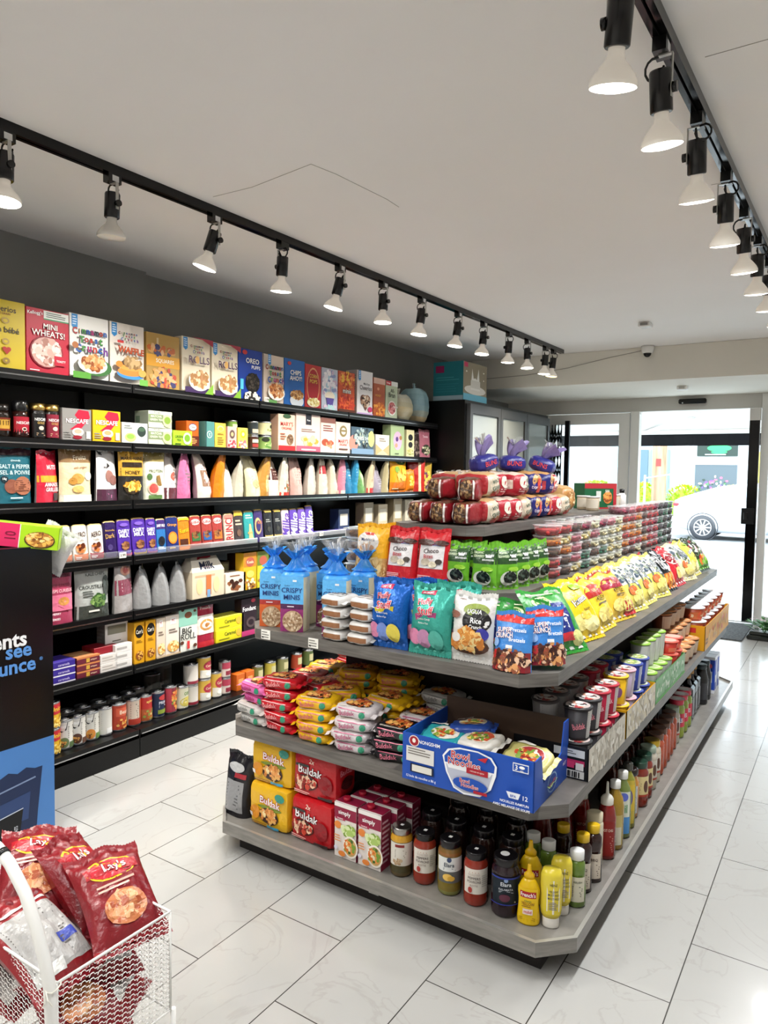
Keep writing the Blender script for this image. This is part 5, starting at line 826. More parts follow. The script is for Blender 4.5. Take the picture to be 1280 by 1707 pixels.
# --- shelf 4, front
def clam():
    b = MB('food', '#6a3c20'); b.rbox(-.06, .012, .006, .06, .128, .03, .01); rn = random.Random(4)
    for i in range(26): b.blob((rn.uniform(-.05, .05), rn.uniform(.02, .12), rn.uniform(.02, .032)), (.014, .012, .007), 7, 4, rn.choice(['#8a5430', '#5a2c18', '#b07848', '#3a2014']))
    m1 = b.mesh('cookies'); b = MB('clear'); b.rbox(-.068, 0, 0, .068, .14, .04, .008); m2 = b.mesh('tray'); b = MB('clear'); b.rbox(-.072, -.004, .037, .072, .144, .043, .002); b.rbox(-.055, .012, .043, .055, .128, .046, .003); m3 = b.mesh('lid')
    return ('clear_cookie_tray', [('cookies', m1, None), ('tray', m2, None), ('lid', m3, None)])
for i in range(4): gp(4, 1.185+.003*math.sin(i*4), 2.31, 'clam', clam, 'clear tray of brown cookies left of the yellow bag, layer %s' % ORD[i], 'cookie tray', 'clear cookie trays', .08*math.sin(i*5), i*.047)
for i in range(4): gp(4, 1.3+.003*math.sin(i*6), 2.5, 'clam', clam, 'clear tray of brown cookies in the rear stack, layer %s' % ORD[i], 'cookie tray', 'clear cookie trays', .1*math.sin(i*3), i*.047)
b_ = MB('card', '#e87ab0')
mad = [E(.42, .7, .36, .2, '#e8e2da'), R(.3, .84, .6, .89, '#c83a30'), T('Madeleine', .44, .75, .06, .66, '#1c2c5a'), E(.42, .6, .24, .07, '#c8843c'), R(0, 0, 1, .4, '#c8a060'), B(.5, .2, .46, .18, '#d8b070 #b88848 #e8c888 #a87838', 60, .016)]
gbag(4, 1.265, 2.285, .15, .195, .08, '#e8a818', mad, 'golden madeleine bag facing front', key='mad', kind='pouch', seed=4, group='madeleine bags', cat='cake bag', back='#c8922a', tilt=-.05)
gp(4, 1.325, 2.37, 'mad', None, 'golden madeleine bag half hidden behind its twin', 'cake bag', 'madeleine bags', rot=(-.03, 0, .35))
cb = [R(.12, .3, .9, .74, '#d8d4d4'), Pg([(.12, .3), (.9, .44), (.9, .2), (.12, .2)], '#b01c28'), T('DARE', .66, .76, .05, .3, '#3a8ac8'), T('Choco', .5, .64, .09, .64, '#3a2420', .08), T('Bites', .44, .53, .08, .48, '#b02028', .08), E(.36, .42, .14, .07, '#b8ac98'), E(.6, .38, .13, .06, '#e0d4b8'), E(.78, .44, .1, .05, '#3a3028'), E(.3, .8, .3, .06, '#4a2a24'), E(.8, .8, .2, .05, '#4a2a24'), L(.15, .08, .6, .17, 3, '#f0c8c8')]
for x, y, rz, dn in ((1.40, 2.285, -.03, 'left one beside the madeleine bag'), (1.53, 2.29, .0, 'right one beside the seaweed packs'), (1.6, 2.4, .25, 'one standing behind')): gbag(4, x, y, .135, .19, .07, '#c01824', cb, 'red cookie bites bag, '+dn, key='choco', kind='pouch', seed=6, group='red cookie bites bags', cat='cookie bag', back='#a81420', tilt=-.08, rz=rz)
sw = [R(0, .58, 1, .95, '#284a24'), T('ORGANIC', .3, .86, .06, .4, '#d8e8c0'), T('SEAWEED', .32, .77, .06, .44, '#d8e8c0'), T('ALGUES', .74, .8, .05, .34, '#ffffff'), T('BIOLOGIQUES', .72, .68, .05, .44, '#ffffff'), R(.62, .74, .84, .8, '#e8e8e8'), E(.7, .45, .24, .06, '#9ad03a'), E(.5, .22, .36, .18, '#d8dcd0'), E(.55, .24, .28, .14, '#16201a'), B(.55, .24, .24, .12, '#2a3a30 #0c1210 #4a5a50', 30, .007)]
SWG = 'green seaweed snack packs'
for x, y, rz, dn in ((1.625, 2.3, 0, 'leftmost in the front row'), (1.73, 2.3, .05, 'second in the front row'), (1.65, 2.375, .05, 'behind the leftmost'), (1.755, 2.385, .1, 'behind the second'), (1.795, 2.35, .95, 'turned at the corner, nearest'), (1.81, 2.43, 1.1, 'turned at the corner, middle'), (1.815, 2.52, 1.2, 'turned at the corner, farthest'), (1.82, 2.61, 1.25, 'last before the fruit tubs')): gbag(4, x, y, .1, .14, .04, '#6ab02a', sw, 'green seaweed snack pack, '+dn, key='seaw', seed=5, group=SWG, cat='seaweed pack', back='#8aa08a', rz=rz, tilt=-.1, dz=-.005)
def tub(cols):
    def f():
        b = MB('food', cols[0]); b.lathe([(.044, .003), (.05, .024), (.0005, .028)], 14, cols=[cols[0], cols[1]]); rn = random.Random(len(cols[0])+sum(map(ord, cols[0])))
        for i in range(12):
            a = rn.random()*6.28; r_ = .044; b.blob((r_*math.cos(a), r_*math.sin(a), rn.uniform(.008, .026)), (.01, .01, .007), 6, 4, rn.choice(cols))
        m1 = b.mesh('sweets'); b = MB('clear'); b.lathe([(.047, 0), (.055, .038)], 18); m2 = b.mesh('tub'); b = MB('clear'); b.lathe([(.0585, .0365), (.0585, .0405), (.05, .041), (.0005, .0405)], 18, cap=False); m3 = b.mesh('lid')
        return ('sweets_tub', [('sweets', m1, None), ('tub', m2, None), ('lid', m3, None)])
    return f
TC = {'red': ['#b82430', '#d84a48', '#8a1a24'], 'orange': ['#e08020', '#e8a040', '#c86818'], 'pink': ['#d8788a', '#e8a8b0', '#c04a60'], 'brown': ['#5a3424', '#7a4a34', '#3a2018'], 'yellow and white': ['#e0cc8a', '#f0e6c8', '#c8a850'], 'green': ['#3a6a54', '#5a8a70', '#2a4a3c'], 'cream': ['#d8d0b0', '#ece6d0', '#b8ac88'], 'wine': ['#8a2c48', '#a84a60', '#5a1c30'], 'black': ['#241c20', '#3a2c34', '#4a3a44']}
SEQ = [('red', 'red red brown orange red', 5), ('orange', 'brown brown orange yellow*and*white red', 5), ('pink', 'yellow*and*white pink pink pink brown', 5), ('green', 'green green brown yellow*and*white wine', 5), ('cream', 'cream brown cream pink cream', 5), ('cream', 'cream green cream cream wine', 5), ('cream', 'cream yellow*and*white cream cream pink', 5), ('cream', 'cream cream cream yellow*and*white cream', 6), ('red', 'brown orange red orange red wine', 6), ('orange', 'brown red orange orange red pink', 6), ('cream', 'cream red orange cream orange red', 6), ('brown', 'brown orange brown red brown red', 6), ('red', 'red red wine red red red', 6), ('wine', 'red pink red wine red wine', 6), ('black', 'black green black green black black', 6), ('black', 'green black black black green black', 6), ('green', 'black black green black black green', 6)]
for i, (_, seq, n) in enumerate(SEQ):
    y = 2.73+i*.128
    for j, cname in enumerate(seq.split()[:n]):
        cname = cname.replace('*', ' '); gp(4, 1.8, y+.003*math.sin(i+j*3), 'tub'+cname, tub(TC[cname]), 'clear tub of %s sweets, layer %s, stack %s from the seaweed packs' % (cname.replace(' and white', ''), ORD[j], ORD[i]), 'sweets tub', 'clear tubs of sweets', dz=j*.0417)
for i in range(5):
    for j in range(5): gp(4, 1.67, 3.02+i*.125, 'tub'+('wine' if i > 2 else 'red' if i < 1 else 'cream'), tub(TC['wine' if i > 2 else 'red' if i < 1 else 'cream']), 'clear sweets tub in the inner row, layer %s, stack %s' % (ORD[j], ORD[i]), 'sweets tub', 'clear tubs of sweets', dz=j*.0417)
# --- shelf 5: bread
def loaf(w_, d, h, cols, front, tc='#d8d4cc', seed=1, t2=None, side=()):
    def f():
        b = MB('film', cols[0]); nm, ps = puff('bread_loaf', w_, d, h, cols[0], front, side, (), n=3.2, seed=seed, wr=.005, cols={'top': cols[1], 'left': cols[2], 'right': cols[2], 'back': cols[1]}, res=9, right=side)
        q = MB('wrap'); tail(q, 0, d-.01, h*.45, .07, .06, 'wrap', None, seed, .3)
        return (nm, [('wrapped_loaf', ps[0][1], None), ('film_tail', q.mesh('film_tail'), None)])
    return f
BG = 'bagged loaves on the top gondola shelf'
pump = loaf(.085, .2, .09, ['#7a2024', '#5a3424', '#8a1c24'], [E(.5, .5, .3, .47, '#6a4a30'), B(.5, .5, .26, .4, '#8a6844 #4a3020 #a8845a #3a2418', 50, .006), R(.12, .06, .2, .94, '#d8d0c8'), R(.8, .06, .88, .94, '#d8d0c8'), R(.2, .1, .24, .9, '#1c1c30')], seed=3)
white = loaf(.108, .17, .1, ['#c8bca8', '#b89468', '#a82c30'], [E(.5, .5, .38, .4, '#d8c8b0'), T('WHOLE', .5, .66, .16, .6, '#3a5a4a', .2), T('GRAIN', .5, .4, .16, .6, '#3a5a4a', .2), B(.5, .15, .4, .12, '#a83a34 #8a5a3a', 14, .008)], seed=5, side=[R(.1, .2, .9, .8, '#a83034')])
redb = loaf(.108, .17, .1, ['#a81c2c', '#c8b8a8', '#a81c2c'], [E(.5, .6, .3, .25, '#e0d4c4'), L(.2, .15, .8, .35, 2, '#e0c8c0')], seed=7, side=[R(.1, .3, .9, .7, '#d8c8b8')])
blueb = loaf(.11, .18, .106, ['#22246a', '#b88a54', '#22246a'], [E(.5, .6, .38, .34, '#c89a60'), R(.1, .1, .9, .5, '#26287a'), T('DEMPSTERS', .5, .32, .12, .8, '#e8d8e0'), R(.4, .1, .6, .7, '#c8483c')], seed=9, side=[R(.1, .2, .9, .6, '#b83a40')])
for i, (x, dn) in enumerate([(1.41, 'left'), (1.51, 'middle'), (1.605, 'right')]): gp(5, x, 2.345, 'pump', pump, 'dark rye loaf in red striped bag, %s of the front three' % dn, 'bread', BG, .05*(i-1))
gp(5, 1.615, 2.375, 'pump', pump, 'dark rye loaf in red striped bag, lying on top of the right one', 'bread', BG, .25, .088)
gp(5, 1.45, 2.42, 'pump', pump, 'dark rye loaf in red striped bag, half hidden second layer', 'bread', BG, -.1, .088)
ly = [(2.52, 'white', white, 'white whole grain loaf'), (2.63, 'redb', redb, 'red bagged loaf'), (2.74, 'redb', redb, 'red bagged loaf'), (2.85, 'white', white, 'white whole grain loaf'), (2.97, 'blueb', blueb, 'navy and gold bagged loaf'), (3.09, 'blueb', blueb, 'navy and gold bagged loaf'), (3.21, 'redb', redb, 'red bagged loaf'), (3.33, 'white', white, 'white whole grain loaf')]
for i, (y, k, bd, dn) in enumerate(ly):
    gp(5, 1.675, y, k, bd, '%s in the bottom layer, %s along the aisle edge' % (dn, ORD[i]), 'bread', BG, PI/2+.05*math.sin(i*5))
    if i < 7: gp(5, 1.66+.02*math.sin(i*4), y+.03, k, bd, '%s in the upper layer, %s along the aisle edge' % (dn, ORD[i]), 'bread', BG, PI/2+.3*math.sin(i*3), .1)
for i, (y, k, bd) in enumerate([(2.62, 'white', white), (2.8, 'blueb', blueb), (2.98, 'blueb', blueb), (3.15, 'redb', redb)]): gp(5, 1.5, y, k, bd, 'loaf in the raised middle layer, %s from the rye loaves' % ORD[i], 'bread', BG, PI/2-.2, .0 if 0 else .1)
def ptail():
    b = MB('film', '#7a6a9a'); b.grid(lambda u, v: (.03*(.35+.8*v)*math.cos(2*PI*u)*(1+.45*math.sin(u*31))+.03*v*v, .026*(.35+.8*v)*math.sin(2*PI*u)*(1+.45*math.cos(u*25)), .06*v+.022*math.sin(u*19)*v), 24, 6, '#8476a8', 'film'); m1 = b.mesh('twisted_bag_top')
    q = MB('wrap'); tail(q, .01, .0, .05, .08, .045, 'wrap', None, 3, .4)
    b2 = MB('film', '#26287a'); nm, ps = puff('bun_bag', .12, .1, .07, '#26287a', [T('BUNS', .5, .5, .3, .6, '#d84848')], n=3, wr=.004)
    return ('bun_bag', [('wrapped_buns', ps[0][1], None), ('twisted_top', m1, None), ('film_tail', q.mesh('film_tail'), None)])
def mkbun():
    nm, ps = ptail(); me = ps[1][1]
    for m_ in (ps[1][1], ps[2][1]):
        for v in m_.vertices: v.co.z += .062; v.co.y += .05
    return nm, ps
for i, (x, y) in enumerate([(1.55, 2.75), (1.56, 2.95), (1.6, 3.12)]): gp(5, x, y, 'bun', mkbun, 'navy bun bag with lilac twisted top crowning the bread pile, %s from the front' % ORD[i], 'bread', 'bun bags with lilac tops', 0, .203, (0, -.25+.3*i, 1.2-.5*i))
gp(5, 1.6, 3.6, 'clrloaf', loaf(.12, .2, .14, ['#b8864c', '#c8a070', '#b8925c'], [B(.5, .5, .4, .4, '#c89a60 #a87440 #e0c090', 40, .01)], seed=12), 'light brown loaf in clear bag leaning at the pile end', 'bread', BG, PI/2-.3)
gp(5, 1.62, 3.48, 'clrloaf2', loaf(.1, .16, .07, ['#d8c040', '#c8a878', '#c8b070'], [R(.2, .3, .8, .7, '#a82c34')], seed=13), 'yellow labelled bun pack under the clear bag', 'bread', BG, PI/2)
gp(5, 1.6, 4.1, 'grbox', lambda: carton('cookie_carton', .22, .1, .145, '#1c5a38', [R(0, .8, 1, 1, '#a82c34'), R(.9, 0, 1, 1, '#a82c34'), E(.72, .45, .14, .25, '#c87a3c'), B(.72, .45, .12, .2, '#d89a50 #8a4a24', 20, .008), T('500', .7, .7, .1, .2, '#e8e8e0'), R(.35, .3, .5, .7, '#c8ccc4'), R(0, 0, 1, .06, '#a82c34')]), 'green and red cookie carton near the far end of the top shelf', 'carton', rz=.95)
cj = lambda: jar('clear_tub', [(.03, 0), (.034, .004), (.034, .07)], [(.036, .07), (.036, .078)], '#b8a890', 'food', '#d8d4d0', lcol='#c8c0b0', lz=(.015, .06))
for i, (x, y) in enumerate([(1.63, 3.86), (1.55, 3.95), (1.6, 4.38)]): gp(5, x, y, 'ctub', cj, 'pale lidded tub beside the green carton, %s along the shelf' % ORD[i], 'tub', 'pale lidded tubs')
gp(5, 1.62, 4.47, 'dkb', lambda: jar('small_bottle', [(.022, 0), (.025, .004), (.025, .07), (.014, .085)], [(.014, .085), (.016, .11)], '#e0dcd8', 'plastic', '#101010'), 'small white bottle with black cap at the shelf end', 'bottle')
# --- shelf 2: noodle packs
BR = [T('Buldak', .45, .5, .5, .5, '#f0a0b0', .05)]
def brick(c, tag_='#d8404c', tc='#f4c8c8', top=(), fin=None, h=.038): return lambda: puff('noodle_pack', .155, .13, h, c, [T('Buldak', .4, .5, .42, .4, tc, .04), E(.8, .5, .09, .32, '#2f8a6a'), R(.1, .8, .9, .86, tc)], [T('Buldak', .5, .5, .4, .5, tc)], top, n=3.8, seed=4, wr=.006, fin=('x', fin or c, .016))
rice = lambda c: [E(.5, .5, .34, .32, '#3a2418'), B(.5, .5, .3, .28, '#d8803a #b84a2c #e8b060 #c86030', 50, .008), T('Buldak', .45, .86, .14, .6, c), L(.1, .05, .9, .14, 2, '#e8e0d0')]
NP = 'flat instant noodle packs'
stk = [('wht0', '#c9c6c2', '#8a8884', .89, 1.995, 2, 0, 'grey white', '#3a3a3a'), ('pnk', '#d868a8', '#a82c60', .905, 2.0, 2, .08, 'pink', '#a82c60'), ('red', '#b81824', '#f0a8a8', 1.035, 1.99, 5, 0, 'red', '#f0a8a8'), ('yel', '#e0ae18', '#d86878', 1.215, 1.98, 4, 0, 'yellow', '#c83a4a'), ('whp', '#d0c8ca', '#c05a80', 1.385, 1.985, 4, 0, 'white and pink', '#b03a68'), ('bkp', '#17161a', '#e07a90', 1.545, 2.0, 3, 0, 'black', '#e07a90')]
for k, c, tc, x, y, n, z0, dn, tpc in stk:
    for j in range(n): gp(2, x+.006*math.sin(j*4+x*9), y+.01*math.sin(j*5), 'np'+k, brick(c, tc=tc, top=rice(tpc)), '%s noodle pack, layer %s of its stack on the front edge' % (dn, ORD[j+(2 if z0 else 0)]), 'noodle pack', NP, .2*math.sin(j*7+x*5), z0+j*.0395)
bk = [(.92, 2.16, 'pnk', 0, 3, .2, 'pink'), (1.07, 2.14, 'red', 0, 4, -.3, 'red'), (1.24, 2.13, 'yel', 0, 4, .6, 'yellow'), (1.4, 2.14, 'yel', 0, 4, -.2, 'yellow'), (1.56, 2.15, 'whp', 0, 3, .2, 'white and pink'), (1.2, 2.28, 'yel', 0, 5, .3, 'yellow'), (1.37, 2.29, 'yel', 0, 5, .1, 'yellow'), (1.54, 2.3, 'wht0', 0, 4, -.2, 'grey white'), (.9, 2.32, 'red', 0, 3, .4, 'red'), (1.05, 2.3, 'bkp', 0, 3, .1, 'black'), (.88, 2.48, 'yel', 0, 3, .3, 'yellow'), (.88, 2.64, 'red', 0, 4, -.2, 'red'), (.87, 2.8, 'whp', 0, 3, .2, 'pale'), (.87, 2.96, 'red', 0, 4, 0, 'red')]
for i, (x, y, k, z0, n, rz, dn) in enumerate(bk):
    k0 = [s for s in stk if s[0] == k][0]
    for j in range(n): gp(2, x+.01*math.sin(j*4+i), y+.01*math.sin(j*3+i), 'np'+k, None, '%s noodle pack, layer %s, pile %s behind the front stacks' % (dn, ORD[j], ORD[i]), 'noodle pack', NP, rz+.15*math.sin(j*5), j*.0395)
# blue bowl noodle carton
e = empty('bowl_noodle_carton', (1.637, 1.925, GZ[2]+.0006), .02); tag(e, 'open blue bowl noodle carton filled with loose noodle packs', 'carton')
W_, D_, HF, HB = .44, .31, .15, .19
b = MB('card', '#1f4fae'); f = lambda u, v, k: (u*W_, -k, v*HF)
b.box(0, 0, 0, W_, .004, HF, '#1f4fae'); b.box(.004, .004, 0, W_-.004, D_-.004, .004, '#5a4636')
b.art([E(.095, .86, .043, .12, '#e8dcd8'), E(.095, .86, .036, .1, '#a01c2c'), E(.095, .87, .014, .05, '#f0e8e0'), T('NONGSHIM', .22, .87, .075, .17, '#ffffff'), R(.035, .42, .26, .74, '#dcdad6'), L(.05, .56, .24, .72, 3, '#77726c'), R(.07, .2, .26, .38, '#16203a'), R(.085, .22, .245, .36, '#dcdad0'), T('12 bols de noodles x 86 g', .16, .1, .07, .24, '#e8ecf4'),
 Pg([(.33, .72), (.37, .88), (.46, .96), (.6, .97), (.7, .9), (.74, .74), (.735, .55), (.7, .25), (.62, .05), (.5, .02), (.42, .1), (.36, .4)], '#f0f2f6'), Pg([(.345, .72), (.385, .86), (.47, .93), (.6, .94), (.69, .87), (.725, .74), (.72, .6), (.35, .6)], '#1f4fae'), Pg([(.36, .57), (.71, .57), (.68, .27), (.61, .09), (.5, .06), (.43, .13), (.375, .4)], '#b8bccc'), Pg([(.365, .6), (.71, .6), (.69, .5), (.38, .5)], '#eef0f4'),
 T('Bowl', .47, .8, .15, .2, '#c02834', 0, '#f4f4f4'), T('Noodles', .5, .66, .15, .28, '#c02834', 0, '#f4f4f4'), R(.52, .49, .68, .61, '#a82030'), T('veloute et epice', .6, .55, .045, .14, '#f4d8d0'), Pg([(.6, .82), (.68, .9), (.66, .78)], '#c02834'), E(.55, .26, .13, .14, '#1f4fae'), T('Bowl', .51, .32, .08, .12, '#c02834', 0, '#f4f4f4'), T('Noodles', .55, .24, .08, .18, '#c02834', 0, '#f4f4f4'), R(.58, .12, .68, .18, '#a82030'),
 R(.86, .78, .97, .95, '#f0f2f6'), R(.865, .8, .965, .93, '#1f4fae'), T('3', .885, .865, .1, .03, '#ffffff'), E(.925, .88, .02, .03, '#ffffff'), T('min', .925, .82, .03, .03, '#ffffff'), Pg([(.82, .36), (.92, .36), (.905, .24), (.84, .24)], '#e8ecf4'), T('BPA', .87, .29, .05, .06, '#1f4fae'), T('12', .955, .3, .09, .05, '#ffffff'), T('NOUILLES RAMYUN', .88, .16, .05, .2, '#ffffff'), T('AVEC MELANGE DE SOUPE', .86, .07, .05, .26, '#ffffff')], f, W_, HF)
b.obj('front_panel', e)
b = MB('card', '#4a3a30'); b.box(0, D_-.004, 0, W_, D_, HB, '#4a392e'); b.obj('back_panel', e)
b = MB('card', '#1f4fae'); b.box(0, .004, 0, .004, D_-.004, HF); b.obj('side_panel', e)
b = MB('card', '#1f4fae'); fy = [(0, 0), (D_, 0), (D_, HB), (D_*.85, HB), (D_*.78, .1), (D_*.25, .06), (D_*.18, HF), (0, HF)]
a1 = [b.V((W_, y, z)) for y, z in fy]; a2 = [b.V((W_-.004, y, z)) for y, z in fy]; b.F(a1); b.F(a2[::-1], '#4a392e')
for k in range(8): b.F((a1[k], a1[(k+1) % 8], a2[(k+1) % 8], a2[k]))
b.art([E(.5, .25, .14, .2, '#8ab0e0'), E(.5, .25, .12, .17, '#1f4fae'), T('Noodles', .5, .26, .08, .2, '#e87a80', .2), T('HOT', .85, .4, .07, .12, '#e8ecf4')], lambda u, v, k: (W_+k, u*D_, v*HF), D_, HF); b.obj('side_panel', e)
cp = [('#2f9aa0', '#e8e4dc', 'teal'), ('#d8d4cc', '#c85a3c', 'white and teal'), ('#2a4a9a', '#d8c8a0', 'navy'), ('#c88a50', '#b84a34', 'orange brown'), ('#c8c078', '#a83a3c', 'olive yellow'), ('#7a9a4a', '#d8a860', 'green')]
for i, (x, y, z, rz, rx, ci) in enumerate([(1.73, 2.05, .09, .15, .15, 0), (1.84, 2.06, .1, -.15, .1, 1), (1.8, 2.13, .125, .3, -.1, 2), (1.93, 2.07, .075, .2, -.35, 3), (2.0, 2.07, .07, -.1, .3, 4), (2.0, 2.09, .03, .1, .0, 5), (1.73, 2.04, .03, 0, 0, 3), (1.88, 2.05, .03, 0, 0, 5)]):
    c, c2, dn = cp[ci]; place('lp%d' % ci, lambda: puff('noodle_pack', .14, .12, .034, c, (), (), [E(.55, .5, .36, .36, '#e8e0d0'), E(.55, .5, .32, .32, c2), E(.62, .52, .12, .14, '#f4ecd8'), E(.62, .52, .06, .07, '#e89a2c'), B(.5, .4, .26, .24, '#e8c870 #7a9a3c #c8502c', 30, .008), R(0, .85, .5, 1, '#f0ece4')], n=3.6, wr=.005, seed=ci+2, fin=('x', c, .015)),
        (x, y-.06, GZ[2]+z), 'loose %s noodle pack in the blue carton, %s in the heap' % (dn, ORD[i]), 'noodle pack', 'loose noodle packs in the blue carton', rot=(rx, -.12*math.sin(i), rz))
# cups
def cup(c, label, lidc, lidart, r=.047, h=.108, rb=.036, name='noodle_cup'):
    def f():
        b = MB('card', c); b.lathe([(rb, 0), (rb, .004), (r-.002, h-.004)], 20, cap=True); fm = cylmap(rb, .004, h-.005, -PI/2-1.9, -PI/2+1.9, taper=r-rb-.002); b.art(label, fm, 3.8*r*.9, h, None, 3, gu=14, gv=2); m1 = b.mesh('cup')
        b = MB('card', lidc); b.lathe([(r, h-.006), (r+.0015, h-.003), (r, h), (.0005, h+.0005)], 20); b.art(lidart, lambda u, v, k: ((u-.5)*2*r, (v-.5)*2*r, h+.0006+k), 2*r, 2*r, None, 5); m2 = b.mesh('lid')
        return (name, [('cup', m1, None), ('lid', m2, None)])
    return f
fine = L(.52, .08, .72, .92, 13, '#5a5856')
lidr = [E(.5, .5, .42, .42, '#c8b8b4'), B(.45, .5, .34, .34, '#e8e4e0 #a83a40 #d89a80 #3a3434', 40, .007), E(.65, .6, .14, .14, '#f4f0ec')]
K = {'black': cup('#38363a', [R(.5, .04, .74, .96, '#c8c6c4'), fine, T('Buldak', .32, .45, .2, .26, '#e88a98', .25), R(.0, 0, 1, .05, '#1a1a1c')], '#2a282a', lidr), 'ruby': cup('#a01c3a', [R(.5, .04, .74, .96, '#d0c8c8'), fine, T('Buldak', .32, .45, .2, .26, '#f4c8d0', .25)], '#b82438', lidr),
 'yellow': cup('#dcae1c', [R(.55, .04, .76, .96, '#c8b070'), E(.35, .45, .1, .2, '#8a5a8a'), T('Buldak', .3, .75, .12, .2, '#c03a48')], '#e4be28', lidr), 'lilac': cup('#a89ab0', [R(.5, .04, .74, .96, '#c8c0cc'), fine], '#d8a8b8', lidr), 'navy': cup('#2a3a8a', [R(.5, .04, .74, .96, '#b8c0d8'), fine, T('Udon', .3, .5, .2, .2, '#e8e8f0')], '#3a4a9a', [E(.5, .5, .42, .42, '#c8d0b0'), B(.5, .5, .34, .34, '#e8e0a0 #8aa84a #e8e8e8', 30, .008)]),
 'greyc': cup('#7a787a', [R(.2, .05, .8, .95, '#a8a6a8'), L(.25, .1, .75, .9, 12, '#6a686a')], '#4a4446', lidr), 'green': cup('#b8bcb4', [R(.3, .04, .7, .96, '#c8cac4'), fine, R(.75, 0, 1, 1, '#7aa83c')], '#8ab83a', [E(.5, .5, .4, .4, '#c8d8a0'), L(.2, .3, .8, .7, 3, '#4a7a2c')], h=.12, r=.043, rb=.034), 'redtub': cup('#c8382c', [R(.3, .1, .7, .5, '#e87a5a')], '#d85a4a', [E(.5, .5, .4, .4, '#e8b0a0')], h=.06, r=.05), 'brownc': cup('#6a3a24', [R(.3, .1, .72, .9, '#c8b098'), L(.34, .2, .68, .8, 6, '#6a4a34')], '#b87a4a', [E(.5, .5, .42, .42, '#d8a878'), B(.5, .5, .3, .3, '#e87a2c #e8d0b0', 20, .008)], h=.09, r=.055, rb=.042),
 'bowl': cup('#a8482c', [R(.2, .1, .8, .7, '#c86a3c'), B(.5, .4, .4, .25, '#e8c8a0 #d85a34', 14, .01)], '#e4e8ea', [E(.5, .5, .44, .44, '#eef0f0'), L(.25, .4, .75, .6, 2, '#c8a8a0')], h=.075, r=.066, rb=.048, name='noodle_bowl')}
def put_cup(k, x, y, z, dn, rz=0, grp='instant noodle cups'): place('cup'+k, K[k], (x, y, GZ[2]+z), dn, 'noodle cup', grp, rz+PI/4+.3)
def tray(x0, y0, x1, y1, h, c, front, side, desc, name='cardboard_tray', inner='#8a7a64'):
    e = empty(name, (x0, y0, GZ[2]+.0006)); tag(e, desc, 'tray', 'display trays of noodle cups'); w_, d = x1-x0, y1-y0; t = .003
    b = MB('card', inner); b.box(t, t, 0, w_-t, d-t, t); b.obj('tray_base', e)
    for nm, bxs, f, wh, art in (('front_wall', (0, 0, 0, w_, t, h), lambda u, v, k: (u*w_, -k, v*h), (w_, h), front), ('aisle_wall', (w_-t, 0, 0, w_, d, h), lambda u, v, k: (w_+k, u*d, v*h), (d, h), side), ('back_wall', (0, d-t, 0, w_, d, h), None, None, ()), ('inner_wall', (0, 0, 0, t, d, h), None, None, ())):
        b = MB('card', c); b.box(*bxs, c)
        if art: b.art(art, f, wh[0], wh[1])
        b.obj(nm, e)
swirl = [('b', .5, .5, .5, .5, ['#d8d2c4', '#c0b8a8', '#e8e4da', '#b0a898'], 90, .012)]
tray(1.885, 2.235, 2.14, 2.665, .105, '#121318', [R(.55, .68, .95, .92, '#c8ccd2'), L(.65, .75, .85, .88, 2, '#5a5c60'), R(.72, .44, .95, .6, '#b02c5a'), R(.72, .34, .82, .54, '#c83a68'), R(.84, .3, .94, .52, '#d8d8d8'), R(.55, .36, .68, .5, '#8a8a90'), R(.55, .05, .95, .28, '#d4d4d2')]+[R(.6+.028*i, .08, .612+.028*i+.006*(i % 3), .26, '#16161a') for i in range(11)], [R(0, 0, 1, 1, '#cfc9bc')]+swirl, 'black end printed carton tray of dark noodle cups beside the blue carton')
tray(1.9, 2.69, 2.14, 3.14, .105, '#d8a018', [R(.7, .08, .88, .92, '#d8dce0'), R(.74, .15, .84, .4, '#2a2c30'), E(.79, .6, .04, .1, '#2c7a5a')], [R(0, 0, 1, 1, '#d4cab0')]+swirl, 'yellow edged carton tray of cups behind the black one')
tray(1.9, 3.17, 2.135, 3.79, .1, '#4a8a4a', [R(.2, .2, .8, .8, '#8ac06a')], [R(0, 0, 1, 1, '#7aa878'), ('b', .5, .5, .48, .4, ['#a8c8a0', '#5a9a5a', '#c8d8c0'], 60, .012), R(0, 0, 1, .12, '#4aa03c')], 'green printed carton tray of tall cups')
tray(1.9, 4.31, 2.145, 5.2, .14, '#d8981c', [R(.2, .7, .8, .9, '#c8302c'), T('LEE', .5, .8, .12, .4, '#ffffff'), T('12', .5, .42, .2, .3, '#b85a18'), L(.15, .1, .85, .3, 3, '#b87a18')], [('b', .5, .5, .4, .3, ['#c8503c', '#b8843c', '#d8b060'], 40, .02), L(.02, .2, .1, .5, 2, '#6a4a20')], 'long yellow carton tray of bowls near the entrance')
n_ = 0
for i in range(4):
    y = 2.29+i*.105; put_cup(('black', 'black', 'ruby', 'ruby')[i], 2.085, y, .005, 'dark or red cup inside the black tray, aisle row, %s' % ORD[i]); put_cup('greyc' if i < 2 else 'ruby', 1.985, y, .005, 'cup inside the black tray, inner row, %s' % ORD[i])
    put_cup(('black', 'black', 'ruby', 'ruby')[i], 2.08, y+.01, .1145, '%s noodle cup stacked high over the black tray, %s from the front' % (('black', 'black', 'ruby red', 'ruby red')[i], ORD[i])); put_cup('greyc', 1.965, y+.02, .1145, 'shadowed grey cup stacked in the inner row, %s from the front' % ORD[i])
put_cup('greyc', 1.93, 2.19 if 0 else 2.3, .224, 'grey cup topmost behind the carton') if 0 else None
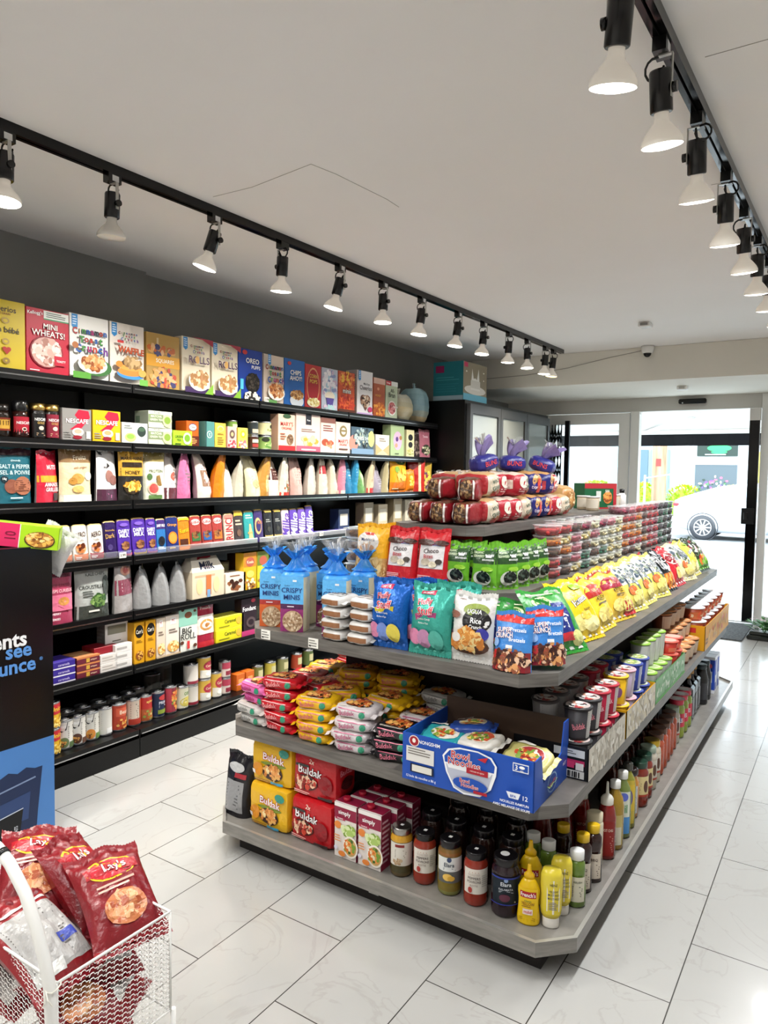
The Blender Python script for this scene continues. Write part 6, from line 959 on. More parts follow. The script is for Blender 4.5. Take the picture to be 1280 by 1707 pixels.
for i in range(4):
    y = 2.745+i*.108; k = ('yellow', 'lilac', 'navy', 'navy')[i]
    put_cup(k, 2.085, y, .005, 'cup inside the yellow edged tray, aisle row, %s' % ORD[i]); put_cup('ruby' if i < 2 else 'greyc', 1.98, y, .005, 'cup inside the yellow edged tray, inner row, %s' % ORD[i])
    put_cup(k, 2.08, y, .1145, '%s noodle cup stacked over the yellow edged tray, %s from the front' % ({'yellow': 'yellow', 'lilac': 'lilac', 'navy': 'navy blue'}[k], ORD[i])); put_cup('ruby' if i < 2 else 'navy', 1.97, y+.01, .1145, 'cup stacked in the inner row of the yellow edged tray, %s' % ORD[i])
for i in range(6):
    y = 3.225+i*.1; put_cup('green' if i < 4 else 'redtub', 2.085, y, .005, 'cup inside the green tray, aisle row, %s' % ORD[i]); put_cup('green', 1.985, y, .005, 'cup inside the green tray, inner row, %s' % ORD[i])
    if i < 4: put_cup('green', 2.05, y+.01, .1265, 'tall green lidded cup stacked over the green tray, %s from the front' % ORD[i])
    else: put_cup('redtub', 2.085, y, .0665, 'red tub stacked over the green tray, %s' % ORD[i-4]); put_cup('redtub', 2.085, y, .128, 'upper red tub over the green tray, %s' % ORD[i-4])
for i in range(4):
    y = 3.87+i*.115; put_cup('brownc', 2.075, y, 0.0006, 'brown noodle tub on the shelf before the yellow tray, %s' % ORD[i]); put_cup('brownc', 1.955, y, .0006, 'brown noodle tub in the inner row, %s' % ORD[i]); put_cup('brownc', 2.03, y+.01, .092, 'brown noodle tub in the second layer, %s' % ORD[i])
    put_cup('brownc', 2.0, y, .1835, 'brown noodle tub in the top layer, %s' % ORD[i])
for i in range(6):
    y = 4.39+i*.14; put_cup('bowl', 2.07, y, .005, 'paper noodle bowl inside the long tray, lower layer, %s' % ORD[i]); put_cup('bowl', 2.07, y, .082, 'paper noodle bowl inside the long tray, middle layer, %s' % ORD[i]); put_cup('bowl', 2.06, y, .159, 'white lidded noodle bowl topmost in the long tray, %s' % ORD[i])
# --- shelf 1: front row
BD = lambda c, c2, x2: [T('Buldak', .56, .64, .17, .5, '#f8f0f0', -.08, '#b81c34'), E(.55, .5, .3, .05, c2), E(.54, .32, .24, .19, '#3a2018'), B(.54, .33, .2, .15, '#e8b060 #f0d8a0 #c87a30 #e89a50', 50, .008), E(.2, .34, .12, .15, x2), R(.04, .2, .13, .3, '#e8e0e0'), L(.1, .06, .5, .13, 2, '#8a5a1c'), R(.5, .06, .8, .13, '#3a9ac0'), E(.82, .82, .11, .09, '#2f8a7a')]
by = lambda: puff('noodle_multipack', .2, .13, .165, '#e2b01c', BD('#e2b01c', '#7a8a2c', '#d88a1c'), [E(.5, .6, .3, .2, '#c88a1c'), T('5', .5, .2, .16, .2, '#ffffff')], n=9, seed=3, wr=.004, right=[E(.5, .55, .34, .25, '#b8701c'), E(.5, .62, .14, .14, '#6a5a6a'), E(.5, .16, .25, .1, '#a83a1c'), T('5', .5, .16, .13, .16, '#ffffff')])
bd_ = lambda: puff('noodle_multipack', .2, .13, .165, '#b8141e', [T('2x', .45, .84, .1, .14, '#f0d8c8', -.1), T('Buldak', .42, .62, .17, .56, '#f8f0f0', -.08, '#2a1016'), R(.1, .7, .4, .76, '#2a2420'), E(.33, .36, .26, .17, '#3a1a14'), B(.33, .36, .22, .13, '#c8402c #e8c0a0 #8a2018', 36, .009), E(.76, .4, .15, .2, '#8a0c18'), R(.6, .06, .92, .13, '#2a1414'), L(.05, .08, .45, .16, 2, '#f0b8b0')], [E(.5, .5, .3, .3, '#8a0c18')], n=8, seed=8, wr=.004, right=[T('Buldak', .5, .66, .14, .7, '#e88a98'), E(.5, .4, .3, .14, '#4a1014')])
MG = 'plastic wrapped five packs of noodles'
for y, k, bd, x, cn_ in ((1.995, 'm5y', by, 1.0, 'yellow'), (1.995, 'm5r', bd_, 1.207, 'red')):
    gp(1, x, y, k, bd, 'large %s noodle multipack, lower one on the bottom deck' % cn_, 'noodle multipack', MG, -.02); gp(1, x+.006, y+.012, k, bd, 'large %s noodle multipack, stacked upper one' % cn_, 'noodle multipack', MG, .04, .166)
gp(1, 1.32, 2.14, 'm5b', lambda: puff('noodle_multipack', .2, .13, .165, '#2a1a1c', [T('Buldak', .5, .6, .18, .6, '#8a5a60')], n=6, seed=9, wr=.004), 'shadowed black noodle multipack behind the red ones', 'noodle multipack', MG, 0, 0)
gbag(1, .815, 2.045, .15, .228, .11, '#18161a', [R(.2, .08, .85, .6, '#8f8f90'), L(.25, .12, .8, .56, 8, '#58585a'), E(.5, .82, .3, .08, '#b8b8b8'), R(.5, .66, .9, .74, '#a02c34')], 'glossy black snack bag turned back outward at the deck corner', seed=11, back='#1a181a', rz=-.1, tilt=0, kind='pouch', cat='snack bag')
def simply():
    w_, d, h = .095, .06, .195; b = MB('card', '#e0d8d2'); b.rbox(-w_/2, 0, 0, w_/2, d, h, .001); F_ = lambda u, v, k: (-w_/2+u*w_, -k, v*h)
    b.art([R(0, .72, 1, .93, '#8a1c3c'), R(0, .93, 1, 1, '#e8e4e0'), T('simply', .47, .83, .1, .86, '#ffffff'), R(.05, .7, .5, .75, '#a82c4c'), T('Campbells', .28, .725, .03, .4, '#ffffff'), E(.18, .6, .16, .07, '#e0843c'), B(.68, .54, .26, .1, '#8fae4c #b8d07a #7a9a3c #d8e4b0 #a8c468', 26, .012), E(.78, .26, .34, .2, '#efe8dc'), E(.78, .26, .28, .165, '#c8a468'), B(.76, .26, .24, .13, '#4a6a2c #e89a50 #e8d8b0 #7a9a3c #d8702c', 36, .007), E(.4, .1, .16, .05, '#e0843c'), E(.12, .18, .08, .04, '#d8d4e4'), L(.05, .3, .36, .44, 3, '#d88a50')], F_, w_, h)
    sf = lambda u, v, k: (w_/2+k, u*d, v*h); b.art([R(0, 0, 1, 1, '#8a1c3c'), L(.1, .1, .9, .9, 9, '#d8a8b4')], sf, d, h); b.art([R(0, 0, 1, 1, '#7a1834'), R(.0, .8, 1, 1, '#e8e4e0')], lambda u, v, k: (-w_/2-k, d-u*d, v*h), d, h); b.art([R(0, 0, 1, 1, '#8a1c3c'), R(0, 0, 1, .12, '#e8e4e0')], lambda u, v, k: (-w_/2+u*w_, v*d, h+k), w_, d)
    m1 = b.mesh('carton_body'); b = MB('plastic', '#a81c34'); b.lathe([(.014, h), (.014, h+.012), (.012, h+.014)], 16, cx=-.015, cy=.03); return ('broth_carton', [('carton_body', m1, None), ('screw_cap', b.mesh('screw_cap'), None)])
for i in range(6): gp(1, 1.365+(i % 2)*.103+(.02*(i//2)), 1.993+(i//2)*.068, 'simply', simply, 'wine red topped broth carton, %s row, %s one' % (('front', 'second', 'third')[i//2], ('left', 'right')[i % 2]), 'broth carton', 'broth cartons on the deck', .01*(i-2))
J1 = [(.0, 0)]; body = lambda r, h: [(r*.86, 0), (r*.98, .006), (r, .016), (r, h*.73), (r*.97, h*.79), (r*.84, h*.84), (r*.8, h*.88)]
cap_ = lambda r, h: [(r*.84, h*.86), (r*.87, h*.87), (r*.87, h*.985), (r*.82, h)]
st = [R(.42, .42, .6, .62, '#e8e8e8')]
JG = 'preserve jars on the front edge of the deck'
def J(x, y, r, h, desc, key, col, lc, lab, capc='#121013', lz=(.25, .72), bc=None, capm='plastic', grp=JG, l=1, tp=st, turn=.55, **k): gp(l, x, y, key, lambda: jar('food_jar', body(r, h), cap_(r, h), col, capcol=capc, capm=capm, lcol=lc, lz=(lz[0]*h, lz[1]*h), label=lab, topart=tp, bcols=bc, turn=turn, **k), desc, 'jar', grp)
pep = [T('ROASTED', .4, .78, .08, .4, '#b8a8a0'), T('PEPPERS', .4, .64, .1, .46, '#4a3834'), T('POIVRONS', .4, .5, .1, .46, '#4a3834'), T('ROTIS', .4, .36, .08, .3, '#8a7a70'), E(.28, .18, .07, .12, '#a83a34'), L(.65, .3, .9, .8, 6, '#b0aca4'), T('. . . .', .4, .9, .03, .3, '#b05a3c')]
J(1.572, 2.035, .038, .165, 'jar of yellow peppers with silver lid beside the broth cartons', 'jk', '#7a5a2c', '#dad5ca', [R(.25, .82, .6, .94, '#8a2c28'), L(.25, .35, .7, .72, 5, '#8a8070'), B(.35, .2, .16, .12, '#c8b090 #a88a68', 16, .005)], '#b0aeaa', bc=['#5a4a2a', '#5a4a2a', '#4a4428', '#c8962c', '#c8962c', '#b8862a'], capm='tin')
J(1.66, 2.04, .038, .17, 'jar of roasted red peppers, left of the olive jar', 'jp', '#8a2c1c', '#d8d2c8', pep)
J(1.757, 2.035, .039, .178, 'jar of olives with pale upper label and green contents', 'jo', '#6a6a30', '#5f6160', [R(0, .45, 1, 1, '#d8dad8'), E(.45, .92, .08, .1, '#3a4a6a'), T('Elara', .45, .72, .16, .34, '#2a3448'), L(.25, .5, .7, .6, 2, '#6a7484'), E(.4, .24, .16, .14, '#e8c060'), E(.52, .2, .12, .1, '#d8a840')], bc=['#7a7a3c']*2+['#7a6a28', '#8a5a2c', '#7a5a2c', '#5a4a28'])
J(1.853, 2.03, .04, .178, 'jar of roasted red peppers, between the two branded olive jars', 'jp', '#8a2c1c', '#d8d2c8', pep)
J(1.953, 2.035, .044, .182, 'large dark jar of black olives with navy label', 'jd', '#24141c', '#14202a', [E(.45, .88, .06, .07, '#8aa0c8'), T('Elara', .45, .74, .14, .34, '#e0e4ea'), T('KALAMATA', .45, .56, .07, .4, '#c8ccd4'), L(.25, .42, .68, .5, 2, '#a8b0b8'), E(.42, .25, .15, .14, '#5a2a3c'), T('1L', .72, .1, .06, .08, '#ffffff'), R(0, .95, 1, 1, '#2a3a9a'), R(0, 0, 1, .03, '#2a3a9a')], tp=[E(.45, .5, .2, .2, '#e8e8e8')])
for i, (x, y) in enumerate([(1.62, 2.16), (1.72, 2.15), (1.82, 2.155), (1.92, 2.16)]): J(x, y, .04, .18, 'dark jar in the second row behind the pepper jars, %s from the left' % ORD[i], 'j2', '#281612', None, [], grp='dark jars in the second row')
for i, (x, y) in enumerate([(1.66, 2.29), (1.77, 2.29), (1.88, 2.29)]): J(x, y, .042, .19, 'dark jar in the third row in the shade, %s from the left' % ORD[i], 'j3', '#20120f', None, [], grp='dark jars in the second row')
# squeeze bottles
def sq(name, prof, c, capprof, capc, lab=None, lc=None, lz=(0, 1), sy=.62, la=(.75, .75), m='plastic', n=20, lr=None, capname='cap', cm='plastic', turn=0):
    return lambda: jar(name, prof, capprof, c, m, capc, cm, lab or (), lz, lr, la, lc, sy=sy, n=n, capname=capname, turn=turn)
fr_ = [R(.12, .74, .88, .92, '#a81c24'), T("French's", .5, .83, .12, .66, '#ffffff'), T('Classic', .5, .66, .05, .3, '#3a6a3a'), T('YELLOW', .5, .58, .09, .56, '#7a3a1c'), L(.25, .47, .75, .52, 1, '#8a5a1c'), R(.3, .28, .7, .44, '#e8d8d0'), T('mild', .5, .36, .08, .3, '#c83a3a'), L(.15, .1, .85, .2, 2, '#b08a1c')]
frp = [(.03, 0), (.034, .006), (.0345, .02), (.031, .055), (.0295, .07), (.033, .095), (.0325, .11), (.022, .132), (.015, .14)]
YG = 'yellow mustard squeeze bottles'
fb = sq('mustard_bottle', frp, '#e0b814', [(.016, .138), (.0165, .15), (.012, .156), (.007, .16), (.0055, .178), (.004, .182)], '#dcae10', fr_, '#e4be1c', (.006, .115), .62, (1.0, 1.0), lr=.0338)
gp(1, 2.035, 2.022, 'french', fb, 'yellow mustard bottle with pointed cap at the front corner', 'mustard bottle', YG, .25)
gp(1, 2.0, 2.12, 'french', fb, 'larger yellow mustard bottle with pointed cap in the second row', 'mustard bottle', YG, .3, sc=1.12)
hz = sq('mustard_bottle', [(.024, .03), (.03, .042), (.032, .06), (.031, .1), (.033, .13), (.032, .16), (.026, .178), (.0, .181)], '#d8c43a', [(.024, 0), (.025, .004), (.025, .03), (.022, .032)], '#dcd8d0', [Pg([(.05, .1), (.05, .8), (.3, .92), (.5, .97), (.7, .92), (.95, .8), (.95, .1), (.5, .02)], '#e4e0d4'), T('HEINZ', .5, .84, .07, .5, '#3a3a34'), T('YELLOW', .5, .66, .06, .6, '#3a3a34'), T('MUSTARD', .5, .57, .06, .7, '#3a3a34'), T('MOUTARDE', .5, .47, .06, .7, '#3a3a34'), L(.2, .14, .8, .38, 5, '#8a867c')], '#d8c43a', (.045, .155), .7, (.5, .9), lr=.0315)
gp(1, 2.097, 2.045, 'heinz', hz, 'upside down mustard squeezer nearest the chamfered corner', 'mustard bottle', YG, .35); gp(1, 2.1, 2.125, 'heinz', hz, 'upside down mustard squeezer just behind its twin', 'mustard bottle', YG, .45)
SG2 = 'sauce bottles along the aisle edge'
def sb(x, y, desc, key, prof, c, cap, capc, lab, lc, lz, sy=.8, m='sauce', rz=.5, la=(.8, .8), cat='sauce bottle', **k): gp(1, x, y, key, sq('sauce_bottle', prof, c, cap, capc, lab, lc, lz, sy, la, m, **k), desc, cat, SG2, rz)
hl = [T('RELISH', .5, .8, .08, .6, '#3a4a34'), L(.15, .2, .85, .65, 6, '#6a6a60')]
bp = [(.026, 0), (.03, .005), (.03, .06), (.024, .09), (.027, .12), (.025, .14), (.016, .15)]; bc_ = [(.02, .148), (.0225, .15), (.0225, .178), (.019, .18)]
for x, y, dn, i in ((2.125, 2.195, 'green relish bottle with bright white cap beside the mustard', 1), (2.03, 2.2, 'relish bottle with grey cap between the mustards and the wall', 2), (1.97, 2.22, 'relish bottle with dull cap behind the pointed mustard', 3)): sb(x, y, dn, 'relish', bp, '#5f7a2c', bc_, '#e4e4e2', hl, '#cfcbb8', (.02, .1))
br_ = [(.027, 0), (.031, .006), (.03, .07), (.024, .1), (.029, .125), (.028, .15), (.016, .165)]; brc = [(.018, .163), (.021, .165), (.021, .19), (.018, .192)]
for x, y, dn in ((2.115, 2.285, 'dark sauce bottle with yellow cap, nearer one'), (2.125, 2.365, 'dark sauce bottle with yellow cap, farther one'), (2.04, 2.31, 'dark sauce bottle with yellow cap in the inner row')): sb(x, y, dn, 'bbq', br_, '#2c1410', brc, '#d8b01c', [T('BBQ', .5, .75, .12, .5, '#3a2420'), L(.1, .1, .9, .6, 6, '#7a6a60')], '#d0c4b4', (.015, .1))
sb(2.1, 2.46, 'cream coloured upright squeezer with flat top', 'mayo', [(.026, 0), (.03, .006), (.03, .15), (.026, .16)], '#d4cbb0', [(.027, .158), (.028, .162), (.028, .188), (.02, .192)], '#ddd4b8', [L(.2, .1, .8, .9, 9, '#8a8470')], '#d8d0b8', (.02, .14), m='plastic')
sri = [(.028, 0), (.033, .008), (.033, .15), (.026, .185), (.02, .195)]; sric = [(.021, .193), (.0225, .196), (.0225, .215), (.016, .225), (.006, .232), (.004, .27), (.003, .275)]
sb(2.12, 2.535, 'tall red chilli sauce bottle with white nozzle', 'sri', sri, '#7a1410', sric, '#d8d6cc', [T('HOT CHILI', .5, .75, .08, .7, '#e8c8b8'), L(.1, .1, .9, .6, 8, '#c88a80')], '#84180f', (.015, .14), m='sauce')
sb(2.03, 2.53, 'tall red chilli sauce bottle in the inner row', 'sri', sri, '#7a1410', sric, '#d8d6cc', [], None, (0, 1))
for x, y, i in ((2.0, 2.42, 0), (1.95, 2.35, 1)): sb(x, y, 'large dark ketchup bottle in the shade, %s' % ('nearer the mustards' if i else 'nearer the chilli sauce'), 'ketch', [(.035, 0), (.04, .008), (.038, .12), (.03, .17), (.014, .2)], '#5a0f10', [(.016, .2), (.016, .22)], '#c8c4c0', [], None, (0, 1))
oil = [(.028, 0), (.033, .006), (.033, .16), (.028, .19), (.015, .215), (.014, .225)]; oilc = [(.017, .222), (.019, .224), (.019, .25), (.016, .252)]
sb(2.125, 2.62, 'clear oil bottle with white cap, amber inside', 'oilA', oil, '#9a7a1c', oilc, '#e0e0dc', [R(.1, .0, .9, .6, '#c8c4b0')], '#b8a868', (.02, .13), m='sauce')
sb(2.125, 2.72, 'green tinted oil bottle with blue and white label', 'oilB', oil, '#6a7a3a', oilc, '#e0e0dc', [R(0, .0, 1, .4, '#4a8ac8'), T('oil', .5, .6, .2, .5, '#3a8a4a'), E(.5, .88, .3, .1, '#5a6ac8')], '#d8dccc', (.02, .18), m='sauce')
sb(2.12, 2.81, 'yellow wrapped oil bottle turned edge on', 'oilC', oil, '#8a8a2c', oilc, '#3a3a34', [R(0, .3, 1, .9, '#d8b83a'), E(.5, .6, .3, .2, '#5a4a8a')], '#c8b040', (.02, .19))
sb(2.1, 2.91, 'amber spread jar with dark lid and dense small print', 'nut', [(.036, 0), (.04, .006), (.04, .14), (.03, .165), (.028, .172)], '#b8781c', [(.034, .168), (.036, .172), (.036, .19), (.03, .194)], '#20140f', [L(.05, .1, .95, .95, 16, '#6a7078')], '#c4c8cc', (.02, .13), sy=1)
def aj(i, x, y, k, r, h, c, capc, lc, lab, dn): gp(1, x, y, 'aj'+k, lambda: jar('food_jar', body(r, h), cap_(r, h), c, capcol=capc, capm='tin' if capc == '#c8a840' else 'plastic', lcol=lc, lz=(.25*h, .7*h), label=lab, turn=.6), dn, 'jar', 'jars along the aisle edge of the deck')
pas = [E(.7, .5, .12, .3, '#5a3a2a'), L(.1, .3, .5, .8, 5, '#8a7a5a'), R(0, 0, 1, .1, '#a83a24')]
ys = [3.03, 3.125, 3.22, 3.31, 3.4, 3.49, 3.58, 3.67, 3.76, 3.85]
spec = [('a', '#7a2414', '#1c3a2c', '#d8c890', pas, 'tomato sauce jar with dark green lid, nearest'), ('a', '#7a2414', '#1c3a2c', '#d8c890', pas, 'tomato sauce jar with dark green lid, second'), ('b', '#b8b0a0', '#8a9a8a', '#c8c4b8', pas, 'pale sauce jar with green grey lid'), ('c', '#c0b8a4', '#c8a840', '#d8d0c0', pas, 'white sauce jar with gold lid'), ('d', '#a84424', '#5a3a2a', None, (), 'orange red sauce jar, nearest of five'), ('d', '#a84424', '#5a3a2a', None, (), 'orange red sauce jar, second of five'), ('d', '#a84424', '#5a3a2a', None, (), 'orange red sauce jar, third of five'), ('d', '#a84424', '#5a3a2a', None, (), 'orange red sauce jar, fourth of five'), ('d', '#a84424', '#5a3a2a', None, (), 'orange red sauce jar, fifth of five'), ('b', '#b8b0a0', '#8a9a8a', '#c8c4b8', pas, 'pale sauce jar before the pickles')]
for i, (y, (k, c, cc, lc, lab, dn)) in enumerate(zip(ys, spec)): aj(i, 2.11-.004*i, y, k, .039, .185, c, cc, lc, lab, dn)
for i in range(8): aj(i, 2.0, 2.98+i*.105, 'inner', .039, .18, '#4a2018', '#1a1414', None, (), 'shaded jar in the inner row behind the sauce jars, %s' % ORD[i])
for i in range(3): gp(1, 2.075, 3.95+i*.1, 'pick', lambda: jar('food_jar', body(.042, .2), cap_(.042, .2), '#8a9a3a', capcol='#c8304a', lcol='#c83a4c', lz=(.06, .13), label=[E(.4, .5, .25, .3, '#3a4a9a'), T('PICKLES', .45, .5, .3, .5, '#ffffff')], topart=[E(.5, .5, .6, .6, '#e8c8cc'), E(.5, .5, .34, .34, '#f0f0f0')], turn=.6), 'green pickle jar with pink lid, %s from the near end' % ORD[i], 'jar', 'pickle jars with pink lids')
def blackb():
    b = MB('plastic', '#101114'); b.rbox(-.045, -.035, 0, .045, .035, .19, .012); b.lathe([(.026, .185), (.014, .22), (.014, .235)], 14); b.box(-.03, -.0365, .03, .03, -.0352, .13, '#8a8c90', 'card'); m1 = b.mesh('body'); b = MB('plastic', '#b08040'); b.lathe([(.017, .233), (.017, .255)], 14); return ('drink_bottle', [('body', m1, None), ('cap', b.mesh('cap'), None)])
for i in range(6): gp(1, 2.07-.004*i if i < 3 else 1.98, 4.27+(i % 3)*.11, 'blackb', blackb, 'black squared bottle with bronze cap, %s, %s row' % (ORD[i % 3], 'aisle' if i < 3 else 'inner'), 'bottle', 'black squared bottles', PI/2)
for i in range(2): gp(1, 2.08, 4.62+i*.11, 'blackj', lambda: jar('drink_bottle', [(.04, 0), (.044, .01), (.044, .15), (.034, .19), (.03, .21)], [(.031, .208), (.033, .212), (.033, .235), (.03, .238)], '#1a1b1f', 'plastic', '#24343a', lcol='#3a3b40', lz=(.03, .13)), 'rounded black bottle with dark cap, %s' % ('nearer', 'farther')[i], 'bottle', 'rounded black bottles')
for i in range(4): gp(1, 2.0+(i % 2)*.085, 4.86+(i//2)*.1, 'milkc', lambda: carton('drink_carton', .078, .09, .23, '#e4e6ee', [R(.0, .1, 1, .92, '#2a4ab0'), R(.3, .3, .8, .6, '#d8dce8'), E(.5, .75, .3, .08, '#c85a6a')], right=[R(0, .1, .6, .92, '#2a4ab0'), R(.1, .3, .5, .5, '#e0e4ec')], side=[R(0, 0, 1, 1, '#c8ccd8')]), 'blue and white drink carton at the far end of the deck, %s' % ('near left', 'near right', 'far left', 'far right')[i], 'drink carton', 'blue and white drink cartons')
# ================================================================ foreground
st_ = empty('advertising_stand', (.2, 1.63, 0)); tag(st_, 'black and blue cardboard advertising stand at the left edge', 'display stand')
b = MB('card', '#06070b'); b.box(-.33, -.5, .412, 0, 0, 1.165, '#07080c', 'plastic')
F_ = lambda u, v, k: (k, -.5+.5*u, 1.165*v)
b.art([T('ents', .655, .701, .04, .29, '#f0f0f2', 0, '#f0f0f2'), T('see', .722, .661, .032, .22, '#5b93d8', 0, '#5b93d8'), T('unce', .71, .611, .032, .33, '#5b93d8', 0, '#5b93d8'), T('®', .895, .627, .012, .05, '#5b93d8')], F_, .5, 1.165)
b.obj('upper_panel', st_)
b = MB('card', '#4a7ec0'); b.box(-.33, -.5, .03, 0, 0, .412); z_ = [(0, .25)]
zz = [(i*.07, .262+(.012 if i % 2 else 0)+.0*i) for i in range(13)]
b.art([Pg([(0, .0), (.84, .03), (.86, .12), (.9, .262)]+[(u, v) for u, v in reversed([(x, z) for x, z in zz if x <= .88])], '#1c2c50'), Pg([(0, .19), (.84, .235), (.845, .23), (0, .185)], '#7a8cb0'), Pg([(0, .15), (.8, .19), (.78, .1), (0, .1)], '#2c4270'), Pg([(0, .03), (.7, .03), (.74, .14), (0, .1)], '#0a0c12'), Pg([(0, .104), (.74, .144), (.74, .141), (0, .1)], '#c8d0e0'), T('PARFAITS', .68, .07, .012, .1, '#d0d4dc', PI/2), T('CURE', .5, .07, .012, .1, '#d0d4dc', PI/2)], F_, .5, 1.165); b.obj('lower_panel', st_)
b = MB('plastic', '#101114'); b.box(-.33, -.5, 0, .006, .008, .03); b.obj('base', st_)
place('gran', lambda: carton('snack_box', .3, .16, .13, '#9ac41c', [R(0, 0, .54, 1, '#c8285a'), R(.54, 0, .55, 1, '#e8e8d8'), T('10', .44, .5, .3, .14, '#7a1034', PI/2), E(.78, .38, .18, .36, '#4a3418'), E(.78, .4, .165, .32, '#c8903c'), B(.78, .4, .15, .28, '#d8a850 #a87030 #e8c880 #7a4a20', 90, .008)], topc='#8ab41c', right=[R(0, 0, 1, 1, '#a8cc3a')]), (.165, 1.5, 1.1665), 'lime and magenta snack bar box on top of the stand', 'snack box', rot=(.0, .12, .9), sc=(1, .6, .68))
place('wbag', lambda: bag('snack_bag', .14, .2, .04, 'pillow', '#d8d6d8', [E(.7, .8, .28, .12, '#1a1a20'), E(.72, .8, .08, .05, '#d8d6d8'), R(.4, .6, .9, .66, '#1a1a20')], '#c8c8c8', seed=31), (.155, 1.62, 1.03), 'white snack bag with black print hanging over the stand corner', 'snack bag', rot=(.1, .35, .9)) if 0 else None
def wbag():
    return bag('snack_bag', .15, .16, .04, 'pillow', '#d8d6d8', [R(0, .55, .5, .8, '#16161c'), E(.4, .66, .2, .14, '#16161c'), E(.42, .68, .06, .05, '#e8e6e8')], '#c8c8c8', seed=31)
place('wbag', wbag, (.11, 1.655, 1.075), 'white snack bag with black print behind the stand corner', 'snack bag', rot=(0, .5, .55))
# wire basket of chips
e = empty('wire_basket_stand', (1.594, .76, 0)); tag(e, 'white wire mesh basket stand with bent tube handle', 'basket stand')
WX, WY, ZB, ZT = .42, .268, .275, .5
def hexmesh(b, f, W_, H_, s=.0125, r=.0009):
    ny = int(H_/(s*.866)); nx = int(W_/(s*1.5))
    for j in range(-1, ny+1):
        for i in range(-1, nx+1):
            cx = i*s*1.5; cz = j*s*.866*1.0+(s*.433 if i % 2 else 0); hs = s*.5
            P_ = [(cx+hs, cz), (cx+hs*.5, cz+hs*.866), (cx-hs*.5, cz+hs*.866), (cx-hs, cz)]
            for a, c in ((0, 1), (1, 2), (2, 3)):
                (u0, v0), (u1, v1) = P_[a], P_[c]
                if min(u0, u1) < 0 or max(u0, u1) > W_ or min(v0, v1) < 0 or max(v0, v1) > H_: continue
                b.tube([f(u0, v0), f(u1, v1)], r, 3, caps=False)
            if cx+hs*2 <= W_ and cx+hs >= 0 and 0 <= cz <= H_: b.tube([f(cx+hs, cz), f(cx+hs*2, cz)], r, 3, caps=False)
HH = ZT-ZB
for nm, f, ww in (('mesh_side', lambda u, v: (0, u, ZB+v), WY), ('mesh_side', lambda u, v: (-WX+u, 0, ZB+v), WX), ('mesh_side', lambda u, v: (-WX+u, WY, ZB+v), WX), ('mesh_side', lambda u, v: (-WX, u, ZB+v), WY)):
    b = MB('whitepaint'); hexmesh(b, f, ww, HH); b.obj(nm, e)
b = MB('whitepaint')
for z in (ZT, ZB): b.tube([(0, 0, z), (0, WY, z), (-WX, WY, z), (-WX, 0, z), (0, 0, z)], .0032, 6)
for x, y in ((0, 0), (0, WY), (-WX, WY), (-WX, 0)): b.tube([(x, y, ZB), (x, y, ZT)], .0028, 6)
for i in range(9): b.tube([(-WX*i/8, 0, ZB), (-WX*i/8, WY, ZB)], .0022, 5)
b.obj('rim_frame', e)
b = MB('whitepaint'); tp = [(0, -.012, .02), (0, -.012, .44), (-.004, -.012, .5), (-.02, -.012, .548), (-.043, -.012, .595), (-.08, -.012, .652), (-.132, -.012, .695), (-.175, -.012, .713), (-.25, -.012, .722), (-.33, -.012, .695), (-.38, -.012, .62), (-.405, -.012, .5), (-.41, -.012, .02)]
b.tube(tp, .0115, 14); b.obj('tube_handle', e)
b = MB('plastic', '#141416'); b.tube([(-.152, -.012, .7045), (-.163, -.012, .7085)], .0128, 14); b.obj('rubber_ring', e)
b = MB('plastic', '#e4e0d4'); b.tube([(.013*math.cos(t)+.0, -.008+.015*math.sin(t), .498+.003*math.sin(2*t)) for t in [i*PI/5 for i in range(11)]], .0014, 5); b.tube([(.004, -.024, .497), (.006, -.028, .482), (-.002, -.026, .47)], .0013, 5); b.tube([(.004, -.024, .497), (.014, -.026, .487), (.018, -.02, .475)], .0013, 5); b.obj('cable_tie', e)
b = MB('whitepaint'); b.tube([(0, WY+.008, .0), (0, WY+.008, ZB)], .006, 12); b.obj('rear_leg', e); b = MB('whitepaint'); b.tube([(-WX, WY+.012, .02), (-WX, WY+.012, ZB), (-WX, WY, ZB+.05)], .0115, 12); b.obj('rear_leg', e); b = MB('whitepaint'); b.tube([(0, -.012, .05), (0, WY+.012, .05)], .01, 10); b.obj('cross_bar', e)
lay = [E(.5, .74, .36, .14, '#e8c020'), E(.5, .74, .33, .12, '#c02030'), R(.12, .68, .88, .8, '#a81824'), Pg([(.14, .72), (.3, .84), (.45, .86), (.2, .66)], '#e8c020'), T("Lay's", .54, .74, .13, .56, '#ffffff', .05, '#8a1018'), E(.5, .3, .3, .16, '#c8784a'), B(.5, .3, .26, .13, '#d89060 #a8502c #e8b080', 30, .012), L(.2, .48, .8, .58, 2, '#d8a898')]
lbk = [R(.08, .12, .92, .8, '#a8a6a4'), L(.12, .2, .88, .74, 16, '#55504e'), R(.08, .84, .92, .88, '#d8d4d0'), R(.6, .3, .85, .4, '#3a4aa8'), R(.08, .1, .5, .2, '#d8d8d4')]
CHG = 'red chip bags in the wire basket'
def rb(): return bag('chip_bag', .2, .27, .085, 'pillow', '#7e141e', lay, '#8a1a22', lbk, seed=3, m='film', wr=2.4, nu=24, nv=32)
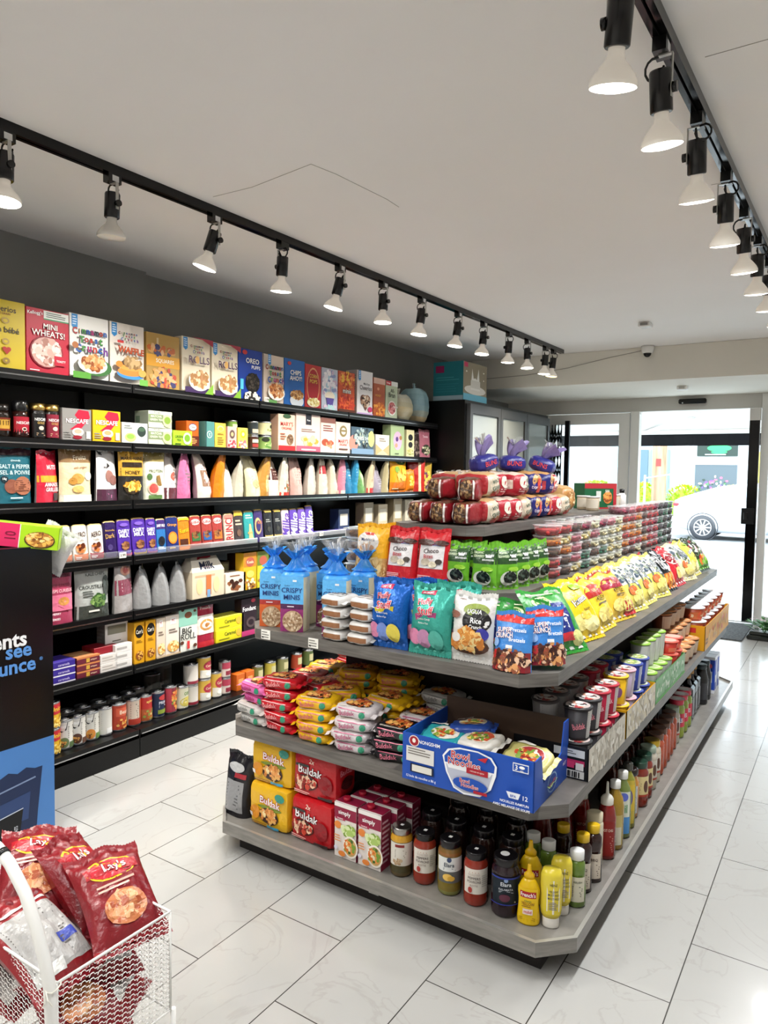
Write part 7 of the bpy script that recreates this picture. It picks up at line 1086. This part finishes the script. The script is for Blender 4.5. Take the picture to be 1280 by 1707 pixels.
for i, (x, y, z, rot, dn) in enumerate([(1.33, .87, .475, (-1.12, .1, 1.0), 'with yellow logo up, nearest the left edge'), (1.56, .96, .455, (-1.05, .0, 1.3), 'leaning on the right rim of the basket'), (1.42, 1.0, .42, (-.8, .2, 1.9), 'at the back of the heap behind the others'), (1.52, .84, .425, (1.12, 0, -1.45), 'grey back turned up under the handle'),
 (1.5, .93, .36, (1.15, 0, -1.9), 'grey back up beneath the leaning one'), (1.56, .86, .3, (-1.2, 0, 1.35), 'low behind the near mesh corner'), (1.36, .86, .32, (1.3, 0, -1.2), 'at the bottom with its back upward'), (1.54, .97, .3, (1.25, 0, -1.1), 'at the bottom far corner'), (1.3, .86, .4, (-1.25, 0, 1.6), 'at the left end under the logo bag')]):
    place('layred', rb, (x, y, z), 'dark red foil chip bag '+dn, 'chip bag', CHG, rot=rot, sc=.84)
# potted plant by the door
def leaf(b, c, d, ln, w_, col, up=.3):
    c = Vector(c); d = Vector(d).normalized(); s_ = d.cross(Vector((0, 0, 1))).normalized(); n = 4; ps = []
    for i in range(n+1):
        t = i/n; wdt = w_*math.sin(PI*min(.98, t*.9+.08)); p = c+d*ln*t+Vector((0, 0, up*ln*(t-t*t*1.3))); ps.append((b.V(p-s_*wdt), b.V(p+Vector((0, 0, -.15*wdt))), b.V(p+s_*wdt)))
    for i in range(n):
        for k in (0, 1): b.F((ps[i][k], ps[i][k+1], ps[i+1][k+1], ps[i+1][k]), col, 'leaf', True)
e = empty('potted_plant', (2.17, 7.3, .0006)); tag(e, 'leafy green plant with small pink flowers in a dark tray by the door', 'plant')
b = MB('plastic', '#161a16'); b.rbox(-.13, -.1, 0, .16, .1, .045, .01); b.rbox(-.11, -.08, .045, .14, .08, .075, .006, '#20241e'); b.obj('pot_tray', e)
rn = random.Random(5); b = MB('leaf', '#3a6a34'); q = MB('leaf', '#d8b8c4')
for i in range(110):
    a = rn.random()*6.28; r_ = rn.random()**.6; c = (r_*.13*math.cos(a)+.015, r_*.09*math.sin(a), .07+.09*rn.random()); leaf(b, c, (math.cos(a), math.sin(a), .5*rn.random()+.2), .05+.03*rn.random(), .016, rn.choice(['#3f7a3a', '#2f5f30', '#5a9a4a', '#47803c']))
for i in range(46):
    a = rn.random()*6.28; r_ = rn.random()**.5; c = Vector((r_*.13*math.cos(a)+.015, r_*.09*math.sin(a), .17+.03*rn.random()))
    for k in range(5): leaf(q, c, (math.cos(k*1.256+i), math.sin(k*1.256+i), .15), .011, .005, rn.choice(['#e8d0d8', '#c88aa8', '#f0e4e8', '#a05a78']))
b.obj('foliage', e); q.obj('flowers', e)
# ================================================================ the street outside
GS = -.12
b = MB('pavement'); b.box(-40, YF+.1, GS-.1, 30, 12.9, GS); struct('trim_4', b, 'pale concrete pavement outside the entrance', 'pavement')
b = MB('asphalt'); b.box(-40, 12.9, GS-.25, 30, 24.5, GS-.06); struct('trim_5', b, 'light grey asphalt street outside', 'road')
b = MB('pavement'); b.box(-40, 24.5, GS-.1, 30, 29.6, GS); struct('trim_6', b, 'far pavement across the street', 'pavement')
# awning
e = empty('awning', (1.2, YF+.1, 2.75)); tag(e, 'white folding arm awning with black valance over the entrance', 'awning')
b = MB('matte', '#dcdad6'); y1, z1 = 1.75, -.69
b.grid(lambda u, v: (-3.2+6.4*u, .05+(y1-.05)*v, -.1+(z1+.1)*v+.02*math.sin(u*60)*math.sin(v*PI)), 60, 6); b.grid(lambda u, v: (-3.2+6.4*u, .05+(y1-.05)*v, -.094+(z1+.1)*v+.02*math.sin(u*60)*math.sin(v*PI)), 60, 6, flip=True); b.obj('canopy', e)
b = MB('whitepaint'); b.rbox(-3.2, y1-.03, z1-.05, 3.2, y1+.03, z1+.01, .01); b.obj('front_bar', e)
b = MB('matte', '#17171a'); b.grid(lambda u, v: (-3.2+6.4*u, y1+.012*math.sin(u*90), z1-.05-.15*v), 80, 1, sm=False); b.obj('valance', e)
b = MB('whitepaint'); b.rbox(-3.2, 0, -.2, 3.2, .1, -.04, .02); b.obj('cassette', e)
for x0, x1, x2 in ((-.55, .05, -.75), (2.6, 1.7, 2.9)):
    b = MB('whitepaint'); b.tube([(x0, .1, -.42), (x1, .95, -.56)], .035, 8); b.tube([(x1, .95, -.56), (x2, y1-.03, z1-.02)], .028, 8); b.obj('arm', e)
# utility pole
b = MB('timber'); b.lathe([(.24, 0), (.23, 3), (.2, 8)], 16); b.box(-.06, -.245, 1.9, .1, -.235, 2.15, '#c83a34', 'card'); tag(b.obj('utility_pole', loc=(-2.75, 25.4, GS)), 'weathered wooden utility pole across the street', 'pole')
b = MB('whitepaint'); b.tube([(0, 0, 0), (0, 0, 1.6)], .035, 8); b.tube([(0, 0, 1.5), (.9, 0, 1.65)], .02, 6); tag(b.obj('post', loc=(-3.1, 24.95, GS)), 'thin white post left of the wooden pole', 'post')
# bushes
def bush(name, x, y, w_, h, lab, seed):
    rn = random.Random(seed); b = MB('leaf', '#b8d030'); b.blob((0, 0, h*.45), (w_*.42, w_*.3, h*.42), 12, 8, '#8aa824')
    for i in range(420):
        a = rn.random()*6.28; t = rn.random()**.7*1.5; r_ = w_*.5*(.75+.3*rn.random()); c = (r_*math.cos(a)*math.sin(t+.1)*1.0, r_*.6*math.sin(a)*math.sin(t+.1), h*.45+h*.5*math.cos(t)); leaf(b, c, (math.cos(a), math.sin(a), .4+rn.random()), .09+.06*rn.random(), .035, rn.choice(['#c8e034', '#b0cc28', '#e0ec50', '#98b824']))
    tag(b.obj(name, loc=(x, y, GS)), lab, 'bush', 'yellow green bushes on the far pavement')
bush('bush', -3.55, 26.6, 1.3, 1.35, 'yellow green bush left of the wooden pole', 1); bush('bush', -2.15, 26.6, 1.3, 1.3, 'yellow green bush right of the wooden pole', 2); bush('bush', -.65, 27.2, 1.2, 1.3, 'yellow green bush behind the parked car roof', 3); bush('bush', -5.2, 26.6, 1.6, 1.4, 'yellow green bush seen through the shop window', 4)
# hatchback car: lofted body along x, rear at x = -1.25
e = empty('car', (.95, 21.0, GS-.06)); tag(e, 'silver white hatchback car parked across the street', 'car')
sec = [(-2.2, .52, .86, .86, .62), (-2.16, .38, .98, 1.0, .74), (-2.0, .28, 1.02, 1.08, .84), (-1.7, .2, 1.0, 1.2, .88), (-1.2, .2, .99, 1.36, .89), (-.6, .2, .97, 1.46, .89), (0, .2, .96, 1.48, .89), (.5, .2, .94, 1.42, .89), (1.0, .2, .92, 1.2, .89), (1.4, .2, .88, .95, .88), (1.9, .22, .78, .8, .84), (2.2, .3, .66, .67, .7), (2.27, .42, .55, .56, .58)]
def rg(x, zb, zw, zr, hw):
    rw = hw*.72 if zr > zw+.12 else hw*.9
    return [(x, -hw*.9, zb), (x, -hw, zb+.12), (x, -hw, (zb+zw)/2+.05), (x, -hw*.96, zw), (x, -rw, zr-.05*(zr > zw+.1)), (x, -rw*.75, zr), (x, 0, zr+.015), (x, rw*.75, zr), (x, rw, zr-.05*(zr > zw+.1)), (x, hw*.96, zw), (x, hw, (zb+zw)/2+.05), (x, hw, zb+.12), (x, hw*.9, zb)]
M['carpaint'] = mat('car_paint', .22, col='#d4d8dc', coat=.6, metal=.1)
b = MB('carpaint'); R_ = [[b.V(p) for p in rg(*s)] for s in sec]
for i in range(len(sec)-1):
    for k in range(12): b.F((R_[i][k], R_[i][k+1], R_[i+1][k+1], R_[i+1][k]), None, None, True)
    b.F((R_[i][12], R_[i][0], R_[i+1][0], R_[i+1][12]), '#111111', 'plastic')
b.F(R_[0][::-1]); b.F(R_[-1]); b.obj('body', e)
def side_at(x, t):      # point on the near side glass band between waist and roof
    for i in range(len(sec)-1):
        if sec[i][0] <= x <= sec[i+1][0]: q = (x-sec[i][0])/(sec[i+1][0]-sec[i][0]); break
    A, B_ = rg(*sec[i]), rg(*sec[i+1]); lo = Vector(A[3]).lerp(Vector(B_[3]), q); hi = Vector(A[4]).lerp(Vector(B_[4]), q); p = lo.lerp(hi, t); return p+Vector((0, -.012, .004))
for xa, xb in ((-1.75, -1.12), (-1.05, -.1), (0, .95)):
    b = MB('plastic', '#9fb4be'); b.grid(lambda u, v: side_at(xa+(xb-xa)*u, (.12+.76*v)*(1 if xa > -1.2 else min(1, .35+.65*u))), 8, 3); b.obj('side_window', e)
b = MB('plastic', '#b03038'); b.rbox(-2.19, -.8, .86, -1.85, -.70, .94, .02); b.obj('tail_lamp', e)
for x in (-1.42, 1.38):
    b = MB('plastic', '#303236'); b.T = Matrix.Translation((x, -.90, .33))@Matrix.Rotation(PI/2, 4, 'X'); b.lathe([(.36, -.02), (.375, .004), (.36, .012), (.355, .004)], 24, cap=False); b.T = None; b.obj('wheel_arch', e)
    for sy in (-1, 1):
        b = MB('plastic', '#3a3c40'); b.T = Matrix.Translation((x, sy*.8, .325))@Matrix.Rotation(-sy*PI/2, 4, 'X'); b.lathe([(.2, -.1), (.31, -.1), (.325, -.07), (.325, .07), (.31, .1), (.22, .1)], 28); w_o = b.obj('wheel', e)
        q = MB('whitepaint'); q.T = b.T; q.lathe([(.215, .095), (.215, .104), (.2, .1)], 24, cap=False)
        for k in range(10):
            a = k*PI/5; q.T = Matrix.Translation((x, sy*.8, .325))@Matrix.Rotation(-sy*PI/2, 4, 'X')@Matrix.Rotation(a, 4, 'Z'); q.box(.03, -.014, .098, .205, .014, .108)
        q.lathe([(.045, .096), (.04, .114), (.0, .116)], 12); q.obj('wheel_rim', w_o)
b = MB('plastic', '#2a2c30'); b.rbox(.55, -1.0, .95, .68, -.9, 1.06, .02); b.obj('mirror', e)
# shop buildings across the street
def facade(name, x0, x1, c, h, lab, items):
    e = empty(name, (x0, 29.6, GS)); tag(e, lab, 'building'); w_ = x1-x0; b = MB('matte', c); b.box(0, 0, 0, w_, 5, h); b.obj('wall', e)
    for it in items:
        nm, a, z0, c_, z1 = it[:5]; b = MB('card', it[5]); b.box(a, -.06, z0, c_, .02, z1, it[5])
        if len(it) > 6: b.art(it[6], lambda u, v, k: (a+(c_-a)*u, -.06-k*8, z0+(z1-z0)*v), c_-a, z1-z0)
        b.obj(nm, e)
facade('shop_building', -5.6, -3.2, '#9fadb4', 5, 'pale grey shop building with blue window frames at the left', [('window', .5, .5, 1.5, 2.6, '#58707e', [R(.1, .05, .3, .95, '#c8dce4'), L(.5, .1, .7, .9, 8, '#5a6a7a')]), ('window', 1.6, .5, 2.3, 2.6, '#7a94a8', [R(.1, .05, .4, .95, '#b8d0dc')])])
facade('shop_building', -3.2, -.4, '#c0c8cb', 5, 'white shop building with green sign and flower window', [('sign', .9, 2.35, 2.3, 2.85, '#2a3a34', [E(.55, .6, .3, .25, '#3ac86a'), E(.55, .3, .2, .12, '#3ac86a'), L(.2, .05, .9, .2, 1, '#d8e0dc')]), ('window', .85, .45, 2.3, 2.2, '#59646b', [B(.5, .35, .45, .3, '#c86a8a #7a5ac0 #5a8a5a #d8d8d8 #3a4a44', 70, .05), R(0, .9, 1, 1, '#d8dcdc')]), ('pillar', .1, 0, .6, 4, '#eef0f0')])
facade('shop_building', -.4, 1.2, '#a3aaac', 5, 'grey shop building with red sign over a lattice door', [('sign', .35, 2.3, 1.0, 2.8, '#b83038', [T('OPEN', .5, .6, .25, .7, '#ffffff'), R(0, 0, 1, .25, '#3a3c44')]), ('door', .4, .1, .95, 2.2, '#6a7478', [B(.5, .5, .4, .42, '#a8b4b8 #4a5458', 60, .03)]), ('post', .18, 0, .24, 2.5, '#d8c84a')])
facade('shop_building', 1.2, 7.0, '#b9c2c8', 5, 'pale shop building with an orange banner and posters', [('window', .4, 1.0, 3.2, 3.0, '#8896a2', [R(.1, .3, .9, .55, '#e0a860'), L(.1, .65, .8, .95, 3, '#c85a6a'), E(.6, .15, .2, .12, '#8a9098')]), ('window', 3.6, .4, 5.4, 3.0, '#b8c4cc')])
facade('house', -14.5, -5.6, '#b9b6b0', 4, 'grey low building at the far left of the street', [('window', 3, 1, 4.5, 2.4, '#dfe6ea'), ('window', 5.6, 1, 7.4, 2.4, '#d4dee4')])
facade('shop_building', 7.0, 16, '#cfd4d6', 5, 'plain pale building at the far right of the street', [('window', 1, .6, 3.4, 2.6, '#a8b8c0'), ('window', 4.4, .6, 7.4, 2.6, '#a8b8c0')])
# a leafy hedge seen in the fridge glass and past the window
for i, (x, y) in enumerate([(8.2, 13.6), (10.9, 13.8)]): bush('bush', x, y, 2.4, 2.6, 'large green bush on the near pavement, %s' % ('nearer' if i == 0 else 'farther'), 9+i)
